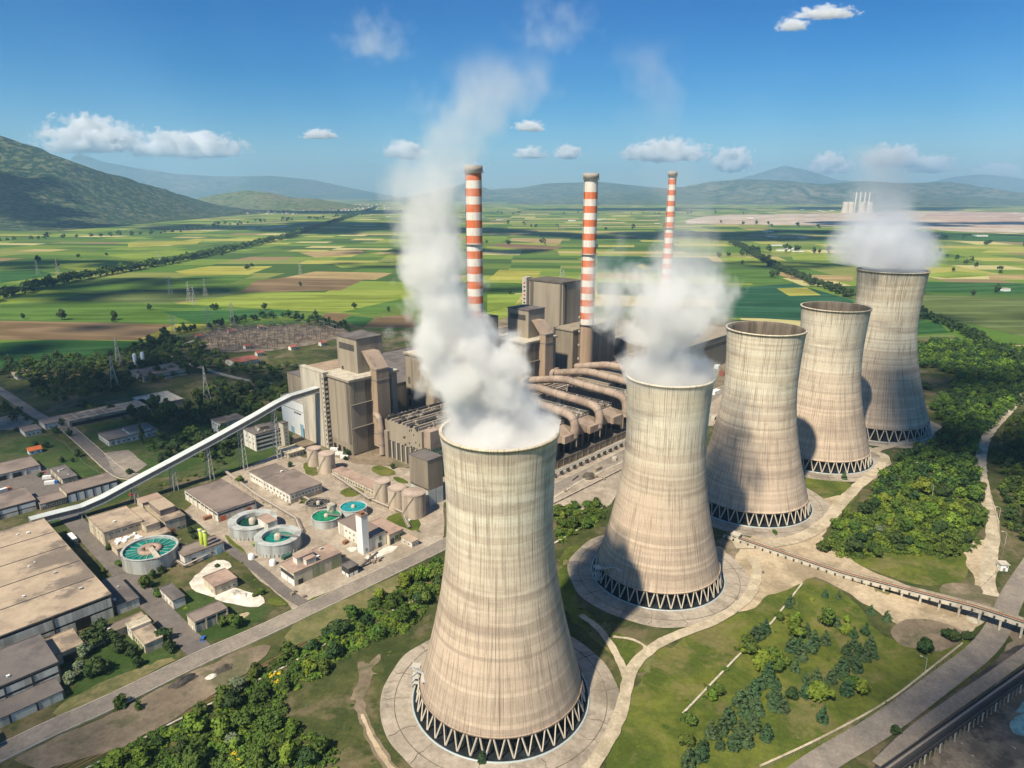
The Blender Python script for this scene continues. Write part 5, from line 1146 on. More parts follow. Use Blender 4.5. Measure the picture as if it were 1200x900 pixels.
for (a, z) in [(98,4.2),(128,11),(152,17.5),(176,24),(200,31),(226,39)]:
    t = MB(); x = a-72
    for y in (-2.4, 2.4):
        for dx in (-.9, .9): t.bar((x+dx*1.6, y*1.25, 0), (x+dx*.6, y, z), .35)
    for k in range(max(1, int(z/4))):
        zz = k*4+2; t.bar((x-1.2, -2.8, zz), (x-1.0, 2.8, min(z, zz+3)), .18); t.bar((x+1.2, 2.8, zz), (x+1, -2.8, min(z, zz+3)), .18); t.bar((x-1.3, -2.8, zz), (x+1.3, -2.7, min(z, zz+3)), .18)
    t.build('trestle', M['steel_pale'], r)
# ------------------------------------------------------------------ tanks
def tank(px, py, rpx, z, label, mat='tank', top='tank_top', group=None, name='storage_tank'):
    X, Y = G(px, py, z); zc = Y*CP+(CAM_H-z)*SPI; rad = rpx/FPX*zc
    r = empty(name, (X, Y, 0), 0, label, 'tank', group)
    m = MB(); pr = []
    k = int(z/4.6)
    pr = [(rad, 0), (rad, z)]
    m.lathe(pr, 40, smooth=True); m.build('shell', M[mat], r)
    m = MB()
    for zz in (.1, z*.5, z-.35): m.lathe([(rad+.01, zz), (rad+.09, zz), (rad+.09, zz+.2), (rad+.01, zz+.2)], 40, smooth=False)
    m.build('hoop', M[mat], r)
    m = MB(); m.lathe([(rad+.15, z-.1), (rad+.15, z+.12), (rad*.6, z+.12+rad*.04), (.01, z+.12+rad*.07)], 40, smooth=False); m.build('roof', M[top], r)
    m = MB()
    for i in range(28):
        t = 2*math.pi*i/28; m.bar((rad*math.cos(t), rad*math.sin(t), z), (rad*math.cos(t), rad*math.sin(t), z+1.0), .07)
    m.lathe([(rad, z+.95), (rad, z+1.05), (rad-.06, z+1.05)], 40); m.build('railing', M['steel'], r)
    m = MB(); pts = [((rad+.5)*math.cos(R(200)+t*1.3), (rad+.5)*math.sin(R(200)+t*1.3), z*t) for t in [q/10 for q in range(11)]]
    for i in range(10): m.bar(pts[i], pts[i+1], .35, .12)
    m.build('stair', M['steel'], r)
    return r
tank(367.5,525,8.2,13.5,'left one of the two tall tan tanks by the boiler house'); tank(382.3,531,9.4,14,'right one of the two tall tan tanks by the boiler house')
tank(447.5,563,10,14,'leftmost and thinnest of the three tan tanks'); tank(464.5,571.5,10.3,14,'middle one of the three tan tanks'); tank(484.5,576.5,14,15.5,'right and widest of the three tan tanks, patched walls')
def clarifier(px, py, rpx, z, label, wat, inner=0.0, mech='bridge', wallm='clarifier', waterdrop=1.2, colour=None, rimw=.5):
    X, Y = G(px, py, z); zc = Y*CP+(CAM_H-z)*SPI; rad = rpx/FPX*zc
    r = empty('settling_tank', (X, Y, 0), AX, label, 'settling tank')
    m = MB(); ri = rad-rimw if not inner else rad*inner
    m.lathe([(rad, 0), (rad, z), (rad+.25, z+.005), (rad+.25, z+.25), (ri, z+.25), (ri, z-waterdrop-.6)], 64, smooth=False); m.build('wall', M[wallm], r)
    m = MB(); m.disc(ri, z-waterdrop, 64); m.build('water', M[wat], r)
    if inner:
        m = MB()
        for i in range(36): t = 2*math.pi*i/36; m.bar(((rad+.15)*math.cos(t), (rad+.15)*math.sin(t), .2), ((rad+.15)*math.cos(t), (rad+.15)*math.sin(t), z*.35), .5, .25)
        m.build('buttress', M['steel_pale'], r)
    m = MB(); m.lathe([(rad*.16, z-waterdrop+.01), (rad*.16, z+.6), (rad*.10, z+1.2), (.01, z+1.25)], 20); m.build('centre_well', M['conc_pale' if mech != 'orange' else 'clad_orange'], r)
    if mech == 'bridge':
        m = MB(); m.box(0, -.5, z+.7, rad, .5, z+1.0); m.bar((0,-.5,z+1.9),(rad,-.5,z+1.9),.08); m.bar((0,.5,z+1.9),(rad,.5,z+1.9),.08)
        for k in range(6): m.bar((rad*k/6,-.5,z+.9),(rad*k/6,-.5,z+1.9),.06); m.bar((rad*k/6,.5,z+.9),(rad*k/6,.5,z+1.9),.06)
        o = m.build('bridge', M['steel'], r); o.rotation_euler = (0,0,R(-60))
    if mech in ('orange', 'spokes'):
        for i in range(18):
            t = 2*math.pi*i/18; MB().bar((rad*.42*math.cos(t), rad*.42*math.sin(t), z-waterdrop+.25), ((rad-.6)*math.cos(t), (rad-.6)*math.sin(t), z-waterdrop+.25), .35, .25).build('launder', M['milky' if mech == 'orange' else 'steel'], r)
    if mech == 'orange':
        MB().lathe([(rad*.43, z-waterdrop+.1), (rad*.43, z+.1), (rad*.22, z+.1), (rad*.22, z-waterdrop+.1)], 40).build('mixing_ring', M['roof_pink'], r)
        m = MB(); m.box(0, -1.2, z+.5, rad*1.15, 1.2, z+.9); o = m.build('bridge', M['conc_pale'], r); o.rotation_euler = (0,0,R(-95))
    return r
clarifier(175.5,642,30,8.5,'big green water tank with radial channels and a pink centre ring','teal',mech='orange',rimw=.9)
clarifier(296,609,27,7,'rear one of the twin thick rimmed round basins, dark green water','dark_water',inner=.66,waterdrop=2.2)
clarifier(325.5,627.5,26,7.5,'front one of the twin thick rimmed round basins, teal water','teal',inner=.68,waterdrop=2.0)
clarifier(382.5,604,17,5.5,'bright green round tank with a bridge arm, left of the teal one','green_water',waterdrop=.5)
clarifier(414,593.5,15.5,6,'bright teal round tank just left of the square white tower top','blue_water',waterdrop=.4,mech='')
clarifier(373,589,15,5,'rusty drained round tank behind the bright green tank','fill',mech='spokes',wallm='conc',waterdrop=1)
tank(388,591,5,9,'small pale drum tank beside the rusty drained round tank','conc_pale','conc_pale')
bld('control_cabin', rect3((314,614),(302,606),(324,609),11), 11, 'white_wall', 'roof_pink', 'pale box house between the twin thick rimmed round basins', 'building', [], .3)
for i, (px, py) in enumerate([(234.5,622),(239.5,624)]):
    X, Y = G(px, py, 14); m = MB(); r = empty('lime_silo', (X, Y, 6.2), 0, ['left one of the two lime green vertical pipes','right one of the two lime green vertical pipes'][i], 'silo')
    m.lathe([(1.0,-.1),(1.0,9),(.01,9.01)], 20); m.build('pipe', M['lime_pipe'], r); m = MB(); m.lathe([(1.3,8.4),(1.3,8.9),(1.0,8.9)], 20); m.build('collar', M['steel_pale'], r)
for i, (px, py) in enumerate([(159.5,420),(168.5,418)]):
    X, Y = G(px, py+10); r = empty('small_silo', (X, Y, 0), 0, ['left one of two thin white silos standing in the far woods','right one of two thin white silos standing in the far woods'][i], 'silo')
    m = MB(); m.lathe([(2.2,0),(2.2,14),(1.2,15.4),(.01,15.6)], 20); m.build('shell', M['white'], r); m = MB(); m.bar((2.4,0,0),(2.4,0,14.5),.3); m.build('ladder', M['steel'], r)
# white drums beside the basins
for i, (px, py) in enumerate([(320,663),(295,656)]):
    X, Y = G(px, py); m = MB(); m.lathe([(1.7,0),(1.7,3),(1.2,3.6),(.01,3.8)], 18); tag(m.build('drum', M['white'], None, (X, Y, 0)), ['white drum tank standing left of the cream filter house', 'white drum tank beside the rail of sacks near the basins'][i], 'drum')
# ------------------------------------------------------------------ coal viaduct on the right
V0, V1 = Vector((*G(850,628,0), 0)), Vector((*G(1215,729,9), 0)); vl = (V1-V0).length; va = math.atan2(V1.y-V0.y, V1.x-V0.x)
r = empty('conveyor_viaduct', V0, va, 'low pale conveyor viaduct crossing the bare ground and bridging the right road', 'viaduct')
dk = MB(); zz = lambda t: 1.2+5.4*min(1, max(0, (t-.45)/.4))
n = 24
for i in range(n):
    t0, t1 = i/n, (i+1)/n; x0, x1, z0, z1 = t0*vl, t1*vl, zz(t0), zz(t1)
    dk.add([(x0,-3.4,z0-.7),(x1,-3.4,z1-.7),(x1,3.4,z1-.7),(x0,3.4,z0-.7),(x0,-3.4,z0),(x1,-3.4,z1),(x1,3.4,z1),(x0,3.4,z0)], [(0,3,2,1),(4,5,6,7),(0,1,5,4),(1,2,6,5),(2,3,7,6),(3,0,4,7)])
dk.build('deck', M['conc_pale'], r)
for y, nm, mt, w, h in ((-2.6,'parapet','conc_pale',.35,.9), (2.9,'parapet','conc',.35,.9), (-.9,'belt','steel_dark',1.5,.35), (1.4,'belt','rust',.9,.3)):
    q = MB()
    for i in range(n):
        t0, t1 = i/n, (i+1)/n; q.bar((t0*vl, y, zz(t0)+h/2+.02), (t1*vl, y, zz(t1)+h/2+.02), w, h)
    q.build(nm, M[mt], r)
rn = random.Random(2)
for i in range(34):
    t = (i+.5)/34; MB().box(t*vl-.4, -3.9, zz(t)-.4, t*vl+.4, -3.42, zz(t)+.7).build('bracket', M['steel_dark'], r)
for i in range(11):
    t = .42+.055*i
    if t > .99: break
    q = MB()
    for y in (-2.6, 2.6): q.box(t*vl-.45, y-.45, 0, t*vl+.45, y+.45, zz(t)-.71)
    q.box(t*vl-.5, -3.2, zz(t)-1.5, t*vl+.5, 3.2, zz(t)-.72); q.build('pier', M['conc_pale'], r)
X, Y = G(862, 632); m = MB(); rr = empty('viaduct_end_block', (X, Y, 0), va, 'small concrete block house at the left end of the conveyor viaduct', 'block'); MB().box(-2,-2.2,0,2.4,2.2,3.4).build('wall', M['conc_pale'], rr); MB().box(-2.3,-2.5,3.403,2.7,2.5,3.8).build('roof', M['conc_pale'], rr); MB().box(-1,-2.4,.2,1,-2.203,2.6).build('opening', M['dark'], rr)
# dark trestle conveyor in the lower right corner
C0, C1 = Vector((*G(1040,905,5), 0)), Vector((*G(1235,765,5), 0)); cl = (C1-C0).length; ca_ = math.atan2(C1.y-C0.y, C1.x-C0.x)
r = empty('coal_trestle', C0, ca_, 'black coal conveyor on many short posts in the lower right corner', 'trestle')
for y, w, h, z, mt in ((0,4.2,.5,4.6,'steel_dark'),(-2,.3,1.0,5.4,'steel_dark'),(2,.3,1.0,5.4,'steel_dark'),(-.7,.9,.4,5.1,'rubber'),(.9,.7,.4,5.1,'steel')): MB().bar((-5,y,z),(cl+10,y,z),w,h).build('beam', M[mt], r)
k = 0
while k*3.2 < cl+8:
    q = MB(); x = k*3.2
    for y in (-1.9, 1.9): q.bar((x, y*1.2, 0), (x, y, 4.4), .35)
    q.bar((x, -2.4, 4.2), (x, 2.4, 4.2), .35); q.build('post', M['steel' if k % 3 else 'steel_pale'], r); k += 1
# ------------------------------------------------------------------ small things on the right
X, Y = G(1174, 668); r = empty('white_kiosk', (X, Y, 0), R(-8), 'small white kiosk beside the road on the right edge', 'kiosk')
MB().box(-1.8,-1.8,0,1.8,1.8,4.0).build('wall', M['white'], r); MB().box(-2.3,-2.3,4.003,2.3,2.3,4.4).build('roof', M['conc_pale'], r); MB().box(-.6,-1.9,.1,.5,-1.803,2.2).build('door', M['steel'], r); put_window(r, 'R', .8, 2.5, .7, .8).location.y = -1.81
def lamp_post(px, py, label, ang=2.6, h=8):
    X, Y = G(px, py); r = empty('street_lamp', (X, Y, 0), ang, label, 'street lamp', 'lamps along the right track')
    m = MB(); m.tube([(0,0,0),(0,0,h)], [.14,.09], 8); m.build('pole', M['steel_pale'], r); m = MB(); m.tube([(0,0,h),(.8,0,h+.5),(2.0,0,h+.6)], .07, 6); m.build('arm', M['steel_pale'], r); m = MB(); m.box(1.7,-.22,h+.48,2.7,.22,h+.7); m.build('lamp_head', M['steel_pale'], r)
for (x, y, l) in [(1076,556,'topmost lamp post left of the right track'),(1092,583,'second lamp post from the top beside the right track'),(1170,610,'lamp post halfway up the right edge beside the track'),(1177,640,'lamp post just above the white kiosk'),(1083,792,'lone pole in the grass above the curving road')]: lamp_post(x, y, l)
# lone round concrete cap, little boxes
X, Y = G(1141, 727); tag(MB().lathe([(3.2,0),(3.2,1.0),(.01,1.05)], 28).build('manhole_cover', M['conc_pale'], None, (X, Y, 0)), 'round pale concrete cap beside the road under the viaduct', 'cap')
# ------------------------------------------------------------------ vehicles
def car(px, py, rz, paint, label, L=4.4, Hh=1.5, truck=False):
    X, Y = G(px, py); r = empty('truck' if truck else 'parked_car', (X, Y, 0), rz, label, 'truck' if truck else 'car')
    w = .9 if not truck else 1.25
    def section(y0, prof, mat, nm):
        m = MB(); n = len(prof); vs = [(x, -y0, z) for x, z in prof]+[(x, y0, z) for x, z in prof]
        fs = [tuple(range(n)), tuple(range(2*n-1, n-1, -1))]+[(i, i+n, (i+1) % n+n, (i+1) % n) for i in range(n)]
        m.add(vs, fs); return m.build(nm, mat, r)
    if not truck:
        section(w, [(-L/2,.35),(-L/2,.85),(-L/2+.3,.95),(L/2-.9,.92),(L/2-.1,.75),(L/2,.35)], M[paint], 'body')
        section(w*.86, [(-L/2+.35,.951),(-L/2+.8,Hh),(L*.1,Hh),(L*.25,.931)], M['glass'], 'window'); section(w*.8, [(-L/2+.85,Hh+.005),(-L/2+.85,Hh+.05),(L*.09,Hh+.05),(L*.09,Hh+.005)], M[paint], 'roof')
    else:
        section(w, [(L/2-2,.5),(L/2-2,2.7),(L/2-.5,2.7),(L/2,1.5),(L/2,.5)], M[paint], 'cab'); section(w*1.0, [(-L/2,.8),(-L/2,2.9),(L/2-2.15,2.9),(L/2-2.15,.8)], M['steel_dark' if paint == 'red_paint' else 'white'], 'cargo_body'); section(w*.5, [(-L/2,.5),(-L/2,.79),(L/2-.1,.79),(L/2-.1,.5)], M['steel_dark'], 'chassis')
        section(w*.9, [(L/2-.48,2.5),(L/2-.02,1.6),(L/2+.02,1.6),(L/2-.44,2.55)], M['glass'], 'windscreen')
    for x in (-L*.31, L*.31):
        for y in (-w, w):
            m = MB(); rr = .34 if not truck else .5; m.tube([(x, y-.12, rr), (x, y+.12, rr)], rr, 12); m.build('wheel', M['rubber'], r)
    return r
car(61,568,R(20),'blue_paint','bright blue truck parked in the left car park',8,truck=True); car(56,562,R(20),'white','white van parked beside the blue truck',5.5,truck=True); car(52,555,R(30),'red_paint','dark red car parked near the cream shed')
car(5,577,R(60),'orange_paint','orange truck at the left edge of the car park',8,truck=True); car(2,583,R(60),'ltblue','pale blue car at the left edge below the orange truck')
car(1,563,R(60),'red_paint','red truck on the left edge of the car park near the garages',8,truck=True)
car(238,750,R(100),'blue_paint','small dark blue car beside the hut near the road junction'); car(86,634,R(-43),'steel_dark','long black trailer beside the vast warehouse',12,truck=True); car(90,640,R(-43),'steel_dark','black car behind the long trailer'); car(134,683,R(-43),'steel_dark','dark car parked on the works road below the vast warehouse corner')
car(155,581,R(-20),'red_paint','red car between the gallery and the pump house'); car(392,529,0,'white','white van in front of the nearest boiler house',6,truck=True); car(398,534,0,'white','white container truck right of the white van',6,truck=True); car(404,538,0,'white','last white container in front of the boiler house',6,truck=True)
car(222,645,R(45),'steel_pale','pale car outside the dosing house'); car(207,428,R(20),'white','white car on the country track bend'); car(372,378,R(0),'white','white car on the field track above the switchyard')
# ------------------------------------------------------------------ debris, lime heaps
def heap(px, py, rx, ry, h, mat, label, seed, cat='heap', name='heap'):
    X, Y = G(px, py); m = MB(); n = 22; vs = []; fs = []
    for i in range(8):
        t = i/7
        for k in range(n):
            a = 2*math.pi*k/n; d = 1+.35*mnoise.noise((math.cos(a)*1.4+seed, math.sin(a)*1.4, t)); z = h*(1-t*t)*(1+.35*mnoise.noise((math.cos(a)*2*t+seed, math.sin(a)*2*t, 5)))
            vs.append((rx*t*d*math.cos(a), ry*t*d*math.sin(a), max(.02, z) if t < 1 else -.1))
    for i in range(7):
        for k in range(n): fs.append((i*n+k, (i+1)*n+k, (i+1)*n+(k+1)%n, i*n+(k+1)%n))
    tag(m.add(vs, fs, 0, True).build(name, M[mat], None, (X, Y, 0), AX), label, cat)
heap(272,698,5,3.5,2.2,'lime','left white lime heap near the pink roofed hut',1); heap(283,700,4,3.5,1.9,'lime','right white lime heap near the pink roofed hut',2); heap(412,645,6,4,.8,'lime','flat white powder heap left of the square white tower',3); heap(452,646,7,3.5,.9,'lime','white powder heap at the foot of the cream building',4)
heap(215,800,7,3,2.4,'coal','dark scrap heap beside the main road',5); heap(262,785,5,3,2.0,'rubble','brown rubble heap beside the railway',6); heap(248,794,3,2,1.4,'lime','white scrap pile between heap and railway',7); heap(690,560,6,5,4,'rubble','brown rubble mound left of the second tower',8)
heap(285,722,4,2.4,1.1,'dirt','pale dirt pile beside the junction hut',9); heap(895,680,4,2,1.0,'dirt','small earth mound on the bare ground',10); heap(893,672,3,1.4,.8,'rubble','dark earth streak on the bare ground',11)
# scattered rocks and scrap in the rubble corner
def rock_mesh(seed):
    m = MB(); n = 7; vs = []; rn = random.Random(seed)
    for i in range(5):
        t = math.pi*i/4
        for k in range(n): d = rn.uniform(.65, 1.15); vs.append((d*math.sin(t)*math.cos(6.2832*k/n), d*.8*math.sin(t)*math.sin(6.2832*k/n), .35+.6*d*math.cos(t)))
    fs = [(i*n+k, (i+1)*n+k, (i+1)*n+(k+1)%n, i*n+(k+1)%n) for i in range(4) for k in range(n)]
    return m.add(vs, fs)
rk = [rock_mesh(i).build('rock', M['conc_pale' if i % 2 else 'rubble'], None, (G(1100+i, 880)[0], G(1100+i, 880)[1], 0)) for i in range(3)]
for o in rk: tag(o, 'broken concrete lump in the rubble below the coal trestle', 'rock', 'rubble lumps below the coal trestle')
rn = random.Random(11); reg = [((1090,870,1200,900),40),((1140,830,1200,880),30)]
for (x0,y0,x1,y1), n in reg:
    for i in range(n):
        X, Y = G(rn.uniform(x0,x1), rn.uniform(y0,y1)); o = link_copy(rn.choice(rk), None, (X, Y, 0), rn.uniform(0,6)); s = rn.uniform(.25,1.1); o.scale = (s, s*.8, s*.6)
for i in range(70):
    q = rn.choice([(250,800,20,8),(190,810,30,10),(330,690,10,5),(500,700,20,10),(700,640,10,6),(660,575,20,8),(480,760,14,8),(650,700,10,10),(1060,745,30,10),(940,715,20,8),(150,845,12,6)])
    X, Y = G(q[0]+rn.gauss(0,q[2]), q[1]+rn.gauss(0,q[3])); o = link_copy(rn.choice(rk), None, (X, Y, 0), rn.uniform(0,6)); s = rn.uniform(.2,.7); o.scale = (s, s, s*.5); o['label'] = 'small stone lying on the ground around the works'; o['group'] = 'stones scattered round the works'
# ------------------------------------------------------------------ pylons, gantries, poles
def pylon_mesh(h=34):
    m = MB(); lv = [(0,3.4),(8,2.5),(16,1.7),(23,1.0),(h,.25)]
    for (z0, w0), (z1, w1) in zip(lv[:-1], lv[1:]):
        for sx, sy in ((1,1),(1,-1),(-1,1),(-1,-1)): m.bar((sx*w0, sy*w0, z0), (sx*w1, sy*w1, z1), .22)
        for s in (1,-1): m.bar((-w0, s*w0, z0), (w1, s*w1, z1), .14); m.bar((w0, s*w0, z0), (-w1, s*w1, z1), .14); m.bar((s*w0, -w0, z0), (s*w1, w1, z1), .14); m.bar((s*w0, w0, z0), (s*w1, -w1, z1), .14)
    return m
pm = pylon_mesh().build('lattice', M['steel_pale']); arms = MB()
for z, w in ((22,8),(26.5,6),(31,4.5)): arms.bar((-w,0,z),(w,0,z),.25); arms.bar((-w,0,z),(0,0,z+1.6),.14); arms.bar((w,0,z),(0,0,z+1.6),.14)
am = arms.build('cross_arm', M['steel_pale'])
PY = [(205,398),(245,386),(273,381),(228,358),(200,345),(352,322),(45,322),(68,320),(222,352),(241,347),(657,331),(188,309),(140,430),(135,455),(243,470),(660,335),(1010,320)]
for i, (px, py) in enumerate(PY):
    X, Y = G(px, py); r = empty('pylon', (X, Y, 0), R(20+i*7), 'grey lattice power pylon standing in the fields left of the works', 'pylon', 'power pylons in the fields')
    if i == 0: pm.parent = r; am.parent = r
    else: link_copy(pm, r); link_copy(am, r)
# switchyard: rows of gantries
gm = MB()
for x in (-7, 7):
    for s in (-.5, .5): gm.bar((x+s, -.5, 0), (x, 0, 11), .2); gm.bar((x+s, .5, 0), (x, 0, 11), .2)
    gm.bar((x,0,11),(x,0,13.5),.15)
gm.bar((-7,0,10.6),(7,0,10.6),.35,.7)
for x in (-4.5,0,4.5): gm.bar((x,0,10.4),(x,0,8.6),.18)
gm0 = gm.build('gantry_frame', M['steel']); eq = MB()
for x in (-5,-1.7,1.7,5):
    eq.bar((x,3,0),(x,3,2.4),.35); eq.bar((x,3,2.4),(x,3,4.4),.5); eq.bar((x,-3.5,0),(x,-3.5,3),.25); eq.bar((x,-3.5,.15),(x,3,.15),.3)
eq.bar((-5,-3.5,.15),(5,-3.5,.15),.3)
eq0 = eq.build('insulator_row', M['rust']); first = True
sw = [ab(q) for q in ((225,402),(262,385),(395,384),(400,394),(330,408),(262,412))]
def inside(p, poly):
    c = False; j = len(poly)-1
    for i in range(len(poly)):
        xi, yi = poly[i]; xj, yj = poly[j]
        if (yi > p[1]) != (yj > p[1]) and p[0] < (xj-xi)*(p[1]-yi)/(yj-yi)+xi: c = not c
        j = i
    return c
rn = random.Random(7); a_ = min(q[0] for q in sw)
while a_ < max(q[0] for q in sw):
    b_2 = min(q[1] for q in sw)
    while b_2 < max(q[1] for q in sw):
        if inside((a_, b_2), sw):
            X, Y = wab(a_+rn.uniform(-1.5,1.5), b_2+rn.uniform(-1.5,1.5)); r = empty('switchyard_gantry', (X, Y, 0), AX+rn.choice((0, math.pi/2)), 'grey steel gantry in the fenced switchyard', 'gantry', 'gantries in the switchyard')
            if first: gm0.parent = r; eq0.parent = r; first = False
            else: link_copy(gm0, r); link_copy(eq0, r)
        b_2 += 17
    a_ += 19
patch('switchyard_ground', [(218,402),(258,383),(400,382),(412,394),(335,411),(255,415)], M['rubble'], 1, 1)
# ------------------------------------------------------------------ far village and far power station
vh = MB(); vh.box(-6,-5,0,6,5,6); v0 = vh.build('wall', M['white']); vr = MB(); vr.add([(-6.6,-5.6,6),(6.6,-5.6,6),(6.6,0,9),(-6.6,0,9),(-6.6,5.6,6),(6.6,5.6,6)],[(0,1,2,3),(3,2,5,4),(0,3,4),(1,5,2)]); v1 = vr.build('roof', M['red_roof']); first = True
rn = random.Random(21)
for i in range(150):
    if i < 110: px, py = rn.gauss(405,28), rn.uniform(239.5,247)
    else: px, py = rn.uniform(250,360), rn.uniform(244,252)
    X, Y = G(px, py); r = empty('village_house', (X, Y, 0), rn.uniform(0,3), 'tiny pale house in the distant village at the foot of the hills', 'house', 'houses of the distant village'); s = rn.uniform(.9,1.9); r.scale = (s*1.3, s, s)
    if first: v0.parent = r; v1.parent = r; first = False
    else: link_copy(v0, r); link_copy(v1, r)
wh = MB(); wh.box(-30,-12,0,30,12,9); w0 = wh.build('wall', M['white']); wr = MB(); wr.box(-31,-13,9.003,31,13,10); w1 = wr.build('roof', M['conc_pale']); first = True
for i, (px, py) in enumerate([(910,288),(925,292),(918,294),(935,295),(1150,277),(1143,276),(695,257),(700,258),(707,257),(455,254),(670,259),(312,267),(320,267),(330,266),(295,268),(900,272),(905,278),(940,279),(1096,277),(585,258),(1020,262),(1028,262),(1175,262),(1130,264),(1075,268),(880,256),(960,247),(965,248),(940,246),(975,247),(1200,256),(1190,250),(770,262)]):
    X, Y = G(px, py); r = empty('far_shed', (X, Y, 0), rn.uniform(-.3,.3), 'white far shed on the plain, a few pixels wide', 'shed', 'white sheds on the far plain'); s = rn.uniform(.35,.7); r.scale = (s*1.2, s, s)
    if first: w0.parent = r; w1.parent = r; first = False
    else: link_copy(w0, r); link_copy(w1, r)
X, Y = G(1178,341); r = empty('farm_barn', (X, Y, 0), R(10), 'small white barn beside a dark tree in the right field', 'barn'); MB().box(-7,-5,0,7,5,5).build('wall', M['white'], r); MB().box(-7.5,-5.5,5.003,7.5,5.5,5.6).build('roof', M['conc_pale'], r)
fs = MB(); fs.lathe([(38,0),(30,40),(25,80),(26,100),(24,100),(23,82)], 24); f0 = fs.build('shell', M['leg'])
for i, px in enumerate([990,996,1009.5,1018]):
    X, Y = G(px, 249.5); r = empty('far_cooling_tower', (X, Y, 0), 0, 'tiny pale cooling tower of the far power station on the horizon', 'cooling tower', 'cooling towers of the far power station')
    if i == 0: f0.parent = r
    else: link_copy(f0, r)
fc_ = MB(); fc_.lathe([(8,0),(6,190),(5,190),(5,185)], 12); f1 = fc_.build('shaft', M['leg'])
for i, px in enumerate([1001,1006,1011.5,1016.5]):
    X, Y = G(px, 249); r = empty('far_chimney', (X, Y, 0), 0, 'tiny pale chimney of the far power station on the horizon', 'chimney', 'chimneys of the far power station')
    if i == 0: f1.parent = r
    else: link_copy(f1, r)
# ------------------------------------------------------------------ trees
def leafmat(name, c1, c2, c3=None, bright=1.0):
    m, nt, b = newmat(name); g = N(nt); p = g.pos()
    n = g.noise(p, .9, 3, .7)
    c = g.mix(g.ramp(n, .3, .7), c1, c2)
    r = g.rnd()
    hs_ = nt.nodes.new('ShaderNodeHueSaturation'); nt.links.new(c, hs_.inputs['Color'])
    nt.links.new(g.maprange(r, 0, 1, .475, .525), hs_.inputs['Hue']); nt.links.new(g.maprange(g.noise(p, .045, 3, .6), .3, .7, .65, 1.4), hs_.inputs['Value'])
    out = hs_.outputs[0]
    if c3: out = g.mix(g.ramp(g.noise(p, .09, 4, .6), .62, .68), out, c3)
    nt.links.new(out, b.inputs['Base Color']); b.inputs['Roughness'].default_value = .75; b.inputs['Specular IOR Level'].default_value = .2
    try: b.inputs['Subsurface Weight'].default_value = 0
    except Exception: pass
    return m
M['leaf'] = leafmat('broadleaf_foliage', (.045,.08,.013), (.085,.125,.02))
M['leaf_bright'] = leafmat('bright_foliage', (.09,.14,.014), (.15,.20,.024))
M['leaf_dark'] = leafmat('dark_foliage', (.022,.045,.013), (.042,.072,.018))
M['needle'] = leafmat('conifer_needles', (.035,.07,.028), (.06,.10,.04))
M['leaf_flower'] = leafmat('flowering_broom', (.06,.12,.015), (.10,.16,.02), (.55,.42,.02))
M['leaf_grey'] = leafmat('grey_green_foliage', (.09,.12,.06), (.15,.17,.10))
def crown_arrays(seed, kind='broad', nq=420):
    """leaf clumps spread over the lobes of a crown one unit in radius, its foot at z=0"""
    rn = np.random.RandomState(seed); C = []
    if kind == 'broad':
        nl = rn.randint(8, 12)
        for i in range(nl):
            a = rn.uniform(0, 6.28); r = rn.uniform(.15, .68); z = rn.uniform(.55, 1.55); s = rn.uniform(.32, .52)*(1.15-.3*abs(z-1))
            C.append((r*math.cos(a), r*math.sin(a), z, s))
        C.append((0, 0, 1.2, .62)); C.append((0, 0, 1.75, .36))
    elif kind == 'shrub':
        for i in range(7):
            a = rn.uniform(0, 6.28); r = rn.uniform(.1, .7); C.append((r*math.cos(a), r*math.sin(a), rn.uniform(.2, .6), rn.uniform(.3, .5)))
    elif kind == 'poplar':
        for i in range(12): C.append((rn.uniform(-.15,.15), rn.uniform(-.15,.15), .5+i*.38, .42*(1-abs(i-4.5)/9)))
    elif kind == 'conifer':
        for i in range(11):
            z = .3+i*.27; rr = .95*(1-i/11.5)
            for k in range(max(1, int(6*rr))):
                a = rn.uniform(0, 6.28); C.append((rr*.62*math.cos(a), rr*.62*math.sin(a), z+rn.uniform(-.08,.08), .16+.30*rr))
    C = np.array(C); w = C[:, 3]**2; w /= w.sum()
    idx = rn.choice(len(C), nq, p=w); d = rn.normal(size=(nq, 3)); d /= np.linalg.norm(d, axis=1)[:, None]
    d[:, 2] = np.where(rn.rand(nq) < .6, np.abs(d[:, 2]), d[:, 2])
    pos = C[idx, :3]+d*(C[idx, 3]*rn.uniform(.72, 1.08, nq))[:, None]*np.array([1, 1, .85])
    nrm = d+rn.normal(size=(nq, 3))*.42; nrm /= np.linalg.norm(nrm, axis=1)[:, None]
    t = np.cross(nrm, rn.normal(size=(nq, 3))); t /= np.linalg.norm(t, axis=1)[:, None]; bt = np.cross(nrm, t)
    s = rn.uniform(.07, .15, nq)[:, None]
    if kind == 'conifer': s = s*1.1
    if nq <= 130: s = s*(1.25 if nq > 70 else 1.9)
    q = np.stack([pos-t*s-bt*s*.8-nrm*s*.3, pos+t*s-bt*s*.6, pos+t*s*.9+bt*s-nrm*s*.3, pos-t*s*.8+bt*s*.8], 1)
    pos_mid = pos+nrm*s*.35
    V = np.concatenate([q, pos_mid[:, None, :]], 1).reshape(-1, 3)   # 5 verts per clump
    F = np.array([[0,1,4],[1,2,4],[2,3,4],[3,0,4]])[None]+(np.arange(nq)*5)[:, None, None]
    return V, F.reshape(-1, 3)
def mesh_from(V, F, name, mat):
    me = bpy.data.meshes.new(name); me.vertices.add(len(V)); me.vertices.foreach_set('co', V.astype(np.float32).ravel())
    me.loops.add(F.size); me.loops.foreach_set('vertex_index', F.astype(np.int32).ravel()); me.polygons.add(len(F)); me.polygons.foreach_set('loop_start', np.arange(0, F.size, 3, dtype=np.int32))
    me.update(calc_edges=True); me.materials.append(mat); return me
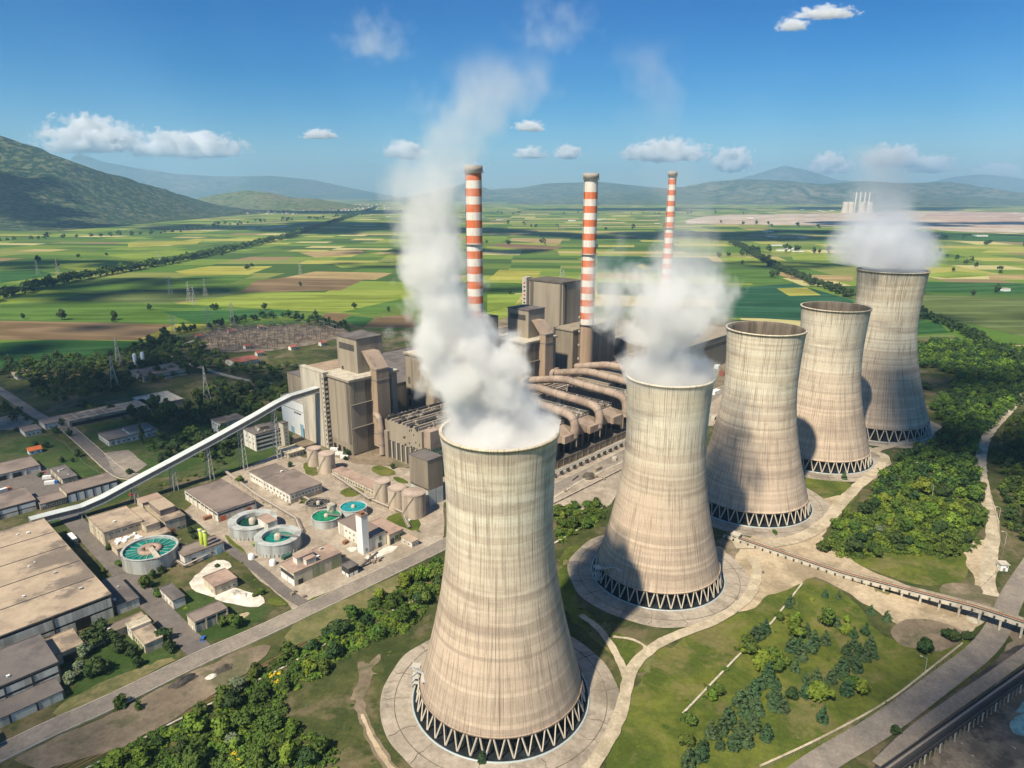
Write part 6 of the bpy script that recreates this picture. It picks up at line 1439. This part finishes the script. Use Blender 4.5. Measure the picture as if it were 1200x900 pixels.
def trunk_mesh(kind, seed):
    m = MB(); rn = random.Random(seed)
    H = {'broad': 1.3, 'shrub': .4, 'poplar': 3.6, 'conifer': 2.6}[kind]
    m.tube([(0,0,-.05),(rn.uniform(-.04,.04),rn.uniform(-.04,.04),H*.5),(0,0,H)], [.085,.06,.02], 7)
    if kind in ('broad', 'shrub'):
        for i in range(5):
            a = rn.uniform(0,6.28); z = H*rn.uniform(.35,.7); m.tube([(0,0,z),(.25*math.cos(a),.25*math.sin(a),z+.3*H/1.3),(.5*math.cos(a),.5*math.sin(a),z+.5*H/1.3)], [.04,.025,.01], 5)
    return m
PROT = {}; CNT = {}
def proto(key, kind, mat, nm, nvar=4, nq=620):
    L = []
    for i in range(nvar):
        V, F = crown_arrays(hash(key) % 1 + i*13+len(key)*7, kind, nq); L.append((mesh_from(V, F, 'crown', M[mat]), trunk_mesh(kind, i), nm))
    PROT[key] = L; TR[key] = [None]*nvar
TR = {}
proto('broad', 'broad', 'leaf', 'broadleaf_tree'); proto('bright', 'broad', 'leaf_bright', 'broadleaf_tree', 3); proto('dark', 'broad', 'leaf_dark', 'broadleaf_tree', 4)
proto('conifer', 'conifer', 'needle', 'conifer', 4, 900); proto('shrub', 'shrub', 'leaf', 'shrub', 3, 220); proto('shrubb', 'shrub', 'leaf_bright', 'shrub', 3, 220); proto('broom', 'shrub', 'leaf_flower', 'flowering_shrub', 3, 220)
proto('poplar', 'poplar', 'leaf_dark', 'poplar', 2, 420); proto('grey', 'broad', 'leaf_grey', 'grey_green_tree', 2)
tmesh = {}
def plant(key, X, Y, rad, label, group, rn, tall=1.0, z=0):
    i = rn.randrange(len(PROT[key])); me, tm, nm = PROT[key][i]
    r = empty(nm, (X, Y, z), rn.uniform(0, 6.28), label, {'broadleaf_tree': 'tree', 'conifer': 'conifer', 'shrub': 'shrub', 'flowering_shrub': 'shrub', 'poplar': 'poplar', 'grey_green_tree': 'tree'}[nm], group)
    rad *= rn.uniform(.72, 1.25) if key in ('broad', 'bright', 'dark') else 1; tall *= rn.uniform(.85, 1.3) if key in ('broad', 'bright', 'dark') else 1
    r.scale = (rad, rad*rn.uniform(.85, 1.1), rad*tall); CNT[nm] = CNT.get(nm, 0)+1
    c = bpy.data.objects.new('crown', me); COL.objects.link(c); c.parent = r
    if (key, i) not in tmesh: o = tm.build('trunk', M['bark']); tmesh[(key, i)] = o.data; o.parent = r
    else: o = bpy.data.objects.new('trunk', tmesh[(key, i)]); COL.objects.link(o); o.parent = r
    return r
def scatter(poly, spacing, seed, world=False):
    P = poly if world else [G(*q) for q in poly]; rn = random.Random(seed)
    x0, x1 = min(p[0] for p in P), max(p[0] for p in P); y0, y1 = min(p[1] for p in P), max(p[1] for p in P); out = []
    y = y0; row = 0
    while y < y1:
        x = x0+(row % 2)*spacing/2
        while x < x1:
            q = (x+rn.uniform(-.45,.45)*spacing, y+rn.uniform(-.45,.45)*spacing)
            if inside(q, P): out.append(q)
            x += spacing
        y += spacing*.87; row += 1
    return out
def wood(name, pts, kinds, rmin, rmax, seed, nq=150, tall=1.0, label=None):
    """many crowns nobody could count, as one mass"""
    rn = np.random.RandomState(seed); base = [crown_arrays(100+seed+i, k, nq) for i in range(3) for k in kinds]; Vs = []; Fs = []; off = 0
    for (x, y) in pts:
        V, F = base[rn.randint(len(base))]; a = rn.uniform(0, 6.28); c, s = math.cos(a), math.sin(a); r = rn.uniform(rmin, rmax)
        W_ = np.stack([(V[:,0]*c-V[:,1]*s)*r+x, (V[:,0]*s+V[:,1]*c)*r+y, V[:,2]*r*tall*rn.uniform(.85,1.15)], 1); Vs.append(W_); Fs.append(F+off); off += len(V)
    me = mesh_from(np.concatenate(Vs), np.concatenate(Fs), name, None); return me
def wood_obj(name, pts, kinds, rmin, rmax, seed, mats, nq=150, tall=1.0):
    if not pts: return
    me = wood(name, pts, kinds, rmin, rmax, seed, nq, tall); me.materials.clear()
    for m_ in mats: me.materials.append(M[m_])
    if len(mats) > 1:
        per = nq*4; mi = np.repeat(np.random.RandomState(seed).randint(0, len(mats), len(pts)), per); me.polygons.foreach_set('material_index', mi.astype(np.int32))
    o = bpy.data.objects.new(name, me); COL.objects.link(o); return tag(o, kind='stuff')
rn = random.Random(99)
# conifers and bright trees on the right slope, surveyed one by one (crop of the photo: x/3+800, y/3+600)
CON = [(500,300),(548,305),(370,335),(380,322),(270,440),(250,450),(290,425),(435,430),(460,470),(500,465),(415,520),(380,490),(600,440),(640,430),(660,480),(620,500),(590,540),(560,560),(640,520),(670,515),(600,480),(660,360),(715,385),(430,600),(470,590),(520,600),(430,650),(250,640),(200,680),(225,660),(300,580),(330,620),(350,700),(320,690),(310,660),(260,710),(240,740),(160,740),(200,790),(250,770),(100,790),(130,830),(60,870),(180,830),(490,735),(545,575),(410,470),(20,890),(150,760),(270,620),(575,640),(395,560),(540,405)]
CON += [(445,490),(480,500),(575,500),(625,460),(610,560),(645,550),(570,590),(455,620),(495,630),(285,660),(330,660),(280,740),(215,720),(180,760),(135,780),(110,820),(75,840),(40,880),(220,820),(160,850),(295,800),(345,740),(240,690),(185,700),(305,610),(270,600)][::2]
for (x, y) in CON:
    X, Y = G(x/3+800, y/3+600); plant('conifer', X, Y, rn.uniform(2.0,3.1)*(.8 if y < 420 else 1), 'blue green conifer on the grassy slope right of the front towers', 'conifers on the right hand slope', rn, .8)
BRI = [(340,380),(400,390),(390,440),(230,500),(215,490),(300,540),(320,530),(340,520),(630,640),(480,660),(120,640),(280,560),(575,430),(20,750),(330,560),(10,820),(100,660),(250,500),(360,535),(600,620),(510,400),(270,520),(575,390)]
for (x, y) in BRI:
    X, Y = G(x/3+800, y/3+600); plant('bright' if rn.random() < .6 else 'broad', X, Y, rn.uniform(2.6,3.8)*(1.4 if (x,y) in ((630,640),(480,660)) else 1), 'bushy yellow green tree among the conifers on the right slope', 'leafy trees among the conifers', rn, .85)
for (x, y, rr) in [(850,500,3.4),(930,445,3.6),(745,780,2.8),(1000,450,3),(870,490,2.2),(380,660,2.4),(950,455,3)]:
    X, Y = G(x/3+800, y/3+600); plant('dark', X, Y, rr, 'round dark tree standing in the grass near the curving road', 'round dark trees near the curving road', rn, .8)
X, Y = G(565, 893); plant('conifer', X, Y, 1.9, 'single small conifer on the front edge of the nearest tower apron', None, rn, .8)
X, Y = G(989, 562); plant('conifer', X, Y, 2.2, 'single small conifer on the grass below the fourth tower', None, rn, .9)
X, Y = G(908, 626); plant('shrub', X, Y, 2.4, 'small lone bush at the edge of the third tower apron', None, rn, 1.2)
# belt in front of and left of the nearest tower
belt = [(95,905),(170,865),(250,830),(300,790),(345,765),(400,735),(450,700),(516,655),(520,690),(500,715),(478,742),(440,752),(400,775),(370,800),(330,815),(340,850),(385,870),(400,905)]
lab_b = 'bushy tree in the green belt between railway and nearest tower'
pts = scatter(belt, 8.6, 5)
for (x, y) in pts:
    k = rn.choices(['broad','bright','dark','grey'], [5,3,2,.3])[0]; plant(k, x, y, rn.uniform(2.3,4.4), lab_b if k != 'grey' else 'grey green tree in the belt by the railway', 'trees of the belt by the railway' if k != 'grey' else 'grey green trees of the belt', rn, rn.uniform(.7,1.0))
wood_obj('undergrowth', scatter(belt, 3.0, 6), ['shrub'], 1.7, 3.1, 7, ['leaf','leaf','leaf_bright','leaf_flower'], 90, .8)
for (x, y) in scatter([(350,790),(420,745),(480,705),(500,712),(440,745),(390,765),(345,800)], 5.5, 9)+scatter([(300,800),(340,780),(350,790),(310,812)], 6, 10): plant('broom', x, y, rn.uniform(1.3,2.4), 'yellow flowering broom in the belt by the railway', 'yellow flowering shrubs of the belt', rn)
# greenery between first and second tower
g2 = [(650,596),(690,588),(712,596),(700,615),(672,628),(655,640)]
for (x, y) in scatter(g2, 7, 3): plant(rn.choice(['broad','bright','broad']), x, y, rn.uniform(2.4,3.8), 'bushy tree between the first two towers and the plant road', 'trees between the first two towers', rn, .8)
wood_obj('undergrowth', scatter(g2, 3.6, 4), ['shrub'], 1.4, 2.4, 8, ['leaf','leaf_bright','leaf_flower'], 90)
# right wood: nearest part as individuals, the rest one mass
near = [(963,648),(985,610),(1012,600),(1045,575),(1090,565),(1128,590),(1145,560),(1150,600),(1148,640),(1110,655),(1050,650),(1000,655)]
for (x, y) in scatter(near, 10.0, 12):
    k = rn.choices(['broad','bright','dark','grey'], [5,3,2,.6])[0]; plant(k, x, y, rn.uniform(2.8,4.8), 'leafy tree at the near end of the right wood' if k != 'grey' else 'grey green tree at the near end of the right wood', 'trees at the near end of the right wood' if k != 'grey' else 'grey green trees of the right wood', rn, rn.uniform(.7,.95))
for (x, y) in scatter([(985,618),(1010,603),(1030,600),(1020,640),(985,640)], 7, 13): plant('broom', x, y, rn.uniform(1.6,2.6), 'yellow flowering broom at the tip of the right wood', 'yellow flowering shrubs of the right wood', rn)
wood_obj('undergrowth', scatter(near, 3.8, 14), ['shrub'], 2.2, 3.8, 9, ['leaf','leaf_bright','leaf'], 80, .8)
far_w = [(1000,610),(1030,568),(1060,535),(1095,522),(1105,500),(1090,480),(1115,462),(1120,440),(1074,432),(1072,408),(1100,400),(1150,404),(1200,412),(1260,430),(1240,450),(1185,480),(1152,512),(1143,545),(1148,590),(1100,580),(1050,580),(1010,612)]
wood_obj('woodland', scatter(far_w, 7.5, 15), ['broad'], 3.4, 5.6, 10, ['leaf','leaf_dark','leaf','leaf_dark','leaf_bright'], 130, .85)
wood_obj('woodland', scatter([(1165,520),(1185,500),(1212,478),(1300,470),(1330,600),(1210,640),(1185,640),(1172,590),(1160,550)], 8.5, 16), ['broad'], 3.2, 5.2, 11, ['leaf_dark','leaf'], 130, .85)
for (px, py, r) in [(1085,457,5.2),(1133,637,4.5),(1100,625,3.6),(1065,640,3),(1120,470,4.5),(1150,395,5)]:
    X, Y = G(px, py); plant('dark', X, Y, r, 'round dark tree standing alone beside the right wood', 'lone round trees beside the right wood', rn, .9)
# left woods: individuals around the offices and lawns
LW = [([(85,468),(150,500),(250,505),(330,482),(350,470),(330,455),(255,452),(215,478),(100,485)], 13, 'dark', 3.6, 5.6), ([(170,520),(210,505),(240,520),(270,500),(300,480),(280,535),(250,545),(225,540),(190,548)], 13, 'dark', 3.6, 5.4)]
LWF = [[(0,425),(60,420),(110,422),(190,400),(215,420),(225,440),(160,455),(90,475),(40,470),(20,450)], [(280,455),(330,440),(350,452),(340,468),(290,470)]]
for poly, sp, k0, r0, r1 in LW:
    for (x, y) in scatter(poly, sp, int(sp*10+r0)):
        if rn.random() < .82: plant(k0 if rn.random() < .7 else 'broad', x, y, rn.uniform(r0, r1), 'dark leafy tree in the woods left of the conveyor gallery', 'trees of the left woods', rn, rn.uniform(.8,1.15))
wood_obj('woodland', [p for q in LWF for p in scatter(q, 14, 77)], ['broad'], 3.6, 6, 16, ['leaf_dark','leaf','leaf_dark'], 200, .95)
wood_obj('undergrowth', [p for poly, *_ in LW for p in scatter(poly, 10, 21)], ['shrub'], 2.4, 4.2, 12, ['leaf_dark','leaf'], 80, .8)
wood_obj('woodland', scatter([(0,432),(45,425),(110,428),(175,412),(180,404),(200,396),(235,402),(262,416),(300,432),(355,430),(360,440),(300,442),(255,436),(215,440),(150,430),(80,440),(0,448)], 15, 22), ['broad'], 4, 6.5, 13, ['leaf_dark','leaf'], 110, .85)
wood_obj('woodland', scatter([(0,470),(35,495),(20,500),(0,500)], 12, 23), ['broad'], 3, 5, 14, ['leaf_dark'], 110)
for (px, py, r, k) in [(42,523,3,'dark'),(55,525,3,'dark'),(72,500,3.5,'dark'),(66,508,3.6,'dark'),(82,512,3.6,'dark'),(73,542,2.4,'dark'),(92,536,2.6,'dark'),(85,542,2,'dark'),(152,556,2.6,'dark'),(178,528,4.5,'broad'),(190,545,3.4,'dark'),(20,507,3,'dark'),(48,560,2,'dark'),(275,488,3.2,'dark'),(312,520,4,'dark'),(300,523,4,'dark'),(288,520,3.5,'dark'),(262,545,2.6,'dark'),(130,645,3,'broad'),(140,665,2.6,'broad'),(122,672,2.4,'broad'),
        (172,690,3.6,'broad'),(180,678,3.2,'broad'),(190,672,3,'dark'),(185,700,3,'broad'),(224,625,3,'dark'),(228,632,2.6,'dark'),(282,568,3,'broad'),(405,540,2.6,'dark'),(407,535,2.2,'dark'),(460,550,2,'dark'),(340,548,2,'dark'),
        (120,745,4.8,'dark'),(132,752,4.6,'dark'),(112,758,4.4,'dark'),(142,765,3.4,'dark'),(100,770,3.6,'grey'),(92,790,3.6,'grey'),(82,800,3.4,'grey'),(105,795,3.6,'dark'),(118,790,3.6,'dark'),(95,760,3.4,'dark'),(88,752,3.4,'dark'),(162,782,3,'dark'),(192,753,3.2,'dark'),(200,765,3,'dark'),(155,770,2.8,'dark'),
        (262,733,3.2,'broad'),(272,733,3.2,'broad'),(280,736,2.8,'broad'),(140,830,2.6,'broad'),(162,833,2.2,'broad'),(10,760,2.2,'dark'),(300,700,1.8,'broad'),(307,698,1.6,'broad'),(255,665,1.6,'dark')]:
    X, Y = G(px, py); plant(k, X, Y, r*.92, 'single leafy tree standing among the works buildings' if k != 'grey' else 'grey green tree by the two storey store', 'single trees among the works buildings' if k != 'grey' else 'grey green trees by the store', rn, rn.uniform(.8,1.05))
for (px, py, h) in [(266,492,1.0),(269,495,1.0),(263,478,1.1),(258,482,.9),(167,515,1.0),(236,490,1)]:
    X, Y = G(px, py+6); plant('poplar', X, Y, 4.2*h, 'tall dark poplar rising above the woods by the gallery', 'tall poplars by the gallery', rn, 1.0)
# hedge along the gallery lawn and small bushes of the yards
for poly, sp in (([(182,568),(225,555),(262,548),(268,552),(225,565),(190,576)], 6), ([(455,560),(520,575),(520,585),(470,575)], 9), ([(440,605),(490,612),(500,625),(450,620)], 10), ([(205,715),(240,700),(300,715),(320,725),(250,750)], 16), ([(270,640),(330,700),(322,708),(262,650)], 13), ([(280,562),(300,575),(320,600),(305,598)], 12), ([(230,430),(350,430),(350,450),(250,440)], 16), ([(880,735),(940,690),(960,700),(900,760),(850,800),(790,860),(760,890),(750,880),(820,800)], 9)):
    for (x, y) in scatter(poly, sp, int(sp*3)): plant(rn.choice(['shrub','shrub','shrubb']), x, y, rn.uniform(.9,2.1), 'low green shrub in the grass around the works', 'low shrubs round the works', rn, rn.uniform(.8,1.2))
for (x, y) in scatter([(420,870),(470,900),(330,900),(380,830),(440,760),(480,745),(440,800)], 11, 31)+scatter([(700,720),(730,760),(680,760),(665,700)], 9, 32)+scatter([(1000,690),(1100,730),(1100,800),(980,850),(900,880),(940,800)], 14, 33): plant('shrub', x, y, rn.uniform(.5,1.4), 'low green shrub in the grass around the works', 'low shrubs round the works', rn)
# tree lines and field trees
def line_pts(P, step, spread, seed):
    W_ = resample([G(*q) for q in P], step, False); r_ = random.Random(seed); return [(x+r_.gauss(0, spread), y+r_.gauss(0, spread)) for x, y in W_]
wood_obj('tree_line', line_pts([(-20,356),(40,340),(110,325),(200,309),(280,292),(340,278),(400,258),(440,244)], 6, 7, 1), ['broad'], 6, 11, 20, ['leaf_dark','leaf'], 60)
wood_obj('tree_line', line_pts([(860,285),(905,312),(940,328),(1000,350)], 5, 7, 2), ['broad'], 5, 8, 21, ['leaf_dark'], 60)
wood_obj('tree_line', line_pts([(1070,366),(1100,378),(1130,390),(1160,408),(1200,430)], 4, 5, 3), ['broad'], 4, 6.5, 22, ['leaf_dark'], 60)
wood_obj('tree_line', line_pts([(1000,270),(1100,300),(1180,322),(1230,332)], 70, 20, 4), ['broad'], 6, 10, 23, ['leaf_dark'], 60)
wood_obj('tree_line', line_pts([(175,402),(200,392),(225,388),(260,382),(300,374),(330,372),(365,378),(400,386)], 7, 6, 5)+line_pts([(375,378),(408,388)], 8, 4, 6), ['broad'], 4, 6, 24, ['leaf_dark'], 60)
wood_obj('tree_line', line_pts([(0,284),(60,280),(150,277),(210,273)], 35, 14, 7)+line_pts([(210,272),(280,262),(350,258),(430,252)], 50, 60, 8)+line_pts([(250,252),(330,249),(430,250)], 40, 80, 9), ['broad'], 7, 14, 25, ['leaf_dark'], 40)
wood_obj('tree_line', line_pts([(845,302),(900,296),(990,297)], 40, 10, 10)+line_pts([(860,262),(960,268),(1060,270)], 90, 60, 11)+line_pts([(1080,276),(1200,290)], 110, 60, 12)+line_pts([(560,262),(660,268),(760,270)], 120, 90, 13)+line_pts([(560,250),(700,252),(850,250)], 120, 150, 14)+line_pts([(480,275),(560,285),(680,290)], 110, 40, 15), ['broad'], 8, 15, 26, ['leaf_dark'], 40)
for (px, py, r) in [(73,375,5),(134,375,6),(133,377,4),(27,374,4),(290,316,6),(295,313,5),(250,363,4),(254,362,4),(310,363,4),(175,363,4),(67,313,5),(45,308,6),(92,302,5),(125,300,5),(260,300,5),(352,336,4),(370,371,4),(1168,343,6),(1140,347,4),(905,325,6),(911,323,5),(620,355,4),(598,345,4),(560,360,4),(560,337,5),(415,362,4),(455,365,3.5),(1025,300,6),(1117,318,6),(960,297,5),(870,310,5),(1080,345,5)]:
    X, Y = G(px, py); plant('dark', X, Y, r*1.15, 'lone dark tree standing out in the fields of the plain', 'lone trees in the fields', rn)

# rough tufts over the near grass, as one mass per kind of ground
def inside_any(q, polys): return any(inside(q, p) for p in polys)
def tufts(polys, sp, seed, mats, r0=.35, r1=1.0, keep=.5):
    rn_ = random.Random(seed); out = []
    for poly in polys:
        for (x, y) in scatter(poly, sp, seed):
            if mnoise.noise((x*.05, y*.05, seed)) > rn_.uniform(-.5, .5)*(1-keep)*2: out.append((x, y))
    wood_obj('ground_cover', out, ['shrub'], r0, r1, seed, mats, 14, .6)
tufts([[(720,850),(760,780),(840,720),(880,690),(940,675),(1000,700),(1040,760),(1120,745),(1040,830),(940,890),(900,930),(720,930)], [(936,556),(990,562),(1010,580),(985,610),(950,590)], [(985,660),(1060,655),(1140,650),(1140,680),(1080,685)], [(655,700),(700,735),(740,790),(690,760)]], 3.0, 41, ['leaf','leaf_bright','leaf_grey'])
tufts([[(330,905),(345,820),(400,790),(440,765),(470,750),(450,800),(440,850),(460,900)], [(60,850),(130,810),(250,765),(330,745),(330,775),(200,850),(100,905),(0,920)], [(200,705),(240,700),(320,715),(260,755),(205,735)], [(60,840),(130,745),(190,760),(150,800)]], 3.0, 42, ['leaf','leaf_grey','leaf'])
tufts([[(0,500),(60,505),(125,550),(60,560),(0,545)], [(180,560),(270,540),(350,500),(350,460),(250,450),(90,500)], [(230,430),(360,425),(360,445),(250,440)], [(60,605),(150,578),(150,585),(70,615)]], 5, 43, ['leaf','leaf_dark'], .5, 1.3)
print('COUNTS', CNT)
# ------------------------------------------------------------------ yard clutter: pipe runs, containers, pallets
def pipe_run(pts, z, label, n=3):
    P = [Vector((*wab(*ab(q)), 0)) for q in pts]; r = empty('pipe_run', P[0], 0, label, 'pipes')
    for k in range(n):
        m = MB(); m.tube([(p-P[0])+Vector((k*.7, k*.5, z)) for p in P], .22+.08*(k % 2), 8); m.build('pipe', M['steel_pale' if k % 2 else 'duct'], r)
    L = 0
    for a, b in zip(P[:-1], P[1:]):
        d = (b-a).length; 
        for i in range(int(d/7)+1):
            p = a+(b-a)*(i*7/d)-P[0]; m = MB(); m.bar((p.x, p.y, 0), (p.x, p.y, z-.2), .25); m.bar((p.x-.4, p.y-.3, z-.35), (p.x+n*.7, p.y+n*.5, z-.35), .2); m.build('support', M['steel'], r)
pipe_run([(262,556),(300,585),(345,612),(352,628)], 3.0, 'run of low pipes on posts between the workshops and the twin basins')
pipe_run([(352,585),(400,610)], 2.5, 'short run of pipes beside the rusty round tank'); pipe_run([(388,560),(432,590),(505,575)], 3.2, 'run of pipes passing the three tan tanks')
pipe_run([(640,596),(700,566),(735,548)], 1.6, 'run of low pipes beside the plant road between the first two towers'); pipe_run([(195,655),(215,668),(242,655)], 2.5, 'run of pipes behind the small white hut'); pipe_run([(425,585),(470,604),(478,622)], 2.2, 'run of pipes in the grass under the widest tan tank')
def crate(px, py, L, w, h, rz, mat, label, name='container', cat='container', group=None):
    X, Y = G(px, py); r = empty(name, (X, Y, 0), AX+rz, label, cat, group); m = MB(); m.box(-L/2, -w/2, .15, L/2, w/2, h); m.build('body', M[mat], r)
    m = MB()
    for i in range(int(L/.8)+1): x = -L/2+.1+i*.8; m.box(x, -w/2-.06, .2, x+.25, -w/2-.003, h-.1)
    m.box(-L/2, -w/2-.08, h+.003, L/2, w/2+.08, h+.1); m.build('rib', M[mat], r)
for i, (x, y, L, w, h, rz, mt, lb_) in enumerate([(300,640,4,2.4,2.4,0,'green_panel','green container beside the front twin basin'),(336,655,5,2.4,2.4,.1,'green_steel','dark green container left of the cream filter house'),(405,638,3,2,2.2,.2,'rust','rusty container at the foot of the white walled lime building'),
    (505,585,6,2.4,2.5,0,'steel','grey container beside the front tower left edge'),(478,612,3.5,2.4,1.2,.5,'gallery','pale skip in the grass below the widest tan tank'),(350,560,4,2.4,2.4,1.57,'orange_paint','orange container between workshop and boiler house tanks'),(244,609,5,2.4,2.4,0,'rust','rusty container at the left foot of the brown roofed workshop'),
    (700,552,7,3,3,0,'clad_light','tan container on the ground left of the second tower'),(672,562,9,3,2,.2,'steel','long grey trough on the ground near the pipe bridge'),(720,540,5,3,2.6,.5,'conc_pale','pale box beside the second tower waist'),(838,462,12,5,4,0,'white','white box cabin seen between second and third towers'),(846,440,10,5,4,.4,'red_roof','reddish box roof seen between second and third towers'),
    (840,432,8,5,4,.2,'white','upper white box seen between second and third towers'),(836,492,9,3,3,.3,'conc_pale','pale row of boxes on the yard between second and third towers'),(197,432,6,3,3,.2,'white','white cabin in the trees near the barn'),(330,527,5,3,2.6,0,'conc','grey box left of the yellow cream gatehouse')]):
    crate(x, y, L, w, h, rz, mt, lb_)
pm_ = MB()
for k in range(5): pm_.box(-.6, -.5+k*.22, .1, .6, -.36+k*.22, .14)
for k in (-.5, 0, .46): pm_.box(k-.05, -.5, 0, k+.05, .5, .1)
pm_.box(-.55, -.45, .141, .55, .45, .9); p0 = pm_.build('pallet_load', M['wood']); rn = random.Random(55); firstp = True
for i in range(60):
    q = rn.choice([(345,588),(310,645),(345,700),(290,570),(430,655),(250,612),(395,655),(480,590),(660,575),(700,560),(840,480),(150,640),(500,600),(205,640),(460,590)])
    X, Y = G(q[0]+rn.gauss(0, 7), q[1]+rn.gauss(0, 4)); o = p0 if firstp else link_copy(p0); firstp = False; o.location = (X, Y, .6); o.rotation_euler = (0, 0, rn.uniform(0, 3)); s = rn.uniform(.7, 1.8); o.scale = (s, s, s)
    tag(o, 'small wooden pallet load left lying about the works yard', 'pallet', 'pallets in the works yard')
# fence posts along the outer edge
def fence(px, label, step=4):
    P = resample([G(*q) for q in px], step, False); r = empty('fence', (*P[0], 0), 0, label, 'fence'); pr = MB(); w = MB()
    for i, (x, y) in enumerate(P):
        pr.box(x-P[0][0]-.08, y-P[0][1]-.05, 0, x-P[0][0]+.08, y-P[0][1]+.08, 2.0)
        if i:
            a = P[i-1]
            for z in (.6, 1.2, 1.8): w.bar((a[0]-P[0][0], a[1]-P[0][1], z), (x-P[0][0], y-P[0][1], z), .03)
    tag(pr.build('post', M['steel'], r), kind='stuff'); w.build('wire', M['steel'], r)
fence([(890,905),(960,872),(1040,830),(1090,790),(1128,758)], 'thin wire fence on pale posts following the curving right road')
fence([(0,512),(30,508),(58,512),(75,520),(100,545),(125,560)], 'thin fence round the left lawn beside the works road')
fence([(1150,690),(1168,672),(1175,650),(1168,612),(1160,580)], 'thin fence on the right verge above the white kiosk')
